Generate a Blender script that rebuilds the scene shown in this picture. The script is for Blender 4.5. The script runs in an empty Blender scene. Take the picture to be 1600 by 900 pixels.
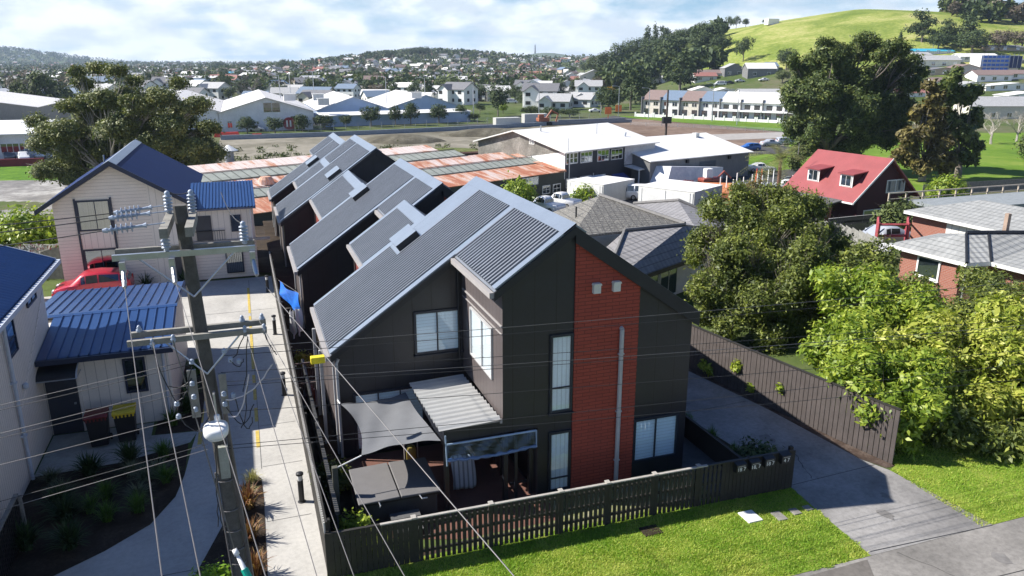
import bpy, math, random
import numpy as np
from mathutils import Vector, Matrix
R = math.radians
scene = bpy.context.scene
# ------------------------------------------------------------ camera
CAMH = 11.5
PITCH = math.atan(353/1200.); YAW = math.atan(435/math.hypot(1200., 353.))
cd = bpy.data.cameras.new('camera'); cam = bpy.data.objects.new('camera', cd)
scene.collection.objects.link(cam); scene.camera = cam
cd.sensor_width = 36; cd.lens = 27.0; cd.clip_start = .1; cd.clip_end = 20000
cam.location = (0, 0, CAMH); cam.rotation_euler = (math.pi/2-PITCH, 0, -YAW)
# ------------------------------------------------------------ sky, sun, exposure
SUNV = Vector((-8.08, 3.41, 7.54)).normalized()
SUN_EL = math.asin(SUNV.z); SUN_AZ = math.atan2(SUNV.x, SUNV.y)
w = bpy.data.worlds.new('World'); scene.world = w; w.use_nodes = True
nt = w.node_tree; nt.nodes.clear()
def N(t, typ, **k):
    n = t.nodes.new(typ)
    for a, b in k.items(): setattr(n, a, b)
    return n
out = N(nt, 'ShaderNodeOutputWorld'); bg = N(nt, 'ShaderNodeBackground'); bg.inputs[1].default_value = .05
sky = N(nt, 'ShaderNodeTexSky', sky_type='NISHITA', sun_disc=False, sun_elevation=SUN_EL, sun_rotation=SUN_AZ)
sky.air_density = 1.15; sky.dust_density = .6; sky.ozone_density = 1.6
tc = N(nt, 'ShaderNodeTexCoord'); sep = N(nt, 'ShaderNodeSeparateXYZ')
nt.links.new(tc.outputs['Generated'], sep.inputs[0])
def M(t, op, a, b=None, c=None, clamp=False):
    n = N(t, 'ShaderNodeMath', operation=op, use_clamp=clamp)
    for i, v in enumerate((a, b, c)):
        if v is None: continue
        if hasattr(v, 'links'): t.links.new(v, n.inputs[i])
        else: n.inputs[i].default_value = v
    return n.outputs[0]
# clouds live on a plane high overhead: direction / elevation, so they crowd toward the horizon
zz = M(nt, 'ADD', M(nt, 'MAXIMUM', sep.outputs[2], 0.0), .035)
cx = M(nt, 'DIVIDE', sep.outputs[0], zz); cy = M(nt, 'DIVIDE', sep.outputs[1], zz)
comb = N(nt, 'ShaderNodeCombineXYZ'); nt.links.new(cx, comb.inputs[0]); nt.links.new(cy, comb.inputs[1])
n1 = N(nt, 'ShaderNodeTexNoise'); n1.inputs['Scale'].default_value = .17; n1.inputs['Detail'].default_value = 9; n1.inputs['Roughness'].default_value = .58
n1.inputs['Distortion'].default_value = .25
nt.links.new(comb.outputs[0], n1.inputs['Vector'])
comb2 = N(nt, 'ShaderNodeCombineXYZ')
az = M(nt, 'ARCTAN2', sep.outputs[0], sep.outputs[1])
nt.links.new(M(nt, 'MULTIPLY', az, 10.5), comb2.inputs[0]); nt.links.new(M(nt, 'MULTIPLY', sep.outputs[2], 24), comb2.inputs[1])
n2 = N(nt, 'ShaderNodeTexNoise'); n2.inputs['Scale'].default_value = .8; n2.inputs['Detail'].default_value = 8; n2.inputs['Roughness'].default_value = .55
nt.links.new(comb2.outputs[0], n2.inputs['Vector'])
mixn = M(nt, 'ADD', M(nt, 'MULTIPLY', n1.outputs[0], .35), M(nt, 'MULTIPLY', n2.outputs[0], .65))
cr = N(nt, 'ShaderNodeValToRGB'); cr.color_ramp.elements[0].position = .37; cr.color_ramp.elements[1].position = .50
nt.links.new(mixn, cr.inputs[0])
n3 = N(nt, 'ShaderNodeTexNoise'); n3.inputs['Scale'].default_value = 1.5; n3.inputs['Detail'].default_value = 6
nt.links.new(comb2.outputs[0], n3.inputs['Vector'])
shade = N(nt, 'ShaderNodeValToRGB')
shade.color_ramp.elements[0].position = .40; shade.color_ramp.elements[0].color = (9.2, 10.0, 10.9, 1)
shade.color_ramp.elements[1].position = .58; shade.color_ramp.elements[1].color = (13.4, 13.7, 14.0, 1)
nt.links.new(n3.outputs[0], shade.inputs[0])
# fewer clouds near the zenith so the shade stays blue
cov = M(nt, 'MULTIPLY', cr.outputs[0], M(nt, 'SUBTRACT', 1.0, M(nt, 'MULTIPLY', sep.outputs[2], 2.6, clamp=True), clamp=True))
cov = M(nt, 'MULTIPLY', cov, .93)
mx = N(nt, 'ShaderNodeMix', data_type='RGBA'); nt.links.new(cov, mx.inputs[0])
skt = N(nt, 'ShaderNodeMix', data_type='RGBA', blend_type='MULTIPLY'); skt.inputs[0].default_value = 1; skt.inputs[7].default_value = (.60, .86, 1.28, 1)
nt.links.new(sky.outputs[0], skt.inputs[6])
hzn = N(nt, 'ShaderNodeMix', data_type='RGBA'); hf = M(nt, 'SUBTRACT', .8, M(nt, 'MULTIPLY', sep.outputs[2], 5.0), clamp=True); nt.links.new(hf, hzn.inputs[0]); nt.links.new(skt.outputs[2], hzn.inputs[6]); hzn.inputs[7].default_value = (5.6, 8.8, 11.8, 1)
nt.links.new(hzn.outputs[2], mx.inputs[6]); nt.links.new(shade.outputs[0], mx.inputs[7])
nt.links.new(mx.outputs[2], bg.inputs[0]); nt.links.new(bg.outputs[0], out.inputs[0])
sl = bpy.data.lights.new('sun', 'SUN'); sl.energy = 5.0; sl.angle = R(.5); sl.color = (1, .95, .87)
so = bpy.data.objects.new('sun', sl); scene.collection.objects.link(so)
so.rotation_euler = SUNV.to_track_quat('Z', 'Y').to_euler(); so.location = (-60, 30, 80)
vs = scene.view_settings; vs.view_transform = 'Standard'; vs.look = 'None'; vs.gamma = 1; vs.exposure = 0.93; vs.use_curve_mapping = False
scene.cycles.max_bounces = 6; scene.cycles.diffuse_bounces = 3; scene.cycles.glossy_bounces = 3
scene.cycles.transmission_bounces = 4; scene.cycles.transparent_max_bounces = 12; scene.cycles.volume_bounces = 0
scene.cycles.use_denoising = True; scene.cycles.use_adaptive_sampling = True; scene.cycles.adaptive_threshold = .015
scene.cycles.sample_clamp_indirect = 6
HAZE = .000105

# ------------------------------------------------------------ terrain and pixel helpers
sp, cp_, sy_, cy_ = math.sin(PITCH), math.cos(PITCH), math.sin(YAW), math.cos(YAW)
def ray(px, py):
    u = (px-800)/1200.; v = (450-py)/1200.; f = cp_+v*sp; z = -sp+v*cp_
    return (u*cy_+f*sy_, -u*sy_+f*cy_, z)
def onz(px, py, z=0):
    d = ray(px, py); t = (z-CAMH)/d[2]; return (d[0]*t, d[1]*t)
def onY(px, py, Y):
    d = ray(px, py); t = Y/d[1]; return Vector((d[0]*t, Y, CAMH+d[2]*t))
def onX(px, py, X):
    d = ray(px, py); t = X/d[0]; return Vector((X, d[1]*t, CAMH+d[2]*t))
def onA(px, py, A):
    d = ray(px, py); f = d[0]*sy_+d[1]*cy_; t = A/f; return Vector((d[0]*t, d[1]*t, CAMH+d[2]*t))
def ss(t): t = max(0., min(1., t)); return t*t*(3-2*t)
PL = [(-40, 0), (40, 0), (70, 7), (100, 19), (138, 34), (165, 41), (218, 49), (270, 47), (330, 38), (420, 25), (520, 15), (800, 12)]
def prof(l):
    if l <= PL[0][0]: return 0.
    for (a, b), (c, d) in zip(PL, PL[1:]):
        if l <= c: return b+(d-b)*ss((l-a)/(c-a))*.35+(d-b)*((l-a)/(c-a))*.65
    return PL[-1][1]
def hz(x, y):
    a = x*sy_+y*cy_; l = x*cy_-y*sy_
    z = -5.5*ss((a-38)/57)
    if a > 230:
        z += prof(l)*ss((a-230)/290)*(1-.7*ss((a-620)/400))
        z += 8*ss((a-700)/2500)
        def g(pl, pa, s1, s2, h): return h*math.exp(-((l-pl)/s1)**2-((a-pa)/s2)**2)
        z += g(-165, 1450, 185, 430, 27)+g(40, 1500, 160, 400, 9)+g(-1990, 3000, 270, 520, 58)+g(150, 4500, 260, 500, 48)
    return z
def gz(px, py):
    d = ray(px, py); t = 8.
    while t < 8000:
        if CAMH+d[2]*t < hz(d[0]*t, d[1]*t): break
        t *= 1.003
    return Vector((d[0]*t, d[1]*t, hz(d[0]*t, d[1]*t)))
def axial(p): return p[0]*sy_+p[1]*cy_

# ------------------------------------------------------------ object helpers
col = scene.collection
def tag(o, label=None, cat=None, group=None, kind=None):
    if label: o['label'] = label
    if cat: o['category'] = cat
    if group: o['group'] = group
    if kind: o['kind'] = kind
    return o
def empty(name, loc, label, cat, group=None, rz=0):
    o = bpy.data.objects.new(name, None); col.objects.link(o); o.location = loc; o.rotation_euler = (0, 0, rz)
    o.empty_display_size = .2
    return tag(o, label, cat, group)
def link(name, me, parent=None):
    o = bpy.data.objects.new(name, me); col.objects.link(o)
    if parent: o.parent = parent
    return o
class MB:
    def __init__(s, off=(0, 0, 0)): s.v = []; s.f = []; s.mi = []; s.off = Vector(off); s.cur = 0; s.F = None
    def frame(s, p, u, n):  # local frame: a along u, b up, c along n
        s.F = (Vector(p), Vector(u), Vector((0, 0, 1)), Vector(n)); return s
    def P(s, p):
        if s.F is None: return Vector(p)-s.off
        return s.F[0]+s.F[1]*p[0]+s.F[2]*p[2]+s.F[3]*p[1]-s.off   # (a, c, b) => x=a, y=c(normal), z=b
    def add(s, vs, fs):
        b = len(s.v); s.v += [tuple(s.P(p)) for p in vs]; s.f += [tuple(b+i for i in f) for f in fs]; s.mi += [s.cur]*len(fs); return s
    def box(s, x0, x1, y0, y1, z0, z1):
        return s.add([(x0, y0, z0), (x1, y0, z0), (x1, y1, z0), (x0, y1, z0), (x0, y0, z1), (x1, y0, z1), (x1, y1, z1), (x0, y1, z1)],
            [(0, 3, 2, 1), (4, 5, 6, 7), (0, 1, 5, 4), (1, 2, 6, 5), (2, 3, 7, 6), (3, 0, 4, 7)])
    def quad(s, *p): return s.add(list(p), [tuple(range(len(p)))])
    def prism(s, poly, ax, a0, a1):  # poly of 2-tuples; ax 'y': (x,z), 'x': (y,z), 'z': (x,y)
        n = len(poly)
        def mk(p, a): return (p[0], a, p[1]) if ax == 'y' else ((a, p[0], p[1]) if ax == 'x' else (p[0], p[1], a))
        vs = [mk(p, a0) for p in poly]+[mk(p, a1) for p in poly]
        fs = [tuple(range(n)), tuple(range(2*n-1, n-1, -1))]+[(i, i+n, (i+1) % n+n, (i+1) % n) for i in range(n)]
        return s.add(vs, fs)
    def slab(s, a, b, c, d, t):
        a, b, c, d = map(Vector, (a, b, c, d)); nn = (b-a).cross(d-a).normalized()*t
        if nn.z > 0: nn = -nn
        return s.add([a, b, c, d, a+nn, b+nn, c+nn, d+nn], [(0, 1, 2, 3), (7, 6, 5, 4), (0, 4, 5, 1), (1, 5, 6, 2), (2, 6, 7, 3), (3, 7, 4, 0)])
    def tube(s, pts, r, n=8, cap=True):
        pts = [Vector(p) for p in pts]; rs = r if isinstance(r, (list, tuple)) else [r]*len(pts)
        vs = []; fs = []; pu = None
        for i, p in enumerate(pts):
            d = (pts[min(i+1, len(pts)-1)]-pts[max(i-1, 0)]).normalized()
            u = d.cross(Vector((0, 0, 1))) if abs(d.z) < .95 else d.cross(Vector((0, 1, 0)))
            if pu is not None and u.dot(pu) < 0: u = -u
            u.normalize(); pu = u; vv = d.cross(u)
            for k in range(n):
                a = 2*math.pi*k/n; vs.append(p+u*math.cos(a)*rs[i]+vv*math.sin(a)*rs[i])
        for i in range(len(pts)-1):
            for k in range(n): fs.append((i*n+k, i*n+(k+1) % n, (i+1)*n+(k+1) % n, (i+1)*n+k))
        if cap: fs += [tuple(range(n-1, -1, -1)), tuple((len(pts)-1)*n+k for k in range(n))]
        return s.add(vs, fs)
    def lathe(s, c, prof_, n=14):
        vs = []; fs = []
        for (r, z) in prof_:
            for k in range(n): a = 2*math.pi*k/n; vs.append((c[0]+r*math.cos(a), c[1]+r*math.sin(a), c[2]+z))
        for i in range(len(prof_)-1):
            for k in range(n): fs.append((i*n+k, i*n+(k+1) % n, (i+1)*n+(k+1) % n, (i+1)*n+k))
        fs += [tuple(range(n-1, -1, -1)), tuple((len(prof_)-1)*n+k for k in range(n))]
        return s.add(vs, fs)
    def build(s, name, mats, parent=None, smooth=False):
        me = bpy.data.meshes.new(name); me.from_pydata(s.v, [], s.f)
        mats = mats if isinstance(mats, (list, tuple)) else [mats]
        for m in mats: me.materials.append(m)
        if any(s.mi): me.polygons.foreach_set('material_index', s.mi)
        if smooth: me.polygons.foreach_set('use_smooth', [True]*len(me.polygons))
        me.update(); return link(name, me, parent)
def fixn(o):
    import bmesh
    bm = bmesh.new(); bm.from_mesh(o.data); bmesh.ops.recalc_face_normals(bm, faces=bm.faces); bm.to_mesh(o.data); bm.free(); return o
def bevel(o, wdt=.02, seg=2):
    m = o.modifiers.new('bevel', 'BEVEL'); m.width = wdt; m.segments = seg; m.limit_method = 'ANGLE'; return o
def copy_tree(o, parent=None):
    c = o.copy(); col.objects.link(c)
    c.parent = parent if parent else o.parent
    for ch in list(o.children):
        copy_tree(ch, c)
    return c

# ------------------------------------------------------------ materials
def newmat(name):
    m = bpy.data.materials.new(name); m.use_nodes = True; t = m.node_tree; b = t.nodes['Principled BSDF']; return m, t, b
def setc(sock, c): sock.default_value = (c[0], c[1], c[2], 1)
def noise(t, vec, sc, det=5, rough=.55, dist=0):
    n = N(t, 'ShaderNodeTexNoise'); n.inputs['Scale'].default_value = sc; n.inputs['Detail'].default_value = det
    n.inputs['Roughness'].default_value = rough; n.inputs['Distortion'].default_value = dist
    t.links.new(vec, n.inputs['Vector']); return n.outputs[0]
def ramp(t, fac, stops):
    r = N(t, 'ShaderNodeValToRGB'); e = r.color_ramp.elements
    while len(e) < len(stops): e.new(.5)
    for x, (p, c) in zip(e, stops): x.position = p; x.color = (c[0], c[1], c[2], 1) if hasattr(c, '__len__') else (c, c, c, 1)
    t.links.new(fac, r.inputs[0]); return r.outputs[0]
def mixc(t, fac, a, b, mode='MIX'):
    n = N(t, 'ShaderNodeMix', data_type='RGBA', blend_type=mode)
    for i, v in ((0, fac), (6, a), (7, b)):
        if hasattr(v, 'links'): t.links.new(v, n.inputs[i])
        elif i == 0: n.inputs[0].default_value = v
        else: setc(n.inputs[i], v)
    return n.outputs[2]
def bump(t, b, h, st=.3, dist=.02):
    n = N(t, 'ShaderNodeBump'); n.inputs['Strength'].default_value = st; n.inputs['Distance'].default_value = dist
    t.links.new(h, n.inputs['Height']); t.links.new(n.outputs[0], b.inputs['Normal'])
def objc(t): return N(t, 'ShaderNodeTexCoord').outputs['Object']
def comp(t, vec, i):
    s = N(t, 'ShaderNodeSeparateXYZ'); t.links.new(vec, s.inputs[0]); return s.outputs[i]
def plain(name, c, rough=.6, metal=0, var=.18, sc=2.5, bmp=0, spec=.5):
    m, t, b = newmat(name); v = objc(t)
    f = noise(t, v, sc); f2 = noise(t, v, sc*9, 4)
    f = M(t, 'ADD', M(t, 'MULTIPLY', f, .6), M(t, 'MULTIPLY', f2, .4))
    lo = [x*(1-var) for x in c]; hi = [min(1, x*(1+var)) for x in c]
    t.links.new(ramp(t, f, [(.35, lo), (.65, hi)]), b.inputs['Base Color'])
    b.inputs['Roughness'].default_value = rough; b.inputs['Metallic'].default_value = metal; b.inputs['Specular IOR Level'].default_value = spec
    if bmp: bump(t, b, f2, bmp, .01)
    return m
def grooved(name, c, axis, pitch, lw=.02, rough=.6, var=.12, dark=.35, spec=.4, phase=0., bmp=.5, metal=0):
    """boards or sheets with joint lines: axis 0,1,2 in object space"""
    m, t, b = newmat(name); v = objc(t)
    f = noise(t, v, 1.2); f2 = noise(t, v, 14, 4)
    ff = M(t, 'ADD', M(t, 'MULTIPLY', f, .6), M(t, 'MULTIPLY', f2, .4))
    base = ramp(t, ff, [(.35, [x*(1-var) for x in c]), (.65, [min(1, x*(1+var)) for x in c])])
    q = M(t, 'FRACT', M(t, 'ADD', M(t, 'DIVIDE', comp(t, v, axis), pitch), phase))
    line = M(t, 'LESS_THAN', q, lw/pitch)
    t.links.new(mixc(t, line, base, [x*dark for x in c]), b.inputs['Base Color'])
    h = M(t, 'MULTIPLY', line, -1.0)
    bump(t, b, h, bmp, .012)
    b.inputs['Roughness'].default_value = rough; b.inputs['Specular IOR Level'].default_value = spec; b.inputs['Metallic'].default_value = metal
    return m
def brick(name, c1, c2, mort, bw, rh, axis='x', rough=.85, ms=.008, bmp=.4):
    m, t, b = newmat(name); v = objc(t); s = N(t, 'ShaderNodeSeparateXYZ'); t.links.new(v, s.inputs[0])
    c = N(t, 'ShaderNodeCombineXYZ'); t.links.new(s.outputs[1 if axis == 'y' else 0], c.inputs[0]); t.links.new(s.outputs[1 if axis == 'h' else 2], c.inputs[1])
    k = N(t, 'ShaderNodeTexBrick'); t.links.new(c.outputs[0], k.inputs['Vector']); k.inputs['Scale'].default_value = 1
    setc(k.inputs['Color1'], c1); setc(k.inputs['Color2'], c2); setc(k.inputs['Mortar'], mort)
    k.inputs['Mortar Size'].default_value = ms; k.inputs['Brick Width'].default_value = bw; k.inputs['Row Height'].default_value = rh
    k.inputs['Mortar Smooth'].default_value = .3
    f = noise(t, v, 30, 4)
    t.links.new(mixc(t, .5, k.outputs[0], mixc(t, f, [x*.6 for x in c1], [x*1.5 for x in c2]), 'MIX'), b.inputs['Base Color'])
    bump(t, b, M(t, 'SUBTRACT', 1.0, k.outputs[1]), bmp, .01); b.inputs['Roughness'].default_value = rough; return m
def leafmat(name, c0, c1, c2, trans=.3, rough=.5, cs=1.2, wr=.55, wn=.6):
    m, t, b = newmat(name); g = N(t, 'ShaderNodeNewGeometry'); v = objc(t)
    cl = noise(t, v, cs, 3)
    f = M(t, 'ADD', M(t, 'MULTIPLY', g.outputs['Random Per Island'], wr), M(t, 'MULTIPLY', cl, wn))
    c = ramp(t, f, [(.25, c0), (.55, c1), (.9, c2)])
    t.links.new(c, b.inputs['Base Color']); b.inputs['Roughness'].default_value = rough; b.inputs['Specular IOR Level'].default_value = .3
    tr = N(t, 'ShaderNodeBsdfTranslucent'); t.links.new(mixc(t, 1.0, c, (1.25, 1.35, .6), 'MULTIPLY'), tr.inputs[0])
    mx = N(t, 'ShaderNodeMixShader'); mx.inputs[0].default_value = trans
    t.links.new(b.outputs[0], mx.inputs[1]); t.links.new(tr.outputs[0], mx.inputs[2]); t.links.new(mx.outputs[0], t.nodes['Material Output'].inputs[0]); return m
def glassmat(name, refl=(.9, .95, 1), tint=(.55, .62, .66), alpha=.35, rough=.03):
    m, t, b = newmat(name); t.nodes.remove(b)
    gl = N(t, 'ShaderNodeBsdfGlossy'); gl.inputs['Roughness'].default_value = rough; setc(gl.inputs[0], refl)
    tr = N(t, 'ShaderNodeBsdfTransparent'); setc(tr.inputs[0], tint)
    lw = N(t, 'ShaderNodeLayerWeight'); fo = M(t, 'ADD', M(t, 'MULTIPLY', M(t, 'POWER', lw.outputs['Facing'], 5.0), .9), .04)
    mx = N(t, 'ShaderNodeMixShader'); t.links.new(M(t, 'ADD', fo, alpha, clamp=True), mx.inputs[0])
    t.links.new(tr.outputs[0], mx.inputs[1]); t.links.new(gl.outputs[0], mx.inputs[2]); t.links.new(mx.outputs[0], t.nodes['Material Output'].inputs[0]); return m
def concrete(name, c, stain=.35, sc=.6, rough=.85):
    m, t, b = newmat(name); v = objc(t)
    f1 = noise(t, v, sc, 6, .6, .4); f2 = noise(t, v, 7, 6, .65); f3 = noise(t, v, 60, 3)
    a = ramp(t, f1, [(.3, [x*(1-stain) for x in c]), (.6, c), (.8, [min(1, x*1.12) for x in c])])
    k = ramp(t, f2, [(.3, 1-stain*.55), (.6, 1.03)]); a = mixc(t, 1.0, a, k, 'MULTIPLY')
    k = ramp(t, f3, [(.35, .82), (.6, 1.06)]); a = mixc(t, .2+stain*.7, a, k, 'MULTIPLY')
    t.links.new(a, b.inputs['Base Color']); b.inputs['Roughness'].default_value = rough; b.inputs['Specular IOR Level'].default_value = .25
    bump(t, b, f3, .25, .01); return m
def ground_mat(name, stops, sc=.12, sc2=2.5, rough=.95, bmp=.3):
    m, t, b = newmat(name); v = objc(t)
    f1 = noise(t, v, sc, 7, .6, .5); f2 = noise(t, v, sc2, 6, .65)
    f = M(t, 'ADD', M(t, 'MULTIPLY', f1, .62), M(t, 'MULTIPLY', f2, .38))
    t.links.new(ramp(t, f, stops), b.inputs['Base Color']); b.inputs['Roughness'].default_value = rough; b.inputs['Specular IOR Level'].default_value = .1
    bump(t, b, f2, bmp, .05); return m

MT = {}
def mm(k, f, *a, **kw):
    if k not in MT: MT[k] = f(k, *a, **kw)
    return MT[k]
mm('roof_steel', plain, (.19, .205, .23), .40, .3, .10, 1.5)
mm('flash', plain, (.235, .275, .33), .34, .35, .07, 1.5)
mm('gutter_grey', plain, (.33, .31, .30), .5, 0, .08)
mm('black_trim', plain, (.012, .014, .018), .55, 0, .2)
mm('clad_x_shaded', grooved, (.013, .015, .022), 0, .60, .022, .40, .22, .3, .6)
mm('clad_y_sunlit', grooved, (.090, .076, .075), 1, .30, .015, .5, .12, .3)  # sunlit copy of the dark cladding, the sun put into its colour
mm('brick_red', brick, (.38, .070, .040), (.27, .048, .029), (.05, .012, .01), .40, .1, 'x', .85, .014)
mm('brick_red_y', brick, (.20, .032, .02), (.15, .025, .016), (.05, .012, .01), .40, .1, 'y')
mm('frame_dark', plain, (.02, .026, .04), .4, .2, .1)
mm('frame_white', plain, (.7, .7, .68), .5, 0, .06)
mm('glass', glassmat, (.9, .95, 1), (.92, .97, 1), .08); mm('glass_car', glassmat, (.8, .9, 1), (.05, .06, .07), .1, .04)
mm('glass_dark', glassmat, (.85, .93, 1), (.18, .2, .22), .25)
mm('curtain', grooved, (.76, .82, .82), 0, .13, .03, .9, .1, .8)
mm('blind', grooved, (.66, .80, .88), 2, .10, .02, .9, .06, .82)  # white blind, with blue sky light tinted into its colour
mm('room_dark', plain, (.03, .03, .03), .9)
mm('pipe_grey', plain, (.42, .42, .42), .45, 0, .08)
mm('pipe_blue', plain, (.44, .48, .55), .45, 0, .06)
mm('vent_white', plain, (.62, .62, .55), .6, 0, .08)
mm('cream_v', grooved, (.68, .62, .55), 1, .155, .022, .6, .06, .62)
mm('cream_vx', grooved, (.72, .66, .585), 0, .30, .02, .6, .06, .6)
mm('cream_h', grooved, (.74, .67, .59), 2, .17, .016, .65, .06, .62)
mm('blue_roof', plain, (.014, .048, .15), .36, 0, .12, 1.2, 0, .9)
mm('blue_roof_lit', plain, (.018, .05, .125), .32, .25, .12, 1.2)
mm('navy_trim', plain, (.014, .022, .05), .45, 0, .12)
mm('conc_light', concrete, (.44, .425, .395), .24, .45)
mm('conc_path', concrete, (.36, .37, .34), .3, .8)
mm('conc_drive', concrete, (.28, .27, .26), .42, .5)
mm('conc_foot', concrete, (.27, .255, .235), .5, .28)
mm('yellow_paint', plain, (.46, .34, .07), .7, 0, .3, 8)
mm('fence_black', grooved, (.024, .022, .019), 2, 50, .001, .7, .3)
mm('fence_brown', plain, (.070, .058, .054), .8, 0, .22, 3)
mm('cap_grey', plain, (.34, .32, .29), .75, 0, .15, 4)
mm('timber_grey', plain, (.20, .19, .17), .85, 0, .3, 5, .3)
mm('timber_pole', plain, (.085, .08, .073), .9, 0, .3, 6, .4)
mm('timber_arm', plain, (.22, .21, .185), .85, 0, .25, 6, .3)
mm('galv', plain, (.45, .47, .5), .35, .8, .12, 6)
mm('porcelain', plain, (.33, .38, .46), .3, 0, .12, 6)
mm('wire_dark', plain, (.03, .03, .032), .6, 0, .1)
mm('wire_light', plain, (.17, .16, .155), .45, .4, .1)
mm('blackpl', plain, (.012, .012, .014), .5, 0, .2)
mm('white', plain, (.78, .78, .77), .45, 0, .05)
mm('offwhite', plain, (.66, .66, .64), .6, 0, .12, 1)
mm('spa_cover', plain, (.13, .125, .125), .75, 0, .07)
mm('spa_side', plain, (.045, .045, .05), .6, 0, .2)
mm('sail', plain, (.125, .13, .14), .8, 0, .08, 3)
mm('paver', brick, (.15, .065, .047), (.12, .055, .04), (.06, .035, .03), .5, .5, 'h')
mm('soil', ground_mat, [(.3, (.018, .014, .010)), (.5, (.045, .034, .025)), (.7, (.10, .075, .055))], .8, 12)
mm('bark', plain, (.17, .145, .12), .9, 0, .35, 4, .5)
mm('bark_pale', plain, (.34, .31, .27), .9, 0, .3, 4, .3)
mm('bark_dark', plain, (.07, .055, .045), .9, 0, .35, 4, .5)
mm('rubber', plain, (.015, .015, .016), .85)
mm('alloy', plain, (.5, .5, .52), .3, .8, .05)
mm('lens', plain, (.75, .78, .8), .15, 0, .03)
mm('redlens', plain, (.45, .02, .02), .25, 0, .03)
# ============================================================ GROUND
def terrain():
    rings = [0, 6, 12, 18, 24, 30, 35, 38]+[38+3*i for i in range(1, 20)]+[98, 105, 120, 140, 165, 195, 225]
    r = 230.
    while r < 5600: r *= 1.045; rings.append(r)
    n = 600; vs = [(0, 0, 0)]; fs = []
    for rr in rings[1:]:
        for k in range(n):
            a = 2*math.pi*k/n; x = rr*math.sin(a); y = rr*math.cos(a); vs.append((x, y, hz(x, y)))
    for k in range(n): fs.append((0, 1+(k+1) % n, 1+k))
    for i in range(len(rings)-2):
        for k in range(n): b = 1+i*n; fs.append((b+k, b+(k+1) % n, b+n+(k+1) % n, b+n+k))
    me = bpy.data.meshes.new('ground'); me.from_pydata(vs, [], fs)
    g = ground_mat('ground_mix', [(.3, (.035, .055, .018)), (.48, (.075, .105, .030)), (.6, (.13, .12, .075)), (.75, (.20, .185, .15))], .02, .6)
    hill = ground_mat('hill_grass', [(.3, (.095, .14, .025)), (.44, (.15, .20, .035)), (.52, (.25, .28, .07)), (.6, (.36, .34, .14))], .03, .6, .95, .9)
    me.materials.append(g); me.materials.append(hill)
    mi = []
    for p in me.polygons:
        c = p.center; a = c.x*sy_+c.y*cy_; l = c.x*cy_-c.y*sy_
        mi.append(1 if (a > 300 and a < 1100 and 90 < l < 700 and c.z > 7.5) else 0)
    me.polygons.foreach_set('material_index', mi); me.polygons.foreach_set('use_smooth', [True]*len(mi))
    me.update(); tag(link('ground', me), kind='structure')
terrain()
def sheet(name, pts, z, m, kind='structure', thick=0):
    mb = MB(); n = len(pts)
    if thick: mb.prism(pts, 'z', z-thick, z)
    else: mb.add([(x, y, z) for x, y in pts], [tuple(range(n))])
    o = mb.build(name, m); fixn(o); return tag(o, kind=kind)
def drape(name, px, m, lift=.03, res=3.0):
    """sheet on terrain from a pixel outline, cut into small cells"""
    import bmesh
    P = [gz(x, y) for x, y in px]
    bm = bmesh.new(); bm.faces.new([bm.verts.new((p.x, p.y, 0)) for p in P])
    xs = [p.x for p in P]; ys = [p.y for p in P]
    flat = min(axial(p) for p in P) > 97 and max(axial(p) for p in P) < 228
    if not flat:
        for i in range(1, int((max(xs)-min(xs))/res)+1):
            bmesh.ops.bisect_plane(bm, geom=bm.verts[:]+bm.edges[:]+bm.faces[:], plane_co=(min(xs)+i*res, 0, 0), plane_no=(1, 0, 0))
        for i in range(1, int((max(ys)-min(ys))/res)+1):
            bmesh.ops.bisect_plane(bm, geom=bm.verts[:]+bm.edges[:]+bm.faces[:], plane_co=(0, min(ys)+i*res, 0), plane_no=(0, 1, 0))
    for v in bm.verts: v.co.z = hz(v.co.x, v.co.y)+lift
    bmesh.ops.recalc_face_normals(bm, faces=bm.faces)
    me = bpy.data.meshes.new(name); bm.to_mesh(me); bm.free(); me.materials.append(m)
    if me.polygons[0].normal.z < 0: me.flip_normals()
    return tag(link(name, me), kind='structure')
# right driveway, apron and footpath
sheet('driveway', [(13.45, 12.3), (13.72, 15.45), (13.62, 18), (13.35, 20.2), (12.0, 20.4), (12.0, 46), (15.0, 46), (15.15, 30), (15.5, 24.2), (16.3, 20), (16.75, 16.2), (17.08, 15.36), (17.45, 12.3)], .008, MT['conc_drive'])
sheet('footpath', [(-14, 6), (-14, 12.29), (40, 12.29), (40, 6)], .010, MT['conc_foot'])
mb = MB(); mb.quad((13.6, 12.42, .016), (17.42, 12.27, .016), (17.42, 12.285, .016), (13.6, 12.44, .016)); tag(mb.build('driveway_joint', MT['black_trim']), kind='structure')
mb = MB()
for x0, y0, x1, y1 in ((13.72, 15.6, 16.9, 15.75), (12.6, 20.6, 16.0, 20.8), (12.1, 25.3, 15.4, 25.5)):
    mb.quad((x0, y0, .012), (x1, y1, .012), (x1, y1+.02, .012), (x0, y0+.02, .012))
tag(mb.build('driveway_joint', MT['room_dark']), kind='structure')
# bark strip along the right fence
sheet('bark_strip', [(17.08, 15.5), (16.75, 16.2), (16.3, 20), (15.5, 24.2), (15.15, 30), (15.9, 30), (16.3, 24.2), (17.0, 18.5), (17.45, 15.5)], .012, mm('bark_mulch', ground_mat, [(.3, (.02, .015, .012)), (.5, (.07, .05, .04)), (.7, (.16, .13, .11))], 2, 18))
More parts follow.
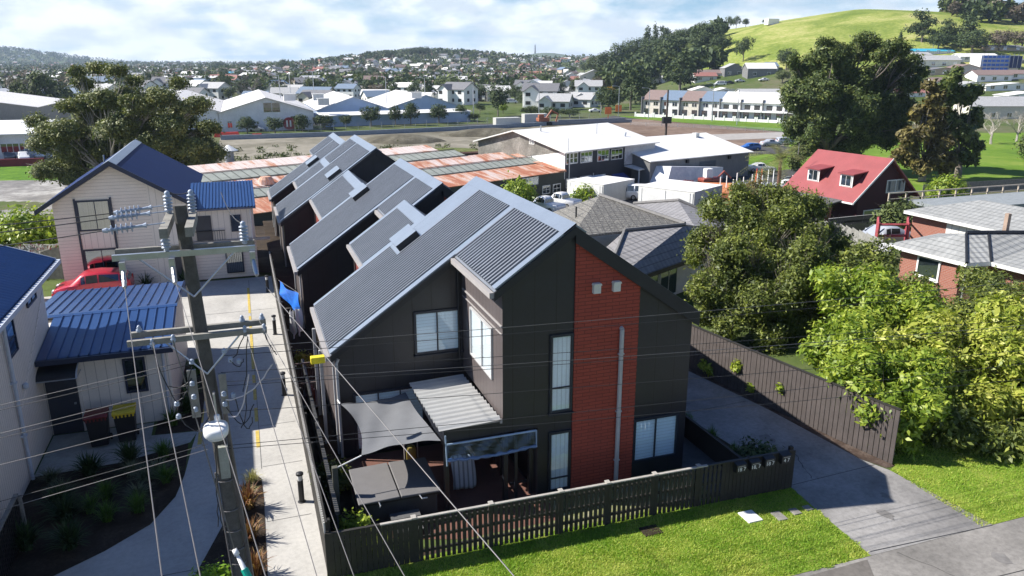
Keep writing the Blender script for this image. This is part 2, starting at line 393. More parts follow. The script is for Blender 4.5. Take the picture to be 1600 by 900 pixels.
# left shared drive
drv = [(-2.05, 31.5), (-2.1, 26), (-2.33, 23.6), (-2.45, 21.9), (-2.62, 20.7), (-3.15, 19.47), (-4.1, 18.6), (-5.06, 17.95), (-6.5, 17.2), (-8.5, 16.6), (-8.5, 12.3), (.99, 12.3), (.96, 31.5), (1.0, 43.6), (-3.0, 43.6), (-10.5, 43.2), (-10.5, 31.6)]
sheet('shared_drive', drv, .008, MT['conc_light'])
mb = MB()
for y in (34.2, 37.4, 40.6): mb.box(-10, .9, y, y+.03, .011, .013)
for y in (18.6, 21.6, 24.4, 28.2): mb.box(-.3, .84, y, y+.02, .011, .013)
for y in (17.1,): mb.box(-5.5, -2.0, y, y+.025, .011, .013)
mb.box(-.34, -.32, 21.5, 43, .011, .013)
tag(mb.build('drive_joint', mm('joint', plain, (.12, .12, .115), .9)), kind='structure')
for i, (y0, y1) in enumerate([(22.9, 24.1), (24.8, 25.9), (26.6, 27.6), (28.2, 29.0), (29.6, 36.5), (37, 41.5)]):
    mb = MB(); mb.box(-.44, -.33, y0, y1, .010, .0155); tag(mb.build('painted_line', MT['yellow_paint']), kind='structure')
for i, (y0, y1) in enumerate([(23.7, 24.6), (25.3, 26.4), (27.1, 28.0)]):
    mb = MB(); mb.box(-2.18, -2.06, y0, y1, .010, .0155); tag(mb.build('painted_line', MT['yellow_paint']), kind='structure')
sheet('door_path', [(-6.55, 23.15), (-4.3, 23.25), (-2.4, 23.95), (-2.2, 24.7), (-3.6, 24.85), (-3.6, 25.85), (-6.55, 25.85)], .013, MT['conc_path'])
# garden beds
sheet('garden_bed', [(-6.6, 23.15), (-4.3, 23.25), (-2.45, 23.9), (-2.45, 21.9), (-2.62, 20.7), (-3.15, 19.47), (-4.1, 18.6), (-5.06, 17.95), (-6.5, 17.2), (-7.4, 17.2)], .016, MT['soil'])
sheet('garden_bed', [(-3.5, 24.85), (-2.15, 24.75), (-2.1, 26), (-2.06, 31), (-2.9, 31), (-3.1, 26.0), (-3.5, 25.9)], .016, MT['soil'])
isl = [(-.58, 21.4), (-.75, 20.9), (-1.05, 19.9), (-1.35, 18.9), (-1.65, 17.9), (-1.95, 16.9), (-2.1, 15.6), (-2.1, 13), (-.38, 13), (-.36, 16.3), (-.32, 19.7), (-.35, 20.9)]
sheet('garden_bed', isl, .018, MT['soil'])
sheet('courtyard_soil', [(.98, 15.7), (1.02, 26.4), (3.0, 26.4), (3.0, 21.2), (1.95, 21.2), (2.0, 17.2), (2.6, 16.4), (4.3, 15.75)], .006, MT['soil'])
sheet('patio_paving', [(2.0, 17.0), (2.0, 21.3), (7.0, 21.3), (7.0, 16.2), (4.3, 16.2)], .012, MT['paver'])
sheet('side_yard', [(4.3, 15.75), (4.3, 16.2), (7.0, 16.2), (7.0, 17.5), (11.4, 17.5), (11.4, 15.72)], .009, mm('yard_weeds', ground_mat, [(.3, (.06, .06, .03)), (.5, (.16, .17, .07)), (.7, (.34, .32, .24))], 1.5, 9))
sheet('side_yard', [(11.4, 15.7), (11.4, 20.6), (12.6, 20.6), (12.6, 15.7)], .008, mm('side_dark', concrete, (.10, .10, .10)))
sheet('planter_soil', [(12.62, 15.7), (12.62, 20.3), (13.3, 20.3), (13.6, 18), (13.68, 15.7)], .014, MT['soil'])
sheet('rear_yard', [(.98, 26.4), (.95, 60), (4.5, 60), (4.5, 26.4)], .006, MT['soil'])

# lawns: soil-green sheet and individual blades over it
lawn_m = ground_mat('lawn_base', [(.3, (.07, .12, .015)), (.5, (.16, .23, .03)), (.7, (.30, .30, .08))], .9, 9)
blade_m = leafmat('grass_blade', (.065, .16, .012), (.19, .35, .022), (.48, .50, .11), .3, .6, .55, .35, 1.0)
def blades(name, inside, x0, x1, y0, y1, n, label_kind='stuff', h=.05, z=.0, seed=1, m=None):
    rg = np.random.default_rng(seed); x = rg.uniform(x0, x1, n); y = rg.uniform(y0, y1, n)
    k = inside(x, y); x = x[k]; y = y[k]; n = len(x)
    clump = .6+.5*np.sin(x*3.1+1.3*np.sin(y*2.3))*np.sin(y*3.7+np.sin(x*1.9))
    a = rg.uniform(0, 2*np.pi, n); hh = h*rg.uniform(.5, 1.4, n)*(.7+.5*clump); wv = .010*rg.uniform(.8, 1.8, n)
    tx = rg.normal(0, .6, n)*hh; ty = rg.normal(0, .6, n)*hh
    V = np.empty((n, 3, 3)); zz_ = np.full(n, z)
    V[:, 0] = np.stack([x-np.cos(a)*wv, y-np.sin(a)*wv, zz_], 1); V[:, 1] = np.stack([x+np.cos(a)*wv, y+np.sin(a)*wv, zz_], 1)
    V[:, 2] = np.stack([x+tx, y+ty, zz_+hh], 1)
    return tag(npmesh(name, V.reshape(-1, 3), 3, m or blade_m), kind='stuff')
def npmesh(name, V, k, mats, parent=None, mi=None):
    n = len(V)//k; me = bpy.data.meshes.new(name)
    me.vertices.add(len(V)); me.vertices.foreach_set('co', V.astype(np.float32).ravel())
    me.loops.add(len(V)); me.loops.foreach_set('vertex_index', np.arange(len(V), dtype=np.int32))
    me.polygons.add(n); me.polygons.foreach_set('loop_start', np.arange(0, len(V), k, dtype=np.int32))
    for m in (mats if isinstance(mats, (list, tuple)) else [mats]): me.materials.append(m)
    if mi is not None: me.polygons.foreach_set('material_index', mi.astype(np.int32))
    me.update(calc_edges=True); return link(name, me, parent)
sheet('lawn', [(.95, 12.3), (13.5, 12.3), (13.7, 15.62), (.95, 15.9)], .012, lawn_m)
sheet('lawn', [(17.46, 12.3), (40, 12.3), (40, 22), (17.4, 22), (17.4, 15.5), (17.08, 15.36)], .012, lawn_m)
def cut1(x, y): return ~(((x > 11.45) & (x < 12.0) & (y > 14.35) & (y < 14.95)) | ((x > 12.3) & (x < 12.62) & (y > 14.2) & (y < 14.65)) | ((x > 12.85) & (x < 13.15) & (y > 14.3) & (y < 14.6)) | ((x > 13.3) & (x < 13.55) & (y > 14.35) & (y < 14.6)))
blades('lawn_grass', lambda x, y: cut1(x, y) & (x < 13.47+.06*(y-12.3)+.06*np.sin(y*5)+.05*np.sin(y*17.3)) & (y > 12.30+.05*np.sin(x*4)+.04*np.sin(x*13.7)), 1, 13.7, 12.2, 15.75, 150000, seed=3)
blades('lawn_grass', lambda x, y: (y < 15.36+.0*x) | (x > 17.45), 17.1, 27, 12.32, 19, 90000, seed=4)
mb = MB(); rc = random.Random(3)
for (x, y, x1, y1) in ((14.2, 12.2, 16.8, 7.0), (19.5, 12.2, 20.5, 8.0), (15.2, 17.5, 14.6, 15.7), (11.0, 11.0, 24.0, 10.2)):
    p = Vector((x, y, .0165)); n = 14
    for i in range(n):
        q = Vector((x+(x1-x)*(i+1)/n+rc.uniform(-.07, .07), y+(y1-y)*(i+1)/n+rc.uniform(-.07, .07), .0165)); d = (q-p).normalized(); s_ = Vector((d.y, -d.x, 0))*rc.uniform(.004, .012); mb.quad(p-s_, q-s_, q+s_, p+s_); p = q
tag(mb.build('paving_crack', MT['room_dark']), kind='structure')
sheet('asphalt_patch', [(20.2, 12.15), (27, 11.9), (27, 9.5), (22.5, 9.8), (21.0, 11.2)], .0145, mm('patch', concrete, (.17, .155, .14), .4, .6))
sheet('asphalt_patch', [(9.0, 12.1), (13.3, 12.2), (12.6, 11.0), (9.0, 10.9)], .0145, MT['patch'])
rc = random.Random(8)
for (x, y, r) in ((15.2, 13.6, .22), (15.9, 14.3, .13), (14.9, 18.2, .25), (14.0, 22.5, .3), (16.4, 11.2, .2), (20.6, 11.5, .16)):
    sheet('oil_stain', [(x+r*math.cos(a*.52)*rc.uniform(.6, 1.2), y+r*1.3*math.sin(a*.52)*rc.uniform(.6, 1.2)) for a in range(12)], .0175, mm('stain', concrete, (.205, .195, .185), .4, 2))
# slabs, valve box lids in the lawn
for (x0, x1, y0, y1, nm, m, lb) in ((11.52, 11.95, 14.4, 14.9, 'utility_cover', 'offwhite', 'white rectangular utility cover set in the lawn'),
        (12.33, 12.6, 14.22, 14.62, 'stepping_stone', 'timber_grey', 'dark stepping stone in the lawn next to the white cover'),
        (12.88, 13.12, 14.32, 14.6, 'stepping_stone', 'timber_grey', 'dark stepping stone in the lawn, middle of the three'),
        (13.32, 13.54, 14.37, 14.6, 'stepping_stone', 'timber_grey', 'dark stepping stone in the lawn closest to the driveway'),
        (8.7, 9.2, 14.75, 15.15, 'drain_cover', 'soil', 'dark sunken drain cover in the lawn below the picket fence')):
    mb = MB(); mb.box(x0, x1, y0, y1, 0, .045)
    o = mb.build(nm, MT[m]); bevel(o, .01); tag(o, lb, nm.replace('_', ' '), 'dark stepping stones in the lawn' if nm == 'stepping_stone' else None)

# ============================================================ BUILDING HELPERS
def window(parent, p, u, n, wd, ht, cols=(1,), rows=(1,), frame='frame_dark', pane='glass', back='blind', fw=.06, name='window', proud=.06, off=(0, 0, 0), sill=False, muntin=.035):
    """p lower-left corner seen from outside, u right, n outward"""
    off = Vector(off); mb = MB(off).frame(p, u, n)
    mb.box(-fw, 0, 0, proud, -fw, ht+fw).box(wd, wd+fw, 0, proud, -fw, ht+fw).box(0, wd, 0, proud, ht, ht+fw).box(0, wd, 0, proud, -fw, 0)
    tot = float(sum(cols)); a = 0
    for c in cols[:-1]: a += c; mb.box(wd*a/tot-muntin/2, wd*a/tot+muntin/2, .012, proud-.004, 0, ht)
    tot = float(sum(rows)); a = 0
    for c in rows[:-1]: a += c; mb.box(0, wd, .014, proud-.008, ht*a/tot-muntin/2, ht*a/tot+muntin/2)
    if sill: mb.box(-fw-.03, wd+fw+.03, 0, proud+.05, -fw-.05, -fw-.004)
    fr = mb.build(name, MT[frame], parent)
    mb = MB(off).frame(p, u, n); mb.quad((0, proud*.6, 0), (wd, proud*.6, 0), (wd, proud*.6, ht), (0, proud*.6, ht)); mb.build('pane', MT[pane], fr)
    if back:
        mb = MB(off).frame(p, u, n)
        if back == 'curtain':
            k = 26; pts = [(wd*i/k, .010+.008*(i % 2)) for i in range(k+1)]
            for (a0, c0), (a1, c1) in zip(pts, pts[1:]): mb.quad((a0, c0, 0), (a1, c1, 0), (a1, c1, ht), (a0, c0, ht))
        else: mb.quad((0, .008, 0), (wd, .008, 0), (wd, .008, ht), (0, .008, ht))
        mb.build('curtain' if back == 'curtain' else 'blind', MT[back], fr)
    return fr
def ribsheet(mb, o, e, L, s, pitch=.18, h=.028, kind='trap', thick=.0):
    """ribbed metal sheet: o eave corner, e unit along eave, L length, s full slope vector; ribs run along s"""
    o, e, s = Vector(o), Vector(e), Vector(s); nn = e.cross(s).normalized()
    if nn.z < 0: nn = -nn
    pr = []; k = int(round(L/pitch)); pt = L/k
    for i in range(k):
        a = i*pt
        if kind == 'trap': pr += [(a, 0), (a+pt*.50, 0), (a+pt*.54, h), (a+pt*.92, h), (a+pt*.99, 0)]
        elif kind == 'tray': pr += [(a, 0), (a+pt-.05, 0), (a+pt-.035, h), (a+pt-.015, h)]
        else: pr += [(a+pt*q/6., h*.5*(1-math.cos(2*math.pi*q/6.))) for q in range(6)]
    pr.append((L, 0))
    vs = []
    for a, hh in pr: vs.append(o+e*a+nn*hh)
    for a, hh in pr: vs.append(o+e*a+nn*hh+s)
    m = len(pr); mb.add(vs, [(i, i+1, i+1+m, i+m) for i in range(m-1)])
def gable_prism(mb, xl, xr, xp, zl, zr, zp, y0, y1, z0=0):
    mb.prism([(xl, z0), (xr, z0), (xr, zr), (xp, zp), (xl, zl)], 'y', y0, y1)

# ============================================================ TOWNHOUSES
S = .70
def PZ(x): return 7.54-S*(7.75-x)           # common left roof plane of the row
def townhouse(label, xe, xs, xp, xr, yL, yR, sky_, front=False, pan=None, bp=False):
    c = ((xe+xr)/2, (yL[0]+yR[1])/2, 0)
    t = empty('townhouse', c, label, 'townhouse', 'dark townhouses with steep ribbed roofs in a row')
    zp = PZ(xp); xl = xe+.17; xw = xr-.15; zw = lambda x: (PZ(x) if x <= xp else zp-S*(x-xp))-.14
    mb = MB(c)
    mb.prism([(xl, 0), (xs, 0), (xs, zw(xs)), (xl, zw(xl))], 'y', yL[0], yL[1])
    if front:
        mb.prism([(xs, 2.42), (xw, 2.42), (xw, zw(xw)), (xp, zw(xp)), (xs, zw(xs))], 'y', yR[0], yR[1])
        mb.box(6.82, xw, yR[0], yR[1], 0, 2.42); mb.box(xs, 6.82, 21.35, yR[1], 0, 2.42)
        mb.box(5.83, 6.82, yR[0], yR[0]+.12, 2.06, 2.42)
    else: mb.prism([(xs, 0), (xw, 0), (xw, zw(xw)), (xp, zw(xp)), (xs, zw(xs))], 'y', yR[0], yR[1])
    # west-facing boards along y painted sunlit, others along x painted shaded
    wl = mb.build('wall', [MT['clad_x_shaded'], MT['clad_y_sunlit']], t); fixn(wl)
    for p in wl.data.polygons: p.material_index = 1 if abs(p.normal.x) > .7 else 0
    mb = MB(c)
    bz = zw
    if bp or front: mb.prism([(xp+.06, 0), (xp+1.95, 0), (xp+1.95, bz(xp+1.95)-.02), (xp+.06, bz(xp+.06)-.02)], 'y', yR[0]-.05, yR[0]+.05)
    if bp or front: mb.build('brick_panel', MT['brick_red'], t)
    # roof slab
    mb = MB(c)
    def slabL(xa, xb, ya, yb): mb.slab((xa, ya, PZ(xa)), (xb, ya, PZ(xb)), (xb, yb, PZ(xb)), (xa, yb, PZ(xa)), .14)
    slabL(xe, xs-.25, yL[0]-.15, yL[1]+.1); slabL(xs-.25, xp, min(yL[0]-.15, yR[0]-.1), max(yL[1]+.1, yR[1]+.1)) if not (yL[0] > yR[0]+1 or yR[1] > yL[1]+1) else slabL(xs-.25, xp, yR[0]-.1, yR[1]+.1)
    zr_ = zp-S*(xr-xp); mb.slab((xp, yR[0]-.1, zp), (xr, yR[0]-.1, zr_), (xr, yR[1]+.1, zr_), (xp, yR[1]+.1, zp), .14)
    roof = mb.build('roof', MT['roof_steel'], t); fixn(roof)
    mb = MB(c); sx = lambda xa, xb: (xb-xa, 0, PZ(xb)-PZ(xa))
    g = .012; xt = xp-.32
    def rs(xa, xb, ya, yb): ribsheet(mb, (xa, ya, PZ(xa)+g), (0, 1, 0), yb-ya, sx(xa, xb), .19, .075)
    x0, x1, y0, y1 = sky_
    if pan: # roof sheet broken by the skylight and the flat pan above it
        rs(xe+.04, xt, yL[0]+.12, y0-.12); rs(xe+.04, x0-.12, y0-.12, yL[1]-.12)
    else: rs(xe+.04, xt, yL[0]+.12, yL[1]-.12)
    if yR[0] < yL[0]-1: rs(xs-.2, xt, yR[0]+.12, yL[0]-.22)
    if yR[1] > yL[1]+1: rs(xs-.2, xt, yL[1]+.22, yR[1]-.12)
    mb.build('ribbed_sheet', MT['roof_steel'], roof)
    mb = MB(c)
    def st(xa, xb, ya, yb, h=.077): mb.slab((xa, ya, PZ(xa)+h), (xb, ya, PZ(xb)+h), (xb, yb, PZ(xb)+h), (xa, yb, PZ(xa)+h), .04)
    st(xe, xp+.0, yL[0]-.16, yL[0]+.13) if yR[0] > yL[0]-1 else (st(xe, xs-.22, yL[0]-.16, yL[0]+.13), st(xs-.22, xt, yL[0]-.2, yL[0]+.13))
    st(xe, xp, yL[1]-.13, yL[1]+.12) if yR[1] < yL[1]+1 else (st(xe, xs-.22, yL[1]-.13, yL[1]+.12), st(xs-.22, xt, yL[1]-.1, yL[1]+.2))
    if yR[0] < yL[0]-1: st(xs-.24, xp, yR[0]-.12, yR[0]+.14, .079)
    if yR[1] > yL[1]+1: st(xs-.24, xp, yR[1]-.14, yR[1]+.12, .079)
    st(xt-.02, xp, yR[0]-.12, yR[1]+.12, .082)
    if pan: st(x1, xt, y0-.1, yL[1]-.1, .073); st(x0-.14, x1, y0-.12, y1, .07)
    mb.slab((xp, yR[0]-.12, zp+.05), (xp+.3, yR[0]-.12, zp+.05-S*.3), (xp+.3, yR[1]+.12, zp+.05-S*.3), (xp, yR[1]+.12, zp+.05), .04)
    fl = mb.build('flashing', MT['flash'], roof); fixn(fl)
    # skylight
    mb = MB(c); nx, nz = -S/math.hypot(1, S), 1/math.hypot(1, S)
    def q(x, y, h): return (x+nx*h, y, PZ(x)+nz*h)
    vs = [q(x0, y0, 0), q(x1, y0, 0), q(x1, y1, 0), q(x0, y1, 0), q(x0, y0, .28), q(x1, y0, .28), q(x1, y1, .28), q(x0, y1, .28)]
    mb.add(vs, [(4, 5, 6, 7), (0, 1, 5, 4), (1, 2, 6, 5), (2, 3, 7, 6), (3, 0, 4, 7)])
    sk = mb.build('skylight', [MT['flash'], MT['black_trim']], t); fixn(sk)
    for p in sk.data.polygons:
        if p.normal.y < -.7: p.material_index = 1  # shade on the street-facing side painted in as black
    # gutters
    mb = MB(c); ze = PZ(xe)
    mb.box(xe-.13, xe-.005, yL[0]-.15, yL[1]+.1, ze-.16, ze-.02)
    mb.build('gutter', MT['gutter_grey'], t)
    if yR[0] < yL[0]-1:
        zs = PZ(xs-.25); mb = MB(c); mb.box(xs-.37, xs-.255, yR[0]-.1, yL[0]-.2, zs-.17, zs-.02); mb.build('gutter', MT['gutter_grey'], t)
    # barge boards on the front rake
    mb = MB(c); bw = .16
    def barge(xa, za, xb, zb, y, dep): mb.prism([(xa, za-dep), (xb, zb-dep), (xb, zb), (xa, za)], 'y', y-.14, y-.101)
    xa = xs-.25 if yR[0] < yL[0]-1 else xe
    barge(xa, PZ(xa)-.01, xp, zp-.01, yR[0], .22); barge(xp, zp-.01, xr, zr_-.01, yR[0], .42)
    if yR[0] < yL[0]-1: mb.prism([(xe, ze-.22), (xs-.38, PZ(xs-.38)-.22), (xs-.38, PZ(xs-.38)-.01), (xe, ze-.01)], 'y', yL[0]-.19, yL[0]-.151)
    fixn(mb.build('barge_board', MT['black_trim'], t))
    # downpipes on the west wall and window of the end wall
    for yy in (yL[0]+.25, yL[1]-.35):
        mb = MB(c); mb.tube([(xl-.06, yy, ze-.15), (xl-.06, yy, .05)], .035, 8); mb.build('downpipe', MT['pipe_grey'], t)
    return t, c
t1, c1 = townhouse('nearest black townhouse with red brick panel and white downpipe behind the picket fence', 1.83, 5.83, 7.75, 11.55, (21.35, 26.05), (17.5, 26.05), (4.68, 5.38, 24.75, 26.0), True, True)
KF = 1.06
def pushback(o): o.location = (o.location.x*KF, o.location.y*KF, CAMH*(1-KF)); o.scale = (KF,)*3
t2, c2 = townhouse('second black townhouse in the row, seen over the roof of the nearest one', 1.67, 5.30, 7.05, 10.9, (31.7, 36.3), (28.35, 36.3), (4.66, 5.35, 34.95, 36.2), False, False, True)
t3, c3 = townhouse('third black townhouse in the row with a dark gable wall facing the street', 1.58, 5.15, 6.92, 10.7, (42.6, 47.5), (42.5, 50.6), (4.4, 5.1, 42.9, 44.3), False, False)
t4, c4 = townhouse('farthest black townhouse of the row beside the rusty roofed sheds', 1.45, 4.8, 6.32, 10.1, (51.0, 54.5), (50.95, 57.5), (4.0, 4.7, 51.3, 52.6), False, False)
def linkblock(label, xe, xp, y0, y1, zr):
    c = ((xe+xp)/2, (y0+y1)/2, 0)
    t = empty('link_building', c, label, 'building', 'low gabled link buildings between the townhouses')
    xr = xp+2.6; zl = zr-S*(xp-xe); P = lambda x: zr-S*abs(xp-x)
    mb = MB(c); gable_prism(mb, xe+.15, xr, xp, P(xe)-.05, P(xr)-.12, zr-.12, y0, y1)
    o = mb.build('wall', [MT['clad_x_shaded'], MT['brick_red_y']], t); fixn(o)
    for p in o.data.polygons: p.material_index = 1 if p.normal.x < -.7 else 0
    mb = MB(c); mb.slab((xe, y0, P(xe)), (xp, y0, zr), (xp, y1, zr), (xe, y1, P(xe)), .1); mb.slab((xp, y0, zr), (xr, y0, P(xr)), (xr, y1, P(xr)), (xp, y1, zr), .1)
    rf = mb.build('roof', MT['roof_steel'], t); fixn(rf)
    mb = MB(c); ribsheet(mb, (xe+.03, y0+.28, P(xe)+.012), (0, 1, 0), y1-y0-.56, (xp-.35-xe, 0, S*(xp-.35-xe)), .19, .055); mb.build('ribbed_sheet', MT['roof_steel'], rf)
    mb = MB(c)
    for (xa, xb, ya, yb) in ((xe, xp, y0+.01, y0+.29), (xe, xp, y1-.29, y1-.01), (xp-.37, xp+.02, y0+.01, y1-.01)):
        h = .045 if xb-xa > 1 else .05
        mb.slab((xa, ya, P(xa)+h), (min(xb, xp), ya, P(min(xb, xp))+h), (min(xb, xp), yb, P(min(xb, xp))+h), (xa, yb, P(xa)+h), .035)
    mb.slab((xp, y0, zr+.05), (xp+.3, y0, zr+.05-.21), (xp+.3, y1, zr+.05-.21), (xp, y1, zr+.05), .035)
    fixn(mb.build('flashing', MT['flash'], rf))
    mb = MB(c); mb.box(xe-.11, xe, y0, y1, P(xe)-.13, P(xe)-.01); mb.build('gutter', MT['gutter_grey'], t)
    for k in range(3):
        yy = y0+.5+k*(y1-y0-1)/2; mb = MB(c); mb.box(xe+.09, xe+.149, yy-.05, yy+.05, 0, P(xe)-.15); mb.build('fin', MT['clad_y_sunlit'], t)
    return t
linkblock('low link between the nearest and second townhouses with red brick side', 3.62, 5.88, 26.18, 29.9, 6.22)
l2_ = linkblock('low link between the second and third townhouses with faded brown roof', 3.26, 5.32, 36.42, 42.4, 5.84)
l3_ = linkblock('low link between the third and farthest townhouses', 2.95, 4.95, 47.62, 50.85, 5.6)
for o in (t2, t3, t4, l2_, l3_): pushback(o)
# --- nearest townhouse details
U, NF = (1, 0, 0), (0, -1, 0)
def wf(p0, p1, Y, **k):   # window on a wall facing the street from lower-left and size
    pass
window(t1, (4.40, 21.35, 3.12), U, NF, 1.34, 1.22, (1, 1.1), off=c1, back='blind', fw=.07, sill=True)
window(t1, (7.2, 17.5, 2.50), U, NF, .52, 2.1, (1,), (1, 2.2), off=c1, back='curtain', fw=.07, sill=True)
window(t1, (7.2, 17.5, .12), U, NF, .52, 1.68, (1,), (.35, 1.4), off=c1, back='curtain', fw=.07)
window(t1, (9.78, 17.5, .55), U, NF, 1.30, 1.22, (1, 1.05), off=c1, back='blind', fw=.08)
window(t1, (2.5, 21.35, .25), U, NF, 2.0, 1.75, (1, 1, 1), off=c1, back='blind', fw=.07, name='sliding_door')
# bay window faces west
window(t1, (5.83, 20.3, 3.32), (0, -1, 0), (-1, 0, 0), 1.95, 1.36, (1.2, 1), off=c1, back='white', fw=.05, frame='pipe_grey', pane='glass')  # white backing imitates the bright reflection in the panes
mb = MB(c1); mb.box(5.79, 5.826, 17.52, 21.2, 5.02, 5.06); mb.box(5.79, 5.826, 17.52, 21.2, 4.82, 4.835); mb.build('band', MT['gutter_grey'], t1)
mb = MB(c1); mb.tube([(9.18, 17.40, 4.62), (9.18, 17.40, .1)], .062, 12); mb.tube([(9.18, 17.40, 4.62), (9.18, 17.52, 4.66)], .062, 12)
for z in (3.9, 2.2, .7): mb.box(9.10, 9.26, 17.36, 17.445, z, z+.04)
mb.build('downpipe', MT['pipe_grey'], t1)
for x in (8.38, 8.95):
    mb = MB(c1); mb.box(x-.1, x+.1, 17.33, 17.448, 5.72, 5.94); mb.prism([(x-.12, 5.94), (x+.12, 5.94), (x+.1, 5.99), (x-.1, 5.99)], 'y', 17.30, 17.449); fixn(mb.build('wall_vent', MT['vent_white'], t1))
mb = MB(c1); mb.tube([(5.70, 21.27, 5.7), (5.70, 21.27, 2.7)], .04, 8); mb.build('downpipe', MT['black_trim'], t1)
mb = MB(c1); mb.tube([(2.06, 21.25, 3.25), (2.0, 21.25, 3.1), (2.0, 21.25, .1)], .045, 8); mb.build('downpipe', MT['pipe_grey'], t1)
mb = MB(c1); mb.box(1.62, 1.72, 22.5, 22.6, 0, 3.1); mb.box(1.62, 1.72, 24.6, 24.7, 0, 3.1); mb.build('downpipe', MT['pipe_grey'], t1)
# patio beam, posts and door frames
mb = MB(c1); mb.box(4.22, 5.828, 17.5, 17.62, 2.04, 2.40); mb.box(4.22, 4.34, 17.62, 21.34, 1.92, 2.08); mb.build('beam', MT['clad_x_shaded'], t1)
for (x, y) in ((4.22, 17.5), (5.86, 17.52), (6.62, 17.62)):
    mb = MB(c1); mb.box(x, x+.12, y, y+.12, 0, 2.04); mb.build('post', MT['clad_x_shaded'], t1)
mb = MB(c1)
mb.box(6.79, 6.815, 17.7, 20.9, 0.02, .08).box(6.79, 6.815, 17.7, 20.9, 1.98, 2.04)
for y in (17.7, 19.25, 20.84): mb.box(6.785, 6.815, y, y+.06, .08, 1.98)
o = mb.build('sliding_door', MT['frame_dark'], t1)
mb = MB(c1); mb.quad((6.80, 17.76, .08), (6.80, 20.84, .08), (6.80, 20.84, 1.98), (6.80, 17.76, 1.98)); mb.build('pane', MT['glass_dark'], o)
mb = MB(c1); mb.box(6.18, 6.26, 17.54, 17.6, .02, 2.03).box(6.1, 6.6, 17.70, 17.73, .35, .42); mb.build('post', MT['clad_x_shaded'], t1)
# patio canopy of clear corrugated sheet
ca = empty('patio_canopy', (5, 19, 0), 'white corrugated canopy roof sloping over the patio beside the bay', 'canopy')
oc = (5, 19, 0)
mb = MB(oc); ribsheet(mb, (4.08, 17.42, 2.44), Vector((0, 3.8, -.24)).normalized(), 3.8, (1.67, 0, .06), .29, .085, 'corr')
mb.build('roof_sheet', mm('canopy_sheet', plain, (.36, .36, .35), .45, 0, .06), ca)
mb = MB(oc); mb.box(4.22, 5.80, 17.50, 17.56, 2.405, 2.44); mb.box(4.22, 5.8, 19.3, 19.36, 2.1, 2.2); mb.box(5.74, 5.80, 17.45, 17.5, 2.38, 2.5); mb.build('frame', MT['gutter_grey'], ca)
# clear roll-up blind
bl = empty('clear_blind', (5.5, 17.4, 0), 'blue edged clear plastic blind hanging over the patio opening', 'blind'); ob = (5.5, 17.4, 0)
mb = MB(ob); vs = []; fs = []; nx_ = 24
for i in range(nx_+1):
    x = 4.28+2.44*i/nx_
    for j in range(5):
        z = 2.0-j*.09-(.05*math.sin(math.pi*i/nx_) if j == 4 else 0); y = 17.42-.02*math.sin(i*1.1+j)-.02*j
        vs.append((x, y, z))
for i in range(nx_):
    for j in range(4): fs.append((i*5+j, i*5+5+j, i*5+6+j, i*5+j+1))
mb.add(vs, fs); mb.build('clear_sheet', glassmat('clear_plastic', (.6, .8, 1), (.60, .74, .95), .04, .35), bl)
mb = MB(ob)
pts = [(4.26+2.46*i/nx_, 17.38-.015*math.sin(i*1.7), 1.60-.07*math.sin(math.pi*i/nx_)+.012*math.sin(i*2.3)) for i in range(nx_+1)]
mb.tube(pts, [.045+.014*math.sin(i*1.9) for i in range(nx_+1)], 8); mb.build('rolled_hem', mm('blue_vinyl', plain, (.10, .17, .30), .3, 0, .25, 12), bl)
mb = MB(ob); mb.tube([(4.26, 17.42, 2.03), (6.74, 17.42, 2.03)], .03, 8); mb.tube([(6.74, 17.4, 2.05), (6.74, 17.38, 1.56)], .022, 8); mb.tube([(4.24, 17.4, 2.3), (4.26, 17.36, 1.45)], .022, 8); mb.build('rail', mm('blind_rail', plain, (.3, .4, .52), .4, .2), bl)
# shade sail
def sail():
    A = Vector((2.0, 20.95, 1.98)); B = Vector((2.18, 18.1, 1.75)); C_ = Vector((4.12, 17.40, 2.20)); D = Vector((3.95, 21.1, 1.98))
    t = empty('shade_sail', (3, 19, 0), 'grey fabric shade sail stretched over the spa corner of the patio', 'shade sail'); off = (3, 19, 0)
    n = 20; vs = []; fs = []
    for i in range(n+1):
        for j in range(n+1):
            u, v = i/n, j/n
            # edges bow inward
            uu = u+(.5-u)*.24*math.sin(math.pi*v)*(1-abs(u-.5)*0)*(1 if u < .5 else .25)*abs(2*u-1)
            vv = v+(.5-v)*.12*math.sin(math.pi*u)*abs(2*v-1)
            p = A*(1-uu)*(1-vv)+B*(1-uu)*vv+C_*uu*vv+D*uu*(1-vv)
            p.z -= .10*math.sin(math.pi*u)*math.sin(math.pi*v)-.018*math.sin(u*14+v*9)
            vs.append(p)
    for i in range(n):
        for j in range(n): a = i*(n+1)+j; fs.append((a, a+n+1, a+n+2, a+1))
    mb = MB(off); mb.add(vs, fs); mb.build('cloth', MT['sail'], t, True)
    mb = MB(off); mb.tube([B, (1.50, 18.02, 1.55)], .018, 6); mb.tube([A, (1.96, 21.2, 2.0)], .02, 6); mb.build('strap', MT['offwhite'], t)
sail()
o = MB(); o.box(1.40, 1.54, 17.9, 18.04, 0, 1.62); tag(o.build('timber_post', mm('post_green', plain, (.085, .085, .065), .85)), 'upright greenish timber post holding the sail rope by the fence', 'post')
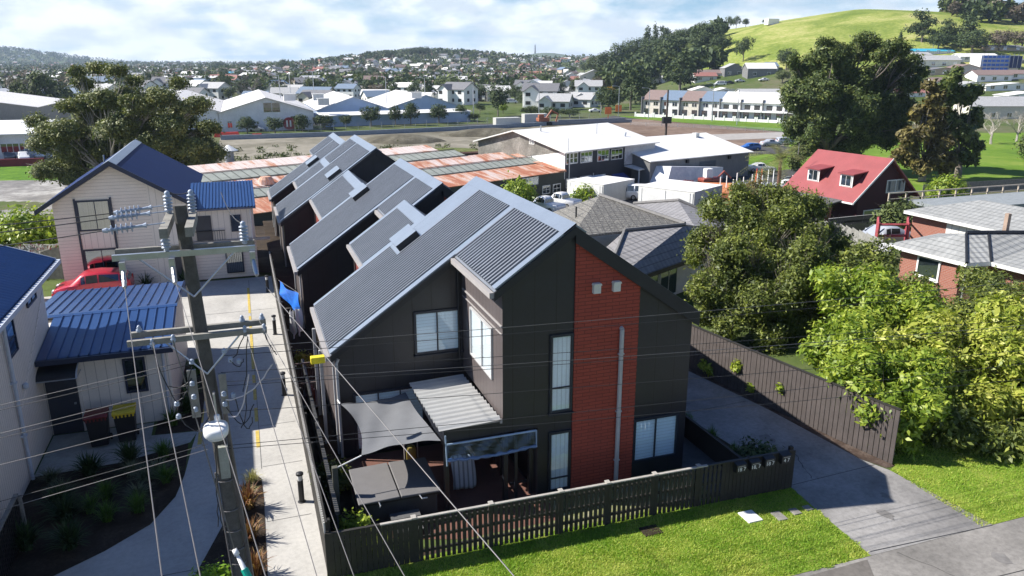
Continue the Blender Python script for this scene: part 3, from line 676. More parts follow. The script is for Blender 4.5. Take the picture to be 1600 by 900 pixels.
# spa
sp_ = empty('spa_pool', (3.0, 18.2, 0), 'square spa pool with a grey folding cover under the shade sail', 'spa'); os_ = (3.0, 18.2, 0)
mb = MB(os_); mb.box(2.02, 4.0, 17.42, 19.12, 0, .74); o = mb.build('cabinet', MT['spa_side'], sp_); bevel(o, .08, 3)
for y0, y1 in ((17.34, 18.26), (18.28, 19.2)):
    pass
for x0, x1 in ((1.94, 3.0), (3.03, 4.08)):
    mb = MB(os_); mb.prism([(x0, .75), (x1, .75), (x1, .83 if x0 < 2.5 else .80), (x0, .80 if x0 < 2.5 else .83)], 'y', 17.34, 19.2)
    o = mb.build('cover', MT['spa_cover'], sp_); fixn(o); bevel(o, .035, 3)
mb = MB(os_); mb.box(1.98, 4.04, 17.36, 19.18, .70, .752); o = mb.build('rim', MT['blackpl'], sp_)
mb = MB(os_); mb.tube([(2.45, 17.33, .78), (2.48, 17.28, .70), (2.46, 17.33, .62)], .018, 6); mb.tube([(3.5, 17.33, .78), (3.55, 17.27, .70), (3.7, 17.33, .66)], .018, 6); mb.build('strap', MT['offwhite'], sp_)
stp = empty('spa_step', (3.1, 17.0, 0), 'two-tread black step in front of the spa pool', 'steps'); of_ = (3.1, 17.0, 0)
for (y0, y1, z) in ((17.0, 17.3, .40), (16.7, 17.0, .20)):
    mb = MB(of_); mb.box(2.7, 3.45, y0, y1, z-.05, z); mb.build('tread', mm('step_grey', plain, (.10, .10, .10), .6), stp)
mb = MB(of_); mb.prism([(16.72, 0), (17.29, 0), (17.29, .35), (17.02, .35), (17.0, .15), (16.72, .15)], 'x', 2.74, 2.79).prism([(16.72, 0), (17.29, 0), (17.29, .35), (17.02, .35), (17.0, .15), (16.72, .15)], 'x', 3.36, 3.41); mb.build('side', MT['blackpl'], stp)
# mattress leaning in the patio
def mattress():
    t_ = []
    vs = []; fs = []; nx, nz = 14, 10
    for s in (0, 1):
        for i in range(nx+1):
            for j in range(nz+1):
                u, v = i/nx, j/nz; e = 1-(abs(2*u-1)**6)*.5-(abs(2*v-1)**6)*.5
                x = 4.66+.66*u+.02*math.sin(v*5); z = .10+.95*v+.02*math.sin(u*6); y = 18.35+.16*v+.02*math.sin(i*1.5)+(-.07*e if s == 0 else .07*e)
                vs.append((x, y, z))
    k = (nx+1)*(nz+1)
    for s in (0, 1):
        for i in range(nx):
            for j in range(nz): a = s*k+i*(nz+1)+j; f = (a, a+nz+1, a+nz+2, a+1); fs.append(f if s == 0 else f[::-1])
    ring = [i*(nz+1) for i in range(nx+1)]+[nx*(nz+1)+j for j in range(1, nz+1)]+[i*(nz+1)+nz for i in range(nx-1, -1, -1)]+[j for j in range(nz-1, 0, -1)]
    for a, b in zip(ring, ring[1:]+ring[:1]): fs.append((a, b, b+k, a+k))
    mb = MB(); mb.add(vs, fs); m = grooved('striped_cloth', (.40, .42, .45), 0, .13, .05, .9, .1, .5, .2, 0, .1)
    o = mb.build('cushion', m, None, True); fixn(o)
    tag(o, 'striped grey and white cushion leaning upright in the patio opening', 'cushion')
mattress()
ot = empty('outdoor_table', (5.8, 19.2, 0), 'small dark outdoor table in the shade under the bay', 'table')
mb = MB((5.8, 19.2, 0)); mb.box(5.3, 6.3, 18.8, 19.6, .68, .73); mb.build('table_top', MT['blackpl'], ot)
for x, y in ((5.35, 18.85), (6.2, 18.85), (5.35, 19.5), (6.2, 19.5)): mb = MB((5.8, 19.2, 0)); mb.box(x, x+.05, y, y+.05, 0, .68); mb.build('leg', MT['blackpl'], ot)
# tall wall lamp / outdoor shower shape beside patio
t = empty('patio_heater', (3.95, 20.6, 0), 'slim outdoor heater frame standing behind the spa', 'heater'); o3 = (3.95, 20.6, 0)
mb = MB(o3); mb.tube([(3.75, 20.6, .05), (3.75, 20.6, 1.25), (3.85, 20.6, 1.4), (4.05, 20.6, 1.4), (4.15, 20.6, 1.25), (4.15, 20.6, .05)], .018, 6); mb.build('frame', MT['gutter_grey'], t)
mb = MB(o3); mb.lathe((3.95, 20.6, 1.42), [(.02, 0), (.06, .03), (.06, .1), (.02, .13)], 10); mb.build('head', MT['galv'], t)
mb = MB(o3); mb.lathe((3.95, 20.6, 0), [(.16, 0), (.16, .3), (.12, .45), (.03, .5)], 12); mb.build('gas_bottle', mm('bottle_yellow', plain, (.25, .2, .04), .6), t)

# ============================================================ FENCES
def picket_fence():
    t = empty('picket_fence', (7.3, 15.6, 0), 'dark timber picket fence with capping coloured sunlit grey along the front lawn', 'fence'); off = (7.3, 15.6, 0)
    mb = MB(off); rg = random.Random(5); x = 1.02
    yl = lambda x: 15.68-.016*(x-1)
    while x < 13.6:
        gap = .045 if 3.0 < x < 11.35 else .008
        wd = .088 if gap > .02 else .115
        y = yl(x); mb.box(x, x+wd, y-.012, y+.008, .03+rg.uniform(0, .02), 1.20); x += wd+gap
    mb.build('palings', MT['fence_black'], t)
    mb = MB(off)
    for z in (.25, .62, 1.0):
        mb.add([(1.02, yl(1.02)+.01, z), (13.62, yl(13.62)+.01, z), (13.62, yl(13.62)+.06, z), (1.02, yl(1.02)+.06, z), (1.02, yl(1.02)+.01, z+.07), (13.62, yl(13.62)+.01, z+.07), (13.62, yl(13.62)+.06, z+.07), (1.02, yl(1.02)+.06, z+.07)], [(0, 3, 2, 1), (4, 5, 6, 7), (0, 1, 5, 4), (2, 3, 7, 6)])
    mb.build('rail', MT['fence_black'], t)
    for (xa, xb, m) in ((1.02, 2.2, 'fence_black'), (2.21, 10.9, 'cap_grey'), (10.91, 13.6, 'black_trim')):  # middle capping lighter: the sunlight on it is put into the colour
        mb = MB(off); z = 1.205
        mb.add([(xa, yl(xa)-.03, z), (xb, yl(xb)-.03, z), (xb, yl(xb)+.045, z), (xa, yl(xa)+.045, z), (xa, yl(xa)-.03, z+.03), (xb, yl(xb)-.03, z+.03), (xb, yl(xb)+.045, z+.03), (xa, yl(xa)+.045, z+.03)],
            [(0, 3, 2, 1), (4, 5, 6, 7), (0, 1, 5, 4), (1, 2, 6, 5), (2, 3, 7, 6), (3, 0, 4, 7)]); mb.build('capping', MT[m], t)
    for x in (1.0, 3.0, 4.9, 6.72, 8.0, 9.35, 10.65, 12.2, 13.56):
        y = yl(x); mb = MB(off); mb.box(x-.05, x+.05, y-.005, y+.095, 0, 1.24 if x < 13 else 1.32); p = mb.build('post', MT['fence_black'], t)
        if 2.5 < x < 11: mb = MB(off); mb.box(x-.06, x+.06, y-.05, y+.105, 1.241, 1.262); mb.build('post_cap', MT['cap_grey'], p)
picket_fence()
FA = [(1.0, 15.7, 1.45), (.95, 24, 1.45), (.92, 34, 1.5), (.92, 43.4, 1.5)]
def left_fence():
    t = empty('boundary_fence', (.95, 29, 0), 'long black paling fence with lattice top running beside the shared driveway', 'fence'); off = (.95, 29, 0)
    mb = MB(off); mt = MB(off); y = 15.72; rg = random.Random(2)
    while y < 43.3:
        x = 1.0-.003*(y-15.7); mb.box(x-.035, x-.012, y, y+.12, .02, 1.18+rg.uniform(0, .01)); y += .128
    mb.build('palings', MT['fence_black'], t)
    y = 15.72
    while y < 43.3:
        x = 1.0-.003*(y-15.7); mt.box(x-.05, x-.02, y, y+.05, 1.18, 1.50); y += .10
    mt.build('lattice', mm('lattice', plain, (.38, .37, .35), .8), t)  # pale colour stands in for sunlight along the fence top
    mb = MB(off)
    for z, h, wdt in ((1.16, .05, .07), (1.48, .035, .05)):
        mb.add([(.98, 15.72, z), (.98+wdt, 15.72, z), (.9+wdt, 43.3, z), (.9, 43.3, z), (.98, 15.72, z+h), (.98+wdt, 15.72, z+h), (.9+wdt, 43.3, z+h), (.9, 43.3, z+h)], [(0, 3, 2, 1), (4, 5, 6, 7), (0, 1, 5, 4), (1, 2, 6, 5), (2, 3, 7, 6), (3, 0, 4, 7)])
    mb.build('capping', MT['fence_black'], t)
    for k in range(15):
        y = 15.8+k*1.95; x = 1.0-.003*(y-15.7); mb = MB(off); mb.box(x, x+.1, y, y+.1, 0, 1.5); mb.build('post', MT['fence_black'], t)
left_fence()
mb = MB(); 
for k in range(6):
    y0 = 16.9+k*1.75; mb.box(1.32, 1.42, y0, y0+1.6, .9+.02*k, 1.0+.02*k); mb.box(1.35, 1.39, y0, y0+1.6, .0, .9)
tag(mb.build('garden_screen', mm('screen', plain, (.09, .09, .085), .8)), 'low dark garden screen panels inside the boundary fence by the spa', 'screen')
def panel_fence(name, label, pts, h, m, capm=None, paling=.14, gap=.01, base=None, post=None, th=.022, seed=1, terr=False):
    P = [Vector((a, b, 0)) for a, b in pts]; c = (P[0]+P[-1])/2; c.z = hz(c.x, c.y) if terr else 0
    t = empty(name, c, label, 'fence'); mb = MB(c); mr = MB(c); mc = MB(c); mbs = MB(c); rg = random.Random(seed)
    for a, b in zip(P, P[1:]):
        d = (b-a); L = d.length; d.normalize(); nn = Vector((d.y, -d.x, 0)); s = 0
        while s < L-.02:
            p = a+d*s; z = hz(p.x, p.y) if terr else 0; q = p+d*min(paling, L-s)
            hh = h+rg.uniform(-.006, .006)
            vs = [p, q, q+nn*th, p+nn*th]; vs = [(v.x, v.y, z+.02) for v in vs]+[(v.x, v.y, z+hh) for v in vs]
            mb.add(vs, [(0, 3, 2, 1), (4, 5, 6, 7), (0, 1, 5, 4), (1, 2, 6, 5), (2, 3, 7, 6), (3, 0, 4, 7)]); s += paling+gap
        def bar(mbx, o0, o1, z0, z1):
            k = max(1, int(L/2.4)) if terr else 1
            for i in range(k):
                p, q = a+d*(L*i/k), a+d*(L*(i+1)/k); za, zb = (hz(p.x, p.y), hz(q.x, q.y)) if terr else (0, 0)
                v = [p+nn*o0, q+nn*o0, q+nn*o1, p+nn*o1]; zs = (za, zb, zb, za)
                mbx.add([(w_.x, w_.y, zz+z0) for w_, zz in zip(v, zs)]+[(w_.x, w_.y, zz+z1) for w_, zz in zip(v, zs)], [(0, 3, 2, 1), (4, 5, 6, 7), (0, 1, 5, 4), (1, 2, 6, 5), (2, 3, 7, 6), (3, 0, 4, 7)])
        for z in (.3, h-.35): bar(mr, -.055, -.004, z, z+.08)
        if capm: bar(mc, -.05, th+.02, h+.008, h+.04)
        if base: bar(mbs, th+.002, th+.05, 0.02, .16)
        if post:
            k = int(L/post)
            for i in range(k+1):
                p = a+d*min(L-.1, i*post); z = hz(p.x, p.y) if terr else 0
                mp = MB(c); mp.box(p.x-.05-nn.x*.1, p.x+.05-nn.x*.1, p.y-.05-nn.y*.1, p.y+.05-nn.y*.1, z, z+h); mp.build('post', MT[m], t)
    mb.build('palings', MT[m], t); mr.build('rail', MT[m], t)
    if capm: mc.build('capping', MT[capm], t)
    if base: mbs.build('base_board', MT[base], t)
    return t
rf = panel_fence('paling_fence', 'tall brown vertical board fence between the right driveway and the hedge', [(15.2, 36), (15.45, 30), (15.72, 24.3), (16.3, 21), (17.0, 17.4), (17.42, 15.6)], 1.76, 'fence_brown', 'fence_black', .15, .022, None, 2.0, .03)
panel_fence('planter_fence', 'low dark timber fence edging the planter beside the right driveway', [(12.5, 20.6), (12.55, 15.75)], .70, 'fence_black', 'fence_black', .15, .006)
t = empty('slatted_gate', (-6.2, 18.6, 0), 'small black slatted gate in the shaded garden at bottom left', 'gate')
mb = MB((-6.2, 18.6, 0)); 
for k in range(22): y = 17.3+k*.12; mb.box(-6.13+.02*k*.1, -6.10+.02*k*.1, y, y+.07, .05, 1.15)
mb.build('slats', MT['blackpl'], t); mb = MB((-6.2, 18.6, 0)); mb.box(-6.16, -6.06, 17.25, 20.0, 1.15, 1.2); mb.box(-6.16, -6.06, 17.25, 17.33, 0, 1.15); mb.box(-6.1, -6.0, 19.92, 20, 0, 1.15); mb.build('gate_frame', MT['timber_grey'], t)

# letterboxes
def letterbox(x, z, txt, label):
    y = 15.68-.016*(x-1)-.012; c = (x, y, z)
    t = empty('letterbox', c, label, 'letterbox', 'black letterboxes on the picket fence')
    mb = MB(); mb.box(-.15, .15, -.16, -.002, -.13, .10); mb.prism([(-.002, .10), (-.17, .10), (-.17, .115), (-.002, .16)], 'x', -.155, .155)
    o = mb.build('box', MT['blackpl'], t); fixn(o)
    mb = MB(); mb.box(-.11, .11, -.166, -.161, .055, .075); mb.build('slot', MT['gutter_grey'], t)
    cu = bpy.data.curves.new('number', 'FONT'); cu.body = txt; cu.size = .15; cu.align_x = 'CENTER'; cu.extrude = .002; cu.materials.append(MT['white'])
    o = bpy.data.objects.new('number', cu); col.objects.link(o); bpy.context.view_layer.update()
    me = bpy.data.meshes.new_from_object(o.evaluated_get(bpy.context.evaluated_depsgraph_get())); bpy.data.objects.remove(o)
    o = link('number', me, t); o.location = (0, -.164, -.075); o.rotation_euler = (math.pi/2, 0, 0)
letterbox(11.85, 1.05, '18 7', 'leftmost of the four black letterboxes on the picket fence')
letterbox(12.30, 1.05, '18, 7', 'second from left of the black letterboxes on the picket fence')
letterbox(12.75, 1.07, '18 7', 'third from left of the black letterboxes on the picket fence')
letterbox(13.28, 1.08, '4 7', 'rightmost black letterbox, beside the fence end post')

# bollard lights
def bollard():
    t = empty('bollard_light', (0, 0, 0), 'x', 'bollard light', 'black bollard lights along the fence')
    mb = MB(); mb.lathe((0, 0, 0), [(.11, 0), (.11, .02), (.075, .03), (.075, .66), (.085, .67)], 14); mb.build('post', MT['blackpl'], t)
    mb = MB(); mb.lathe((0, 0, .67), [(.07, 0), (.07, .16)], 14); mb.build('lens', mm('frost', plain, (.6, .6, .58), .4), t)
    mb = MB(); mb.lathe((0, 0, .83), [(.10, 0), (.10, .05), (.04, .08)], 14); mb.build('cap', MT['blackpl'], t)
    return t
b0 = bollard(); 
for i, ((x, y), lb) in enumerate([((.65, 19.3), 'nearest black bollard light beside the driveway fence'), ((.62, 26.7), 'second nearest bollard light, in the shadow patch on the drive'), ((.62, 33.5), 'third bollard light by the fence, near the lower crossarm of the pole'), ((.58, 40.4), 'farthest bollard light by the fence, at the blue lean-to')]):
    o = b0 if i == 0 else copy_tree(b0); o.location = (x, y, 0); o['label'] = lb
# ============================================================ LEFT HOUSES
c = (-9, 22, 0)
h1 = empty('cream_house', c, 'two storey cream house with corrugated blue roof cut by the left edge of the photo', 'house')
mb = MB(c); gable_prism(mb, -13.4, -6.6, -10.0, 5.05, 5.05, 6.35, 14.0, 27.82); o = mb.build('wall', [MT['cream_vx'], MT['cream_v']], h1); fixn(o)
for p in o.data.polygons: p.material_index = 1 if abs(p.normal.x) > .7 else 0
zr1 = 5.2+.385*3.8; mb = MB(c)
mb.slab((-6.2, 13.6, 5.2), (-10, 13.6, zr1), (-10, 28.45, zr1), (-6.2, 28.45, 5.2), .12); mb.slab((-13.8, 13.6, 5.2), (-10, 13.6, zr1), (-10, 28.45, zr1), (-13.8, 28.45, 5.2), .12)
rf = mb.build('roof', MT['blue_roof'], h1); fixn(rf)
mb = MB(c); ribsheet(mb, (-6.2, 13.65, 5.215), (0, 1, 0), 14.7, (-3.75, 0, .385*3.75), .23, .07, 'corr'); mb.build('corrugated_sheet', MT['blue_roof'], rf)
mb = MB(c); mb.box(-6.19, -6.07, 13.6, 28.45, 5.06, 5.19); mb.build('gutter', MT['pipe_blue'], h1)
mb = MB(c); mb.prism([(-6.2, 5.0), (-10, 5.0+.385*3.8), (-10, zr1+.03), (-6.2, 5.22)], 'y', 28.451, 28.49); mb.build('barge_board', MT['pipe_blue'], h1)
for y, zt in ((22.95, 5.0), (19.7, 5.0)):
    mb = MB(c); mb.tube([(-6.15, y, 5.05), (-6.5, y, 4.75), (-6.52, y, 4.5), (-6.52, y, .05)], .05, 10)
    for z in (3.0, 1.4): mb.box(-6.6, -6.46, y-.08, y+.08, z, z+.05)
    mb.build('downpipe', MT['pipe_blue'], h1)
window(h1, (-6.6, 25.75, 4.42), (0, 1, 0), (1, 0, 0), 1.0, .34, (1, 1), off=c, pane='glass_dark', back='curtain', frame='navy_trim')
window(h1, (-6.6, 23.25, 3.7), (0, 1, 0), (1, 0, 0), .72, .95, (1,), (1, 1.4), off=c, pane='glass_dark', back='curtain', frame='navy_trim')
mb = MB(c); mb.prism([(23.35, 1.95), (23.35, 2.05), (27.8, 4.4), (27.8, 4.3)], 'x', -6.597, -6.585); mb.build('handrail_mark', MT['cream_h'], h1)
mb = MB(c); mb.lathe((-6.52, 23.9, 3.05-.6), [(.02, 0), (.08, .05), (.08, .15), (.02, .2)], 10); mb.build('wall_lamp', MT['pipe_blue'], h1)
# annex with door
c = (-4.8, 28, 0)
h2 = empty('annex', c, 'single storey cream annex with a blue tray roof, dark door and awning', 'building')
mb = MB(c); mb.prism([(25.95, 0), (33.0, 0), (33.0, 2.70), (28.6, 3.08), (25.95, 2.68)], 'x', -7.35, -2.92); o = mb.build('wall', [MT['cream_vx'], MT['cream_v']], h2); fixn(o)
for p in o.data.polygons: p.material_index = 1 if abs(p.normal.x) > .7 else 0
mb = MB(c); mb.slab((-6.58, 25.5, 2.72), (-2.72, 25.5, 2.72), (-2.72, 28.6, 3.2), (-6.58, 28.6, 3.2), .08); mb.slab((-7.4, 33.3, 2.80), (-2.72, 33.3, 2.80), (-2.72, 28.6, 3.2), (-7.4, 28.6, 3.2), .08)
rf = mb.build('roof', MT['blue_roof'], h2); fixn(rf)
mb = MB(c); ribsheet(mb, (-6.55, 25.5, 2.735), (1, 0, 0), 3.8, (0, 2.95, .457), .30, .045, 'tray'); ribsheet(mb, (-7.35, 33.3, 2.815), (1, 0, 0), 4.6, (0, -4.5, .383), .30, .045, 'tray'); mb.build('tray_sheet', MT['blue_roof'], rf)
mb = MB(c); mb.slab((-7.4, 28.42, 3.20), (-2.7, 28.42, 3.20), (-2.7, 28.6, 3.235), (-7.4, 28.6, 3.235), .03); mb.slab((-7.4, 28.6, 3.235), (-2.7, 28.6, 3.235), (-2.7, 28.8, 3.215), (-7.4, 28.8, 3.215), .03); mb.build('ridge_cap', MT['blue_roof'], rf)
mb = MB(c); mb.box(-6.58, -2.70, 25.38, 25.49, 2.56, 2.72); mb.build('gutter', MT['navy_trim'], h2)
mb = MB(c); mb.tube([(-3.08, 25.45, 2.6), (-3.08, 25.86, 2.45), (-3.08, 25.86, .05)], .045, 10); mb.build('downpipe', MT['pipe_blue'], h2)
mb = MB(c); mb.box(-6.55, -5.68, 25.90, 25.948, 0.02, 2.04); d_ = mb.build('door', mm('door_navy', plain, (.025, .03, .045), .45), h2)
mb = MB(c); mb.box(-5.82, -5.76, 25.85, 25.899, 1.0, 1.06); mb.build('handle', MT['galv'], d_)
mb = MB(c); mb.box(-5.66, -5.58, 25.9, 25.948, .02, 2.1); mb.box(-6.56, -5.66, 25.9, 25.948, 2.06, 2.12); mb.build('door_frame', MT['cream_v'], h2)
aw = []
mb = MB(c)
k = 8
prf = [(25.94-.75*math.sin(a*math.pi/2/k), 2.12+.30*math.cos(a*math.pi/2/k)) for a in range(k+1)]
vs = [(-6.62, y, z) for y, z in prf]+[(-5.48, y, z) for y, z in prf]
mb.add(vs, [(i, i+1, i+k+2, i+k+1) for i in range(k)]); aw = mb.build('awning', MT['black_trim'], h2)
for x in (-6.64, -5.50):
    mb = MB(c); mb.tube([(x, y, z) for y, z in prf], .022, 6); mb.tube([(x, 25.94, 2.12), (x, 25.19, 2.12)], .015, 6); mb.build('bracket', MT['pipe_blue'], aw)
mb = MB(c); mb.tube([(-6.64, 25.19, 2.12), (-5.48, 25.19, 2.12)], .02, 6); mb.build('rail', MT['galv'], aw)
window(h2, (-4.22, 25.95, 1.2), U, NF, .52, 1.05, (1,), (1, 1.2), off=c, pane='glass_dark', back='blind', frame='navy_trim', fw=.07)
# wheelie bins
def wbin(lid, loc, label):
    t = empty('wheelie_bin', loc, label, 'bin', 'wheelie bins outside the dark door', R(3)); mb = MB()
    mb.add([(-.24, -.28, .06), (.24, -.28, .06), (.24, .24, .06), (-.24, .24, .06), (-.30, -.36, 1.02), (.30, -.36, 1.02), (.30, .30, 1.02), (-.30, .30, 1.02)], [(0, 3, 2, 1), (4, 5, 6, 7), (0, 1, 5, 4), (1, 2, 6, 5), (2, 3, 7, 6), (3, 0, 4, 7)])
    mb.box(-.32, .32, -.38, .32, .96, 1.02); o = mb.build('body', MT['blackpl'], t); bevel(o, .02)
    mb = MB(); mb.prism([(-.40, 1.02), (.30, 1.03), (.33, 1.09), (-.30, 1.12), (-.41, 1.07)], 'x', -.325, .325)
    for k in range(6): x = -.28+k*.105; mb.box(x, x+.045, -.425, -.40, .95, 1.07)
    o = mb.build('lid', lid, t); fixn(o)
    for x in (-.27, .27):
        mb = MB(); mb.tube([(x-.025, .27, .1), (x+.025, .27, .1)], .1, 14); mb.build('wheel', MT['rubber'], t)
    mb = MB(); mb.tube([(-.26, .38, 1.0), (.26, .38, 1.0)], .02, 6); mb.build('handle', MT['blackpl'], t)
wbin(mm('lid_red', plain, (.16, .022, .02), .5), (-5.02, 24.75, .015), 'black wheelie bin with dull red lid next to the dark door')
wbin(mm('lid_yellow', plain, (.60, .44, .02), .5), (-4.25, 24.80, .015), 'black wheelie bin with bright yellow lid under the annex window')
# back cream house
c = (-6.3, 49, 0)
h3 = empty('cream_house', c, 'cream weatherboard house with navy gable roof behind the red hatchback', 'house')
mb = MB(c); gable_prism(mb, -9.3, -3.0, -6.4, 4.62, 4.5, 6.45, 43.7, 54.0); o = mb.build('wall', [MT['cream_h'], MT['cream_h']], h3); fixn(o)
mb = MB(c); mb.prism([(-4.9, 0), (-3.0, 0), (-3.0, 4.5), (-4.9, 5.55)], 'y', 43.66, 43.698); fixn(mb.build('clad_panel', MT['cream_vx'], h3))
mb = MB(c); mb.slab((-10.0, 43.2, 4.42), (-6.4, 43.2, 6.72), (-6.4, 55, 6.72), (-10.0, 55, 4.42), .12); mb.slab((-2.6, 43.2, 4.35), (-6.4, 43.2, 6.72), (-6.4, 55, 6.72), (-2.6, 55, 4.35), .12)
rf = mb.build('roof', mm('navy_roof', plain, (.007, .021, .088), .6, 0, .12, 1.2, 0, .08), h3); fixn(rf)
mb = MB(c); mb.prism([(-10.0, 4.2), (-6.4, 6.5), (-2.6, 4.13), (-2.6, 4.37), (-6.4, 6.75), (-10.0, 4.44)], 'y', 43.14, 43.19); fixn(mb.build('barge_board', MT['navy_trim'], h3))
mb = MB(c); mb.slab((-6.4, 43.2, 6.76), (-6.75, 43.2, 6.55), (-6.75, 55, 6.55), (-6.4, 55, 6.76), .03); mb.slab((-6.4, 43.2, 6.76), (-6.05, 43.2, 6.55), (-6.05, 55, 6.55), (-6.4, 55, 6.76), .03); mb.build('ridge_cap', MT['flash'], rf)
mb = MB(c); mb.tube([(-7.6, 50, 5.9), (-7.6, 50, 6.35)], .05, 8); mb.build('vent_pipe', MT['galv'], rf)
for z0, hh in ((3.25, 1.42), (.92, 1.2)):
    window(h3, (-8.15, 43.7, z0), U, NF, 1.38, hh, (1.2, 1), (1,), off=c, back='curtain' if z0 > 2 else 'room_dark', pane='glass_dark', frame='navy_trim', fw=.08)
for x in (-8.33, -6.68): mb = MB(c); mb.box(x, x+.09, 43.62, 43.699, .6, 4.85); mb.build('trim', MT['navy_trim'], h3)
mb = MB(c); mb.box(-8.2, -6.7, 43.66, 43.698, 2.25, 3.1); mb.build('clad_panel', MT['cream_vx'], h3)
mb = MB(c); mb.box(-3.95, -3.15, 43.63, 43.69, .05, 2.1); mb.build('door', MT['door_navy'], h3)
# lean-to block at the end of the drive
c = (-1.3, 45.5, 0)
h4 = empty('lean_to_building', c, 'two level cream lean-to with blue roof strip at the end of the drive', 'building')
mb = MB(c); mb.box(-3.0, .25, 44.0, 48, 2.15, 3.85); o = mb.build('wall', MT['cream_vx'], h4)
mb = MB(c); mb.box(-3.0, .25, 44.02, 48, 0, 2.14); o = mb.build('wall', MT['cream_h'], h4)
mb = MB(c); mb.box(-3.0, 1.0, 43.85, 44.0, 2.05, 2.17); mb.build('floor_band', MT['cap_grey'], h4)
mb = MB(c); mb.slab((-3.0, 43.7, 3.95), (.4, 43.7, 3.95), (.4, 48.2, 4.75), (-3.0, 48.2, 4.75), .1); rf = mb.build('roof', MT['blue_roof'], h4); fixn(rf)
mb = MB(c); ribsheet(mb, (-3.0, 43.7, 3.965), (1, 0, 0), 3.4, (0, 4.4, .782), .17, .04, 'trap'); mb.build('ribbed_sheet', MT['blue_roof'], rf)
mb = MB(c); mb.box(-2.75, -1.95, 43.94, 43.995, 2.2, 3.55); mb.build('door', MT['door_navy'], h4)
window(h4, (-.90, 44.0, 2.65), U, NF, .42, .8, (1,), (1,), off=c, back='room_dark', pane='glass_dark', frame='navy_trim')
window(h4, (-1.35, 44.0, .35), U, NF, .8, 1.3, (1,), (1,), off=c, back='room_dark', pane='glass_dark', frame='navy_trim')
mb = MB(c)
for k in range(9): mb.box(-1.33+k*.095, -1.31+k*.095, 43.88, 43.9, .3, 1.68)
mb.box(-1.38, -.5, 43.87, 43.91, .28, .31).box(-1.38, -.5, 43.87, 43.91, 1.67, 1.7); mb.build('grille', MT['black_trim'], h4)
mb = MB(c)
for k in range(6): mb.box(-1.95+k*.12, -1.93+k*.12, 43.86, 43.88, 2.18, 2.7)
mb.box(-2.8, -1.3, 43.85, 43.89, 2.7, 2.74); mb.build('railing', MT['black_trim'], h4)
mb = MB(c); mb.tube([(.1, 43.85, 3.9), (.1, 43.95, .1)], .04, 8); mb.build('downpipe', MT['offwhite'], h4)
# dark fence and shed behind the near house
panel_fence('paling_fence', 'weathered grey fence behind the near blue-roofed house at far left', [(-18, 50), (-9.6, 46.5)], 1.8, 'timber_grey', None, .14, .01)
mb = MB(); mb.prism([(-11.0, 0), (-9.9, 0), (-9.9, 1.5), (-11.0, 1.5)], 'y', 41.3, 41.45); mb.build
tag(fixn(MB().box(-10.9, -10.2, 42.6, 42.9, 0, 1.9).build('brick_pier', mm('brick_tan', brick, (.30, .16, .08), (.24, .12, .06), (.4, .36, .3), .23, .08, 'x'))), 'tan brick pier left of the red hatchback', 'pier')
tag(fixn(MB().box(-12.6, -11.0, 42.5, 42.62, 0, 1.6).build('garden_wall', MT['cream_h'])), 'pale garden wall panel at the left beside the brick pier', 'wall')
def clothesline():
    c = (-11.2, 46.0, 0); t = empty('clothesline', c, 'rotary clothesline with a row of small coloured pegs behind the near house', 'clothesline')
    mb = MB(c); mb.tube([(-11.2, 46, 0), (-11.2, 46, 2.0)], .03, 8)
    for k in range(4): a = k*math.pi/2+.4; mb.tube([(-11.2, 46, 1.9), (-11.2+1.5*math.cos(a), 46+1.5*math.sin(a), 2.05)], .015, 6)
    mb.build('frame', MT['galv'], t); mb = MB(c); rg = random.Random(9)
    for r in (.7, 1.0, 1.3, 1.5):
        P = [(-11.2+r*math.cos(k*math.pi/2+.4), 46+r*math.sin(k*math.pi/2+.4), 1.97) for k in range(5)]; mb.tube(P, .006, 4)
    mb.build('line', MT['offwhite'], t)
    mb = MB(c)
    for k in range(70):
        r = rg.choice((.7, 1.0, 1.3, 1.5)); s = rg.random()*4; i = int(s); f = s-i
        p = Vector((-11.2+r*math.cos(i*math.pi/2+.4), 46+r*math.sin(i*math.pi/2+.4), 1.97)).lerp(Vector((-11.2+r*math.cos((i+1)*math.pi/2+.4), 46+r*math.sin((i+1)*math.pi/2+.4), 1.97)), f)
        mb.cur = k % 2; mb.box(p.x-.02, p.x+.02, p.y-.01, p.y+.01, 1.9, 2.02)
    mb.build('pegs', [MT['offwhite'], MT['lid_red']], t)['kind'] = 'stuff'
clothesline()

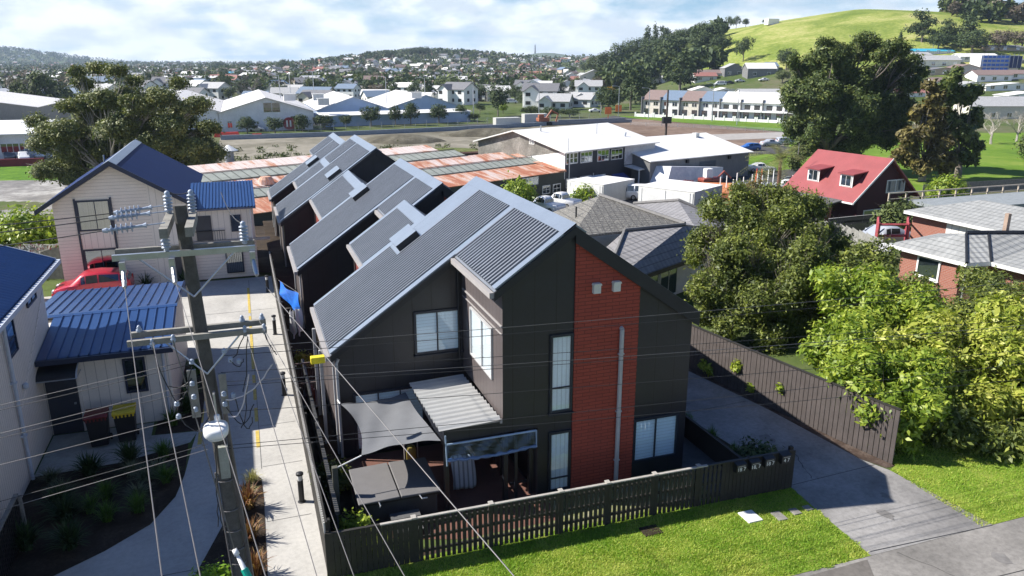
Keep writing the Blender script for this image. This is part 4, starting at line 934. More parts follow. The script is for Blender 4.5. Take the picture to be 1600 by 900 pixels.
# ============================================================ CARS
def car(name, label, loc, rz, paint, kind='hatch', L=3.9, Wd=1.7, Hh=1.5, group=None, detail=True):
    t = empty(name, loc, label, 'van' if kind == 'van' else ('pickup' if kind == 'ute' else 'car'), group, rz)
    hw = Wd/2
    # stations x (front = +x), belt z, roof z (==belt -> no cabin), half widths
    if kind == 'hatch': st = [(-.5, .62, .62, .80), (-.485, .95, .95, .90), (-.44, .98, 1.22, .97), (-.37, .97, 1.43, 1), (-.1, .94, 1.5, 1), (.06, .92, 1.46, 1), (.12, .91, 1.38, 1), (.27, .90, .93, 1), (.42, .80, .80, .95), (.48, .68, .68, .86), (.5, .5, .5, .78)]
    elif kind == 'sedan': st = [(-.5, .62, .62, .82), (-.485, .92, .92, .9), (-.36, .98, .98, .97), (-.30, .97, 1.05, .98), (-.16, .96, 1.40, 1), (0, .94, 1.44, 1), (.08, .93, 1.38, 1), (.22, .90, .92, 1), (.42, .78, .78, .95), (.49, .66, .66, .84), (.5, .5, .5, .78)]
    elif kind == 'van': st = [(-.5, .7, .7, .9), (-.495, 1.0, 1.5, .95), (-.47, 1.05, 1.88, .98), (-.3, 1.05, 1.95, 1), (.1, 1.05, 1.95, 1), (.24, 1.05, 1.85, 1), (.30, 1.04, 1.6, 1), (.39, 1.02, 1.06, 1), (.47, .86, .86, .93), (.495, .7, .7, .85), (.5, .5, .5, .8)]
    elif kind == 'ute': st = [(-.5, .7, .7, .95), (-.495, 1.02, 1.02, .98), (-.14, 1.02, 1.02, 1), (-.12, 1.02, 1.5, 1), (-.06, 1.02, 1.72, 1), (.08, 1.0, 1.72, 1), (.13, 1.0, 1.62, 1), (.24, .99, 1.02, 1), (.42, .90, .90, .96), (.49, .75, .75, .88), (.5, .55, .55, .8)]
    if kind == 'hatch': top = 1.5
    elif kind == 'sedan': top = 1.44
    elif kind == 'van': top = 1.95
    else: top = 1.72
    sc = Hh/top; vs = []; fs = []; prs = []
    for (x, zb, zr, wk) in st:
        w_ = hw*wk; X = x*L; zb *= sc; zr *= sc; wr = w_*(.80 if zr > zb+.05 else .93)
        P_ = [(w_*.9, .20), (w_, .42), (w_*1.0, .66*zb/.95 if zb > .8 else zb*.8), (w_*.97, zb), (wr, max(zr-.03, zb+.005)), (wr*.55, zr+.01)]
        prs.append([(X, y, z) for y, z in P_]+[(X, -y, z) for y, z in reversed(P_)])
    k = 12
    for r in prs: vs += r
    n = len(st)
    for i in range(n-1):
        for j in range(k-1): fs.append((i*k+j, i*k+j+1, (i+1)*k+j+1, (i+1)*k+j))
        fs.append((i*k+k-1, i*k, (i+1)*k, (i+1)*k+k-1))
    fs += [tuple(range(k)), tuple(range(n*k-1, (n-1)*k-1, -1))]
    mb = MB(); mb.add(vs, fs); o = mb.build('body', paint, t, True); fixn(o)
    # windows
    mb = MB(); cab = [i for i in range(n) if st[i][2] > st[i][1]+.2*1]
    def lerp(a, b, f): return tuple(a[q]+(b[q]-a[q])*f for q in range(3))
    def off(p, dy, dx=0, dz=0): return (p[0]+dx, p[1]+dy, p[2]+dz)
    for sgn, jb, jr in ((1, 3, 4), (-1, 8, 7)):
        for a, b in zip(cab, cab[1:]):
            A, B, C_, D = prs[a][jb], prs[b][jb], prs[b][jr], prs[a][jr]
            m0, m1 = (.05, .96)
            q = [lerp(lerp(A, D, .12), lerp(B, C_, .12), m0), lerp(lerp(A, D, .12), lerp(B, C_, .12), m1), lerp(lerp(A, D, .9), lerp(B, C_, .9), m1), lerp(lerp(A, D, .9), lerp(B, C_, .9), m0)]
            mb.quad(*[off(p, sgn*.012) for p in q])
    i0, i1 = cab[-1], cab[-1]+1
    def screen(i0, i1, dx):
        A, B, C_, D = prs[i0][4], prs[i0][7], prs[i1][8], prs[i1][3]
        A2 = lerp(A, D, .04); B2 = lerp(B, C_, .04); C2 = lerp(C_, B, .06); D2 = lerp(D, A, .06)
        q = [lerp(A2, B2, .05), lerp(B2, A2, .05), lerp(C2, D2, .06), lerp(D2, C2, .06)]
        mb.quad(*[off(p, 0, dx, .014) for p in q])
    screen(i0, i1, .012); screen(cab[0], max(cab[0]-1, 0), -.012)
    mb.build('windows', MT['glass_car'], t)
    for x in (-.31, .31):
        for s in (-1, 1):
            X = x*L; y = s*(hw-.10); mb = MB(); rr = .31*sc if kind != 'van' else .33
            mb.tube([(X, y-s*.1, rr), (X, y+s*.11, rr)], rr, 18); wlo = mb.build('wheel', MT['rubber'], t)
            if detail:
                mb = MB(); mb.tube([(X, y+s*.10, rr), (X, y+s*.118, rr)], rr*.62, 14); mb.build('rim', MT['alloy'], wlo)
    if detail:
        for s in (-1, 1):
            mb = MB(); y = s*hw*.66; mb.add([(.47*L, y-.13, .58), (.485*L, y+.13*0, .56), (.455*L, y+s*.16, .72), (.435*L, y-s*.10, .74)], [(0, 1, 2, 3)])
            mb.box(.462*L, .488*L, y-.15, y+.15, .56, .68); mb.build('headlight', MT['lens'], t)
            mb = MB(); mb.box(-.497*L, -.478*L, s*hw*.72-.1, s*hw*.72+.1, .72, .95); mb.build('tail_light', MT['redlens'], t)
            mb = MB(); mb.box(.13*L, .16*L, min(s*hw*.98, s*(hw+.14)), max(s*hw*.98, s*(hw+.14)), .95*sc, 1.07*sc); o = mb.build('mirror', paint, t); bevel(o, .02)
    return t
def paint(n, c): 
    m, t, b = newmat(n); b.inputs['Base Color'].default_value = (*c, 1); b.inputs['Roughness'].default_value = .28; b.inputs['Coat Weight'].default_value = .6; b.inputs['Metallic'].default_value = .15
    f = noise(t, objc(t), 3, 3); t.links.new(ramp(t, f, [(.3, [x*.9 for x in c]), (.7, [min(1, x*1.08) for x in c])]), b.inputs['Base Color']); return m
P_red, P_white, P_silver, P_blue, P_black, P_grey = paint('paint_red', (.50, .025, .045)), paint('paint_white', (.75, .75, .75)), paint('paint_silver', (.45, .47, .5)), paint('paint_blue', (.03, .12, .40)), paint('paint_black', (.02, .02, .025)), paint('paint_grey', (.16, .17, .18))
car('hatchback', 'red hatchback parked in front of the cream house with navy roof', (-7.75, 42.3, 0), math.pi, P_red, 'hatch', 3.6, 1.62, 1.42)

# ============================================================ POWER POLE
pc = Vector((-.87, 15.4, 0)); pl = empty('power_pole', pc, 'dark timber power pole with two crossarms, insulators and cables', 'power pole')
TOP = Vector((-1.19, 15.4, 8.95)); axis_ = lambda z: Vector((-.83-.041*z, 15.4, z))
mb = MB(pc)
w0, w1 = .15, .115
a, b = axis_(0), axis_(8.95)
vs = []
for p, w_ in ((a, w0), (b, w1)):
    for dx, dy in ((-1, -.7), (-.7, -1), (.7, -1), (1, -.7), (1, .7), (.7, 1), (-.7, 1), (-1, .7)): vs.append((p.x+dx*w_, p.y+dy*w_, p.z))
mb.add(vs, [(i, (i+1) % 8, (i+1) % 8+8, i+8) for i in range(8)]+[tuple(range(7, -1, -1)), tuple(range(8, 16))])
mb.build('pole', MT['timber_pole'], pl)
def insul(mb, p, h=.42, r=.085, n=5, up=(0, 0, 1)):
    pr = [(.03, 0), (.05, .03)]
    for k in range(n): z = .06+k*(h-.1)/n; pr += [(.045, z), (r, z+.015), (r*.95, z+.035), (.045, z+.05)]
    pr += [(.05, h-.03), (.05, h), (.02, h+.03)]; mb.lathe(p, pr, 14)
def arm(x0, x1, y, z, nm='crossarm', m='timber_arm', hh=.11, tilt=0):
    mb = MB(pc); mb.add([(x0, y-.045, z), (x1, y-.045, z+tilt), (x1, y+.045, z+tilt), (x0, y+.045, z), (x0, y-.045, z+hh), (x1, y-.045, z+hh+tilt), (x1, y+.045, z+hh+tilt), (x0, y+.045, z+hh)], [(0, 3, 2, 1), (4, 5, 6, 7), (0, 1, 5, 4), (1, 2, 6, 5), (2, 3, 7, 6), (3, 0, 4, 7)])
    return mb.build(nm, MT[m], pl)
arm(-2.42, .06, 15.20, 8.02, 'crossarm', 'galv'); arm(-2.40, .06, 15.55, 8.05)
arm(-2.38, .13, 15.18, 6.36); arm(-2.36, .13, 15.56, 6.40)
for x in (-1.44, -1.02): mb = MB(pc); mb.box(x-.07, x+.07, 14.45, 16.1, 8.53, 8.70); mb.build('top_arm', MT['timber_arm'], pl)
mb = MB(pc)
for z, zb, xs in ((8.05, 7.2, (-2.0, -.3)), (6.4, 5.6, (-1.75, -.35))):
    for x in xs: p = axis_(zb); mb.tube([(x, 15.17, z), (p.x, 15.25, zb)], .02, 6)
mb.build('brace', MT['galv'], pl)
for (x, y, z) in ((-1.44, 15.98, 8.69), (-1.02, 15.98, 8.69), (-1.50, 15.22, 8.12), (-.12, 15.3, 8.14)):
    mb = MB(pc); insul(mb, (x, y, z)); mb.build('insulator', MT['porcelain'], pl, True)
for (x, y, z) in ((-.32, 15.56, 6.5), (.06, 15.56, 6.5), (-.28, 15.18, 6.40), (.08, 15.18, 6.40), (-1.95, 15.15, 6.34), (-1.58, 15.15, 6.38), (-2.2, 15.56, 6.5)):
    mb = MB(pc); mb.lathe((x, y, z), [(.02, -.08), (.03, -.02), (.055, .02), (.055, .06), (.03, .08), (.042, .10), (.015, .14)], 12); mb.build('insulator', MT['porcelain'], pl, True)
# strain clamps at the upper arm ends, shackles lower down
for (x, z) in ((-2.25, 7.98), (-1.42, 7.98), (.0, 8.0)):
    mb = MB(pc); mb.box(x-.05, x+.05, 15.0, 15.14, z-.16, z+.04); mb.tube([(x, 15.05, z-.1), (x+.03, 14.8, z-.28), (x+.04, 14.65, z-.33)], [.035, .045, .03], 8); mb.build('clamp', MT['galv'], pl)
for k, (x, z) in enumerate(((-1.28, 5.55), (-1.28, 5.35), (-1.28, 5.15), (-.78, 5.35), (-.78, 5.15), (-.78, 4.95))):
    pass
for (x0, x1, z0, z1) in ((-1.42, -1.26, 4.75, 5.75), (-.86, -.72, 4.75, 5.6)):
    mb = MB(pc); mb.box(x0, x1, 15.14, 15.22, z0, z1); mb.build('bracket', MT['timber_arm'], pl)
rg = random.Random(4)
for (x, z) in ((-1.34, 5.5), (-1.34, 5.22), (-1.34, 4.95), (-1.66, 5.12), (-1.66, 4.85), (-.79, 5.2), (-.79, 4.98), (-.62, 5.15), (-.6, 5.9), (-.7, 6.1), (-.45, 5.85), (-1.3, 5.95)):
    mb = MB(pc); mb.lathe((x, 15.1, z-.06), [(.02, 0), (.048, .015), (.052, .04), (.034, .05), (.05, .065), (.045, .09), (.02, .11)], 12); mb.build('insulator', MT['porcelain'], pl, True)
mb = MB(pc); mb.box(-1.02, -.84, 15.08, 15.2, 3.35, 4.05); mb.build('junction_box', mm('box_grey', plain, (.30, .31, .27), .7), pl)
mb = MB(pc)
for z in (1.2, 1.55, 2.0, 2.5, 3.2, 4.15, 4.3): p = axis_(z); mb.tube([(p.x+.19*math.cos(q*math.pi/8), p.y+.19*math.sin(q*math.pi/8), z) for q in range(17)], .012, 5)
mb.build('strap', MT['wire_light'], pl)
mb = MB(pc)
for k in range(3): mb.tube([axis_(z)+Vector((.17+.03*k, -.06-.03*k, 0)) for z in (0, 1.5, 3, 4.2, 5.0)], .018, 6)
mb.tube([axis_(z)+Vector((-.17, -.1, 0)) for z in (0, 2, 3.4)], .02, 6); mb.build('cable', MT['wire_light'], pl)
mb = MB(pc); rg = random.Random(8)
def loopy(a, b, sag, n=9): return [Vector(a).lerp(Vector(b), i/n)+Vector((.02*rg.uniform(-1, 1), .03*rg.uniform(-1, 1), -sag*math.sin(math.pi*i/n))) for i in range(n+1)]
for a, b, s_ in (((-1.66, 15.1, 4.9), (-1.1, 15.1, 4.75), .35), ((-.6, 15.1, 5.2), (-.3, 15.1, 4.6), .5), ((-.3, 15.18, 6.4), (-.6, 15.1, 5.9), .12), ((.08, 15.18, 6.4), (.28, 15.1, 5.9), .1), ((-.25, 15.18, 6.3), (-.45, 15.1, 5.2), .3), ((-.8, 15.1, 5.0), (-.25, 15.1, 4.9), .45), ((-1.95, 15.12, 6.3), (-1.6, 15.1, 5.1), .25),
        ((-1.3, 15.0, 5.9), (-1.65, 15.0, 5.2), .2), ((-.6, 15.05, 5.9), (-.35, 15.05, 5.9), .15), ((-1.35, 15.1, 5.6), (-1.75, 15.1, 5.5), .1), ((-.35, 15.1, 5.3), (-.55, 15.1, 4.4), .2), ((-1.05, 15.05, 4.2), (-1.2, 15.05, 2.3), .1), ((-1.15, 15.05, 3.4), (-1.1, 15.05, 2.2), .12)):
    mb.tube(loopy(a, b, s_), .011, 5)
mb.build('jumper_wire', MT['wire_dark'], pl)
mb = MB(pc); mb.tube(loopy((-.75, 15.0, 5.1), (.18, 15.0, 5.75), .2), .014, 5); mb.tube(loopy((-.3, 15.0, 5.6), (-.75, 15.0, 4.75), .35), .014, 5); mb.build('service_wire', mm('wire_white', plain, (.55, .5, .5), .6), pl)
# strain strings to the left of the top arms
HV = []
for (x1, y1, x0, y0, Yw) in ((262, 320, 178, 333, 15.9), (262, 330, 170, 341, 15.3), (258, 348, 160, 361, 14.7)):
    mb = MB(pc); P0 = onY(x1, y1, Yw); P1 = onY(x0, y0, Yw); d = (P1-P0)
    mb.tube([P0, P0+d*.3], .012, 6); mb.tube([P0+d*.3, P0+d*.36, P0+d*.5, P0+d*.52, P0+d*.9, P0+d*.93, P1], [.05, .03, .022, .03, .03, .05, .03], 8)
    for k in range(5):
        q = P0+d*(.53+.08*k); mb.tube([q, q+d*.012], .085, 12)
    mb.build('strain_insulator', MT['porcelain'], pl); HV.append(P1)
# street light
lp = empty('street_lamp', (-.95, 15.3, 4.5), 'white rounded street lamp head fixed on the front of the power pole', 'street lamp'); lo = (-.95, 15.3, 4.5)
def blob(mb, c, r, n=18, m=12, pw=.7, flat=1):
    vs = []; fs = []
    for i in range(m+1):
        th = math.pi*i/m
        for k in range(n):
            ph = 2*math.pi*k/n; cxx, sxx = math.cos(ph), math.sin(ph); ct, st_ = math.cos(th), math.sin(th)
            f = lambda v: math.copysign(abs(v)**pw, v)
            vs.append((c[0]+r[0]*f(cxx)*abs(st_)**pw, c[1]+r[1]*f(sxx)*abs(st_)**pw, c[2]+r[2]*f(ct)))
    for i in range(m):
        for k in range(n): fs.append((i*n+k, (i+1)*n+k, (i+1)*n+(k+1) % n, i*n+(k+1) % n))
    mb.add(vs, fs)
mb = MB(lo); blob(mb, (-1.0, 14.88, 4.55), (.24, .30, .13)); mb.build('housing', MT['white'], lp, True)
mb = MB(lo); mb.lathe((-.96, 15.02, 4.66), [(.06, 0), (.06, .10), (.05, .14)], 12); mb.build('photocell', MT['white'], lp)
mb = MB(lo); blob(mb, (-1.0, 14.80, 4.46), (.17, .20, .07)); mb.build('lens', MT['frost'], lp, True)
mb = MB(lo); mb.tube([(-.98, 15.3, 5.2), (-.98, 15.12, 5.2), (-.97, 15.1, 4.7)], .022, 8); mb.build('arm', MT['galv'], lp)
# guy wire guard with sign strip
gg = empty('guy_guard', (-.7, 14.6, 0), 'white and green plastic guard on the stay wire at the foot of the pole', 'stay guard')
gp0 = onY(366, 858, 14.7); gp1 = onz(405, 935, 1.0); gp1 = Vector((gp1[0], gp1[1], 1.0))
d = gp1-gp0
mb = MB((-.7, 14.6, 0)); mb.tube([gp0, gp0+d*.12], [.05, .06], 10); mb.tube([gp0+d*.08, gp0+d*.5, gp1+d*1.0], [.03, .06, .07], 10); mb.build('guard', MT['white'], gg, True)
mb = MB((-.7, 14.6, 0)); 
for k in range(4): a = gp0+d*(.4+.32*k); mb.tube([a, a+d*.2], .075, 10)
mb.build('stripe', mm('teal', plain, (.0, .35, .24), .5), gg)

# ------------------------------------------------------------ wires
def wire(p, q, r=.011, sag=.0, m='wire_dark', label='', n=16, ext=0):
    p, q = Vector(p), Vector(q); q = q+(q-p)*ext
    mb = MB(p); mb.tube([p.lerp(q, i/n)-Vector((0, 0, sag*4*(i/n)*(1-i/n))) for i in range(n+1)], r, 5, False)
    o = mb.build('overhead_wire', MT[m]); o.location = p; return tag(o, label, 'wire', 'overhead power lines')
def z2(px, py, z): a = onz(px, py, z); return Vector((a[0], a[1], z))
# toward the camera (down the picture)
tw = [((-2.2, 14.65, 7.66), (253, 900), 7.0, .0068, 'wire_light', 'pale wire dropping from the left end of the upper crossarm'),
      ((-1.93, 15.1, 6.42), (313, 900), 5.6, .008, 'wire_light', 'bright wire dropping from the far left pin of the lower crossarm'),
      ((-1.36, 14.65, 7.66), (415, 900), 6.8, .006, 'wire_light', 'wire running from the middle clamp of the upper crossarm'),
      ((.04, 14.65, 7.66), (803, 900), 6.6, .0068, 'wire_light', 'wire slanting from the right clamp of the upper crossarm across the house corner'),
      ((-.26, 15.1, 6.42), (495, 900), 5.6, .006, 'wire_light', 'wire from the inner right pin of the lower crossarm over the bright footpath strip'),
      ((.08, 15.1, 6.42), (553, 900), 5.6, .006, 'wire_light', 'wire from the outer right pin of the lower crossarm along the black fence'),
      ((-.0, 15.56, 6.5), (632, 900), 5.6, .006, 'wire_light', 'wire ending right of the black fence corner in front of the spa')]
for p, (px, py), z, r, m, lb in tw: wire(p, z2(px, py, z), r, .0, m, lb, ext=.6)
wire((-1.58, 15.1, 6.42), gp0, .012, 0, 'wire_light', 'stay wire from the lower crossarm down to the white guard')
# along the street to the right
for i, (x0, y0, x1, y1) in enumerate([(345, 545, 1600, 437), (345, 556, 1600, 447), (345, 582, 1600, 497), (345, 597, 1600, 506), (345, 603, 1600, 511), (345, 644, 1600, 545), (345, 697, 1600, 566), (345, 702, 1600, 590)]):
    a = onY(x0, y0, 15.3); b = onY(x1, y1, 15.3-.4)
    wire(a, b, .007, .10, 'wire_dark' if i not in (0, 3) else 'wire_light', ['uppermost', 'second highest', 'third', 'fourth', 'fifth', 'sixth', 'second lowest', 'lowest'][i]+' of the wires crossing the black townhouse to the right of the pole', ext=.15)
for i, (x0, y0, x1, y1) in enumerate([(-40, 640, 325, 556), (-40, 648, 325, 563), (-40, 685, 325, 594), (-40, 692, 325, 604), (-40, 734, 325, 643), (-40, 792, 325, 694), (-40, 806, 325, 702)]):
    a = onY(x0, y0, 15.2); b = onY(x1, y1, 15.3)
    wire(b, a, .0068, .03, 'wire_light' if i % 2 == 0 else 'wire_dark', ['uppermost', 'second', 'third', 'fourth', 'fifth', 'second lowest', 'lowest'][i]+' of the wires running left of the pole past the cream annex', ext=.8)
for i, (p, y) in enumerate(zip(HV, (352, 364, 386))):
    q = onY(-30, y, 15.6-.4*i); wire(p, q, .010, .03, 'wire_dark', ['top', 'middle', 'bottom'][i]+' thin wire leading left from the strain insulators', ext=1.0)
mbp = [( -2.4, 8.6), ]
wire((-1.02, 15.98, 9.1), (-1.42, 15.98, 9.1), .01, .04, 'wire_dark', 'short jumper between the two top insulators')
wire((-.12, 15.3, 8.55), onY(345, 300, 22), .01, .2, 'wire_dark', 'jumper wire rising left from the right hand insulator of the upper crossarm')

# ============================================================ NEAR PLANTS
def tussock(name, loc, label, h=.5, r=.4, n=90, m=None, seed=0, group=None, wdt=.012, curl=1.0, cat='plant'):
    rg = random.Random(seed); mb = MB()
    for i in range(n):
        a = rg.uniform(0, 6.283); L = h*rg.uniform(.6, 1.2); out_ = r*rg.uniform(.15, 1.1); b0 = Vector((rg.gauss(0, .05), rg.gauss(0, .05), 0)); pr = Vector((-math.sin(a), math.cos(a), 0))*wdt*rg.uniform(.7, 1.5)
        pts = []
        for k in range(4):
            f = k/3; pts.append(b0+Vector((math.cos(a)*out_*f**1.3, math.sin(a)*out_*f**1.3, L*(f-curl*.45*f*f*f*(out_/r)))))
        w_ = [1, .9, .6, .08]
        vs = []
        for p, ww in zip(pts, w_): vs += [p-pr*ww, p+pr*ww]
        mb.add(vs, [(0, 1, 3, 2), (2, 3, 5, 4), (4, 5, 7, 6)])
    o = mb.build(name, m); o.location = loc; return tag(o, label, cat, group)
L_flax = leafmat('flax_red', (.10, .035, .025), (.20, .09, .04), (.30, .20, .07), .2, .5, 4)
L_green = leafmat('leaf_green', (.03, .07, .015), (.06, .13, .02), (.12, .22, .035), .25, .5, 3)
L_lime = leafmat('leaf_lime', (.10, .2, .015), (.20, .34, .02), (.36, .50, .04), .3, .5, 3)
L_straw = leafmat('leaf_straw', (.22, .20, .08), (.34, .32, .15), (.45, .42, .22), .2, .7, 3)
L_dark = leafmat('leaf_dark', (.015, .035, .012), (.03, .06, .018), (.05, .09, .03), .15, .5, 3)
L_grey = leafmat('leaf_grey', (.07, .09, .05), (.12, .14, .08), (.2, .22, .13), .2, .6, 3)
tussock('tussock_plant', (-.6, 20.75, .02), 'straw coloured tussock at the tip of the garden island', .42, .36, 150, L_straw, 1, wdt=.008)
tussock('flax_plant', (-.72, 19.4, .02), 'bronze flax with long leaves in the island, largest of the flaxes', .85, .55, 90, L_flax, 2, 'flax plants in the garden island', .022)
tussock('flax_plant', (-.7, 17.9, .02), 'bronze flax in the island, middle one', .7, .45, 70, L_flax, 3, 'flax plants in the garden island', .02)
tussock('flax_plant', (-.62, 16.4, .02), 'bronze flax in the island nearest the bottom edge', .7, .45, 70, L_flax, 5, 'flax plants in the garden island', .02)
tussock('tussock_plant', (-.7, 20.1, .02), 'low dry grass tuft between the tussock and the big flax', .3, .3, 90, L_straw, 6, wdt=.008)
gl_ = [(-6.0, 22.7), (-5.5, 20.9), (-4.7, 20.6), (-3.5, 21.9), (-4.0, 23.0), (-3.5, 20.2), (-5.6, 21.9), (-5.0, 22.6), (-4.4, 21.2), (-3.9, 22.4), (-5.2, 20.3), (-4.2, 20.0), (-3.6, 21.0), (-5.9, 19.3), (-3.1, 23.2), (-3.2, 22.2), (-4.9, 19.0), (-2.9, 21.6)]
wd_ = ['at the house wall end of the bed', 'in the left middle of the bed', 'in the very centre of the bed', 'below the bins in the bed', 'touching the concrete path', 'at the curved edge, second one', 'at the left end of the shaded bed', 'against the concrete path', 'in the middle of the shaded bed', 'near the path edge, under the bins', 'left of centre in the shaded bed', 'beside the curved drive edge', 'right of centre in the shaded bed', 'by the black slatted gate', 'at the top right corner of the bed', 'by the dashed line end of the bed', 'in the lower left of the bed', 'next to the drive, rightmost in the bed']
for i, (x, y) in enumerate(gl_):
    k = i % 3; tussock('tussock_plant' if k != 1 else 'flax_plant', (x, y, .02), ['pale grey-green tussock ', 'dark purple flax ', 'green grassy tuft '][k]+wd_[i], [.45, .8, .6][k], [.55, .62, .5][k], 180, [L_grey, L_dark, L_green][k], 20+i, 'plants in the shaded garden bed', [.009, .02, .01][k])
for i, (x, y) in enumerate([(-3.0, 25.4), (-2.6, 26.3), (-2.5, 27.4), (-2.55, 28.6), (-2.45, 29.8)]):
    tussock('flax_plant' if i % 2 else 'tussock_plant', (x, y, .02), 'dark green garden plant beside the annex, '+['nearest the bins', 'second along', 'third along', 'fourth along', 'farthest along'][i], .65, .45, 110, L_dark if i % 2 else L_green, 40+i, 'plants along the annex side', .018)
for i, (x, y, s) in enumerate([(12.95, 19.7, .5), (13.05, 18.5, .55), (13.2, 17.5, .4)]):
    tussock('tussock_plant', (x, y, .02), ['rush-like tuft at the house corner of the planter', 'bushiest rush-like tuft in the middle of the planter', 'low tuft near the letterboxes in the planter'][i], s+.1, .32, 170, L_green, 60+i, 'tufts in the driveway planter', .008)
for i, (x, y) in enumerate([(-5.4, 42.9), (-3.6, 43.1)]):
    tussock('flax_plant', (x, y, 0), ['spiky dark plant right of the red hatchback', 'spiky dark plant by the navy door of the back house'][i], 1.0, .6, 60, L_dark, 70+i, None, .03)

# washing on the fence
def washing():
    t = empty('washing_line', (1.5, 31, 0), 'washing line with a blue tarpaulin and white clothes between fence and townhouses', 'washing line'); off = (1.5, 31, 0)
    def cloth(nm, a, b, h, m, seed):
        a, b = Vector(a), Vector(b); n = 10; vs = []; fs = []
        for i in range(n+1):
            for j in range(7):
                u, v = i/n, j/6; p = a.lerp(b, u); p = p+Vector((.06*math.sin(u*9+v*3+seed), .05*math.sin(u*7+seed), -h*v*(1-.12*math.sin(u*5+seed))-.08*math.sin(math.pi*u))); vs.append(p)
        for i in range(n):
            for j in range(6): q = i*7+j; fs.append((q, q+7, q+8, q+1))
        mb = MB(off); mb.add(vs, fs); mb.build(nm, m, t, True)
    cloth('tarpaulin', (1.0, 34.6, 2.1), (1.75, 33.0, 1.9), .75, mm('tarp_blue', plain, (.03, .16, .60), .35, 0, .3, 5), 1)
    cloth('shirt', (1.25, 31.9, 1.6), (1.42, 31.8, 1.6), 1.1, MT['white'], 2); cloth('shirt', (1.5, 31.7, 1.7), (1.68, 31.6, 1.7), 1.1, MT['white'], 4)
    mb = MB(off); mb.tube([(1.0, 35, 2.05), (1.75, 33, 1.92), (1.7, 31.5, 1.75), (1.1, 31.9, 1.65)], .008, 5); mb.build('line', MT['wire_light'], t)
washing()
def cage():
    t = empty('railed_landing', (1.4, 24.5, 0), 'small black railed landing with red items beside the nearest townhouse', 'landing'); off = (1.4, 24.5, 0)
    mb = MB(off)
    for k in range(10): y = 26.6; x = 1.05+k*.065; mb.box(x, x+.02, 26.6, 26.62, .1, 1.15); mb.box(x, x+.02, 25.0, 25.02, .1, 1.05)
    mb.box(1.02, 1.7, 26.59, 26.63, 1.15, 1.19).box(1.02, 1.7, 24.99, 25.03, 1.05, 1.09).box(1.02, 1.7, 25, 26.6, .1, .14); mb.build('railing', mm('rail_brown', plain, (.14, .1, .09), .6), t)
    mb = MB(off); rg = random.Random(6)
    for k in range(12): x = rg.uniform(1.1, 1.6); y = rg.uniform(25.2, 26.4); mb.box(x, x+.12, y, y+.12, .15, .15+rg.uniform(.1, .5))
    mb.build('pots', MT['lid_red'], t)['kind'] = 'stuff'
cage()
YB, ZB = onX(497, 561, 1.35)[1:]
tag(bevel(MB().box(1.16, 1.52, YB-.1, YB+.1, ZB-.1, ZB+.08).build('yellow_basket', mm('basket', plain, (.75, .6, .02), .5))), 'bright yellow basket hanging by the fence at the townhouse corner', 'basket')
# ============================================================ MID DISTANCE
G = -5.5
mm('rust', lambda n: rustmat(n)) if 0 else None
def rustmat(name, amt, base=(.52, .42, .38)):
    m, t, b = newmat(name); v = objc(t); mp = N(t, 'ShaderNodeMapping'); mp.inputs['Scale'].default_value = (.9, .22, .22); t.links.new(v, mp.inputs[0])
    f1 = noise(t, mp.outputs[0], 1.1, 8, .7, .3); f2 = noise(t, v, .25, 4)
    f = M(t, 'ADD', M(t, 'MULTIPLY', f1, .75), M(t, 'MULTIPLY', f2, .25))
    c = ramp(t, f, [(amt, (.36, .13, .07)), (amt+.05, (.48, .25, .16)), (amt+.12, base), (min(.99, amt+.3), (.62, .56, .53))])
    q = M(t, 'FRACT', M(t, 'DIVIDE', comp(t, v, 0), .8)); ln = M(t, 'LESS_THAN', q, .09)
    t.links.new(mixc(t, M(t, 'MULTIPLY', ln, .35), c, (.12, .08, .06)), b.inputs['Base Color']); b.inputs['Roughness'].default_value = .8; return m
mm('rust_heavy', lambda n: rustmat(n, .46)); mm('rust_light', lambda n: rustmat(n, .42, (.58, .46, .42))); mm('rust_pale', lambda n: rustmat(n, .37, (.6, .50, .46)))
mm('fibre_roof', grooved, (.27, .29, .26), 0, 1.1, .18, .8, .2, .45)
mm('white_roof', plain, (.70, .69, .67), .6, 0, .08, .3)
mm('white_roof_rib', grooved, (.64, .62, .60), 1, 2.2, .5, .6, .08, .72)
mm('office_navy', plain, (.025, .03, .042), .6, 0, .2, .5)
mm('weathered_white', ground_mat, [(.3, (.35, .34, .33)), (.45, (.60, .59, .58)), (.7, (.78, .78, .77))], .6, 3)
mm('dirty_wall', ground_mat, [(.3, (.10, .095, .085)), (.5, (.20, .19, .17)), (.7, (.36, .34, .31))], .5, 4)
mm('wall_darkgreen', grooved, (.055, .06, .052), 2, .18, .02, .7, .15, .6)
mm('wall_grey', grooved, (.20, .20, .20), 0, .35, .04, .7, .12, .7)
mm('ware_wall', plain, (.74, .74, .75), .8, 0, .15, .4)
mm('ware_blue', plain, (.36, .46, .64), .75, 0, .1, .4)
mm('asphalt', ground_mat, [(.3, (.045, .045, .048)), (.6, (.08, .08, .08)), (.8, (.13, .125, .12))], .15, 3)
mm('dirt', ground_mat, [(.3, (.085, .075, .055)), (.44, (.15, .14, .105)), (.54, (.23, .21, .17)), (.7, (.32, .30, .25))], .05, .35)
mm('dirt_brown', ground_mat, [(.25, (.07, .045, .03)), (.45, (.15, .105, .08)), (.6, (.24, .18, .14)), (.8, (.36, .32, .26))], .06, .5)
mm('field_green', ground_mat, [(.3, (.055, .11, .015)), (.5, (.11, .19, .022)), (.66, (.20, .25, .05)), (.8, (.26, .24, .10))], .06, .6)
mm('weeds', ground_mat, [(.3, (.05, .08, .02)), (.5, (.12, .14, .05)), (.7, (.25, .2, .12))], .2, 2)
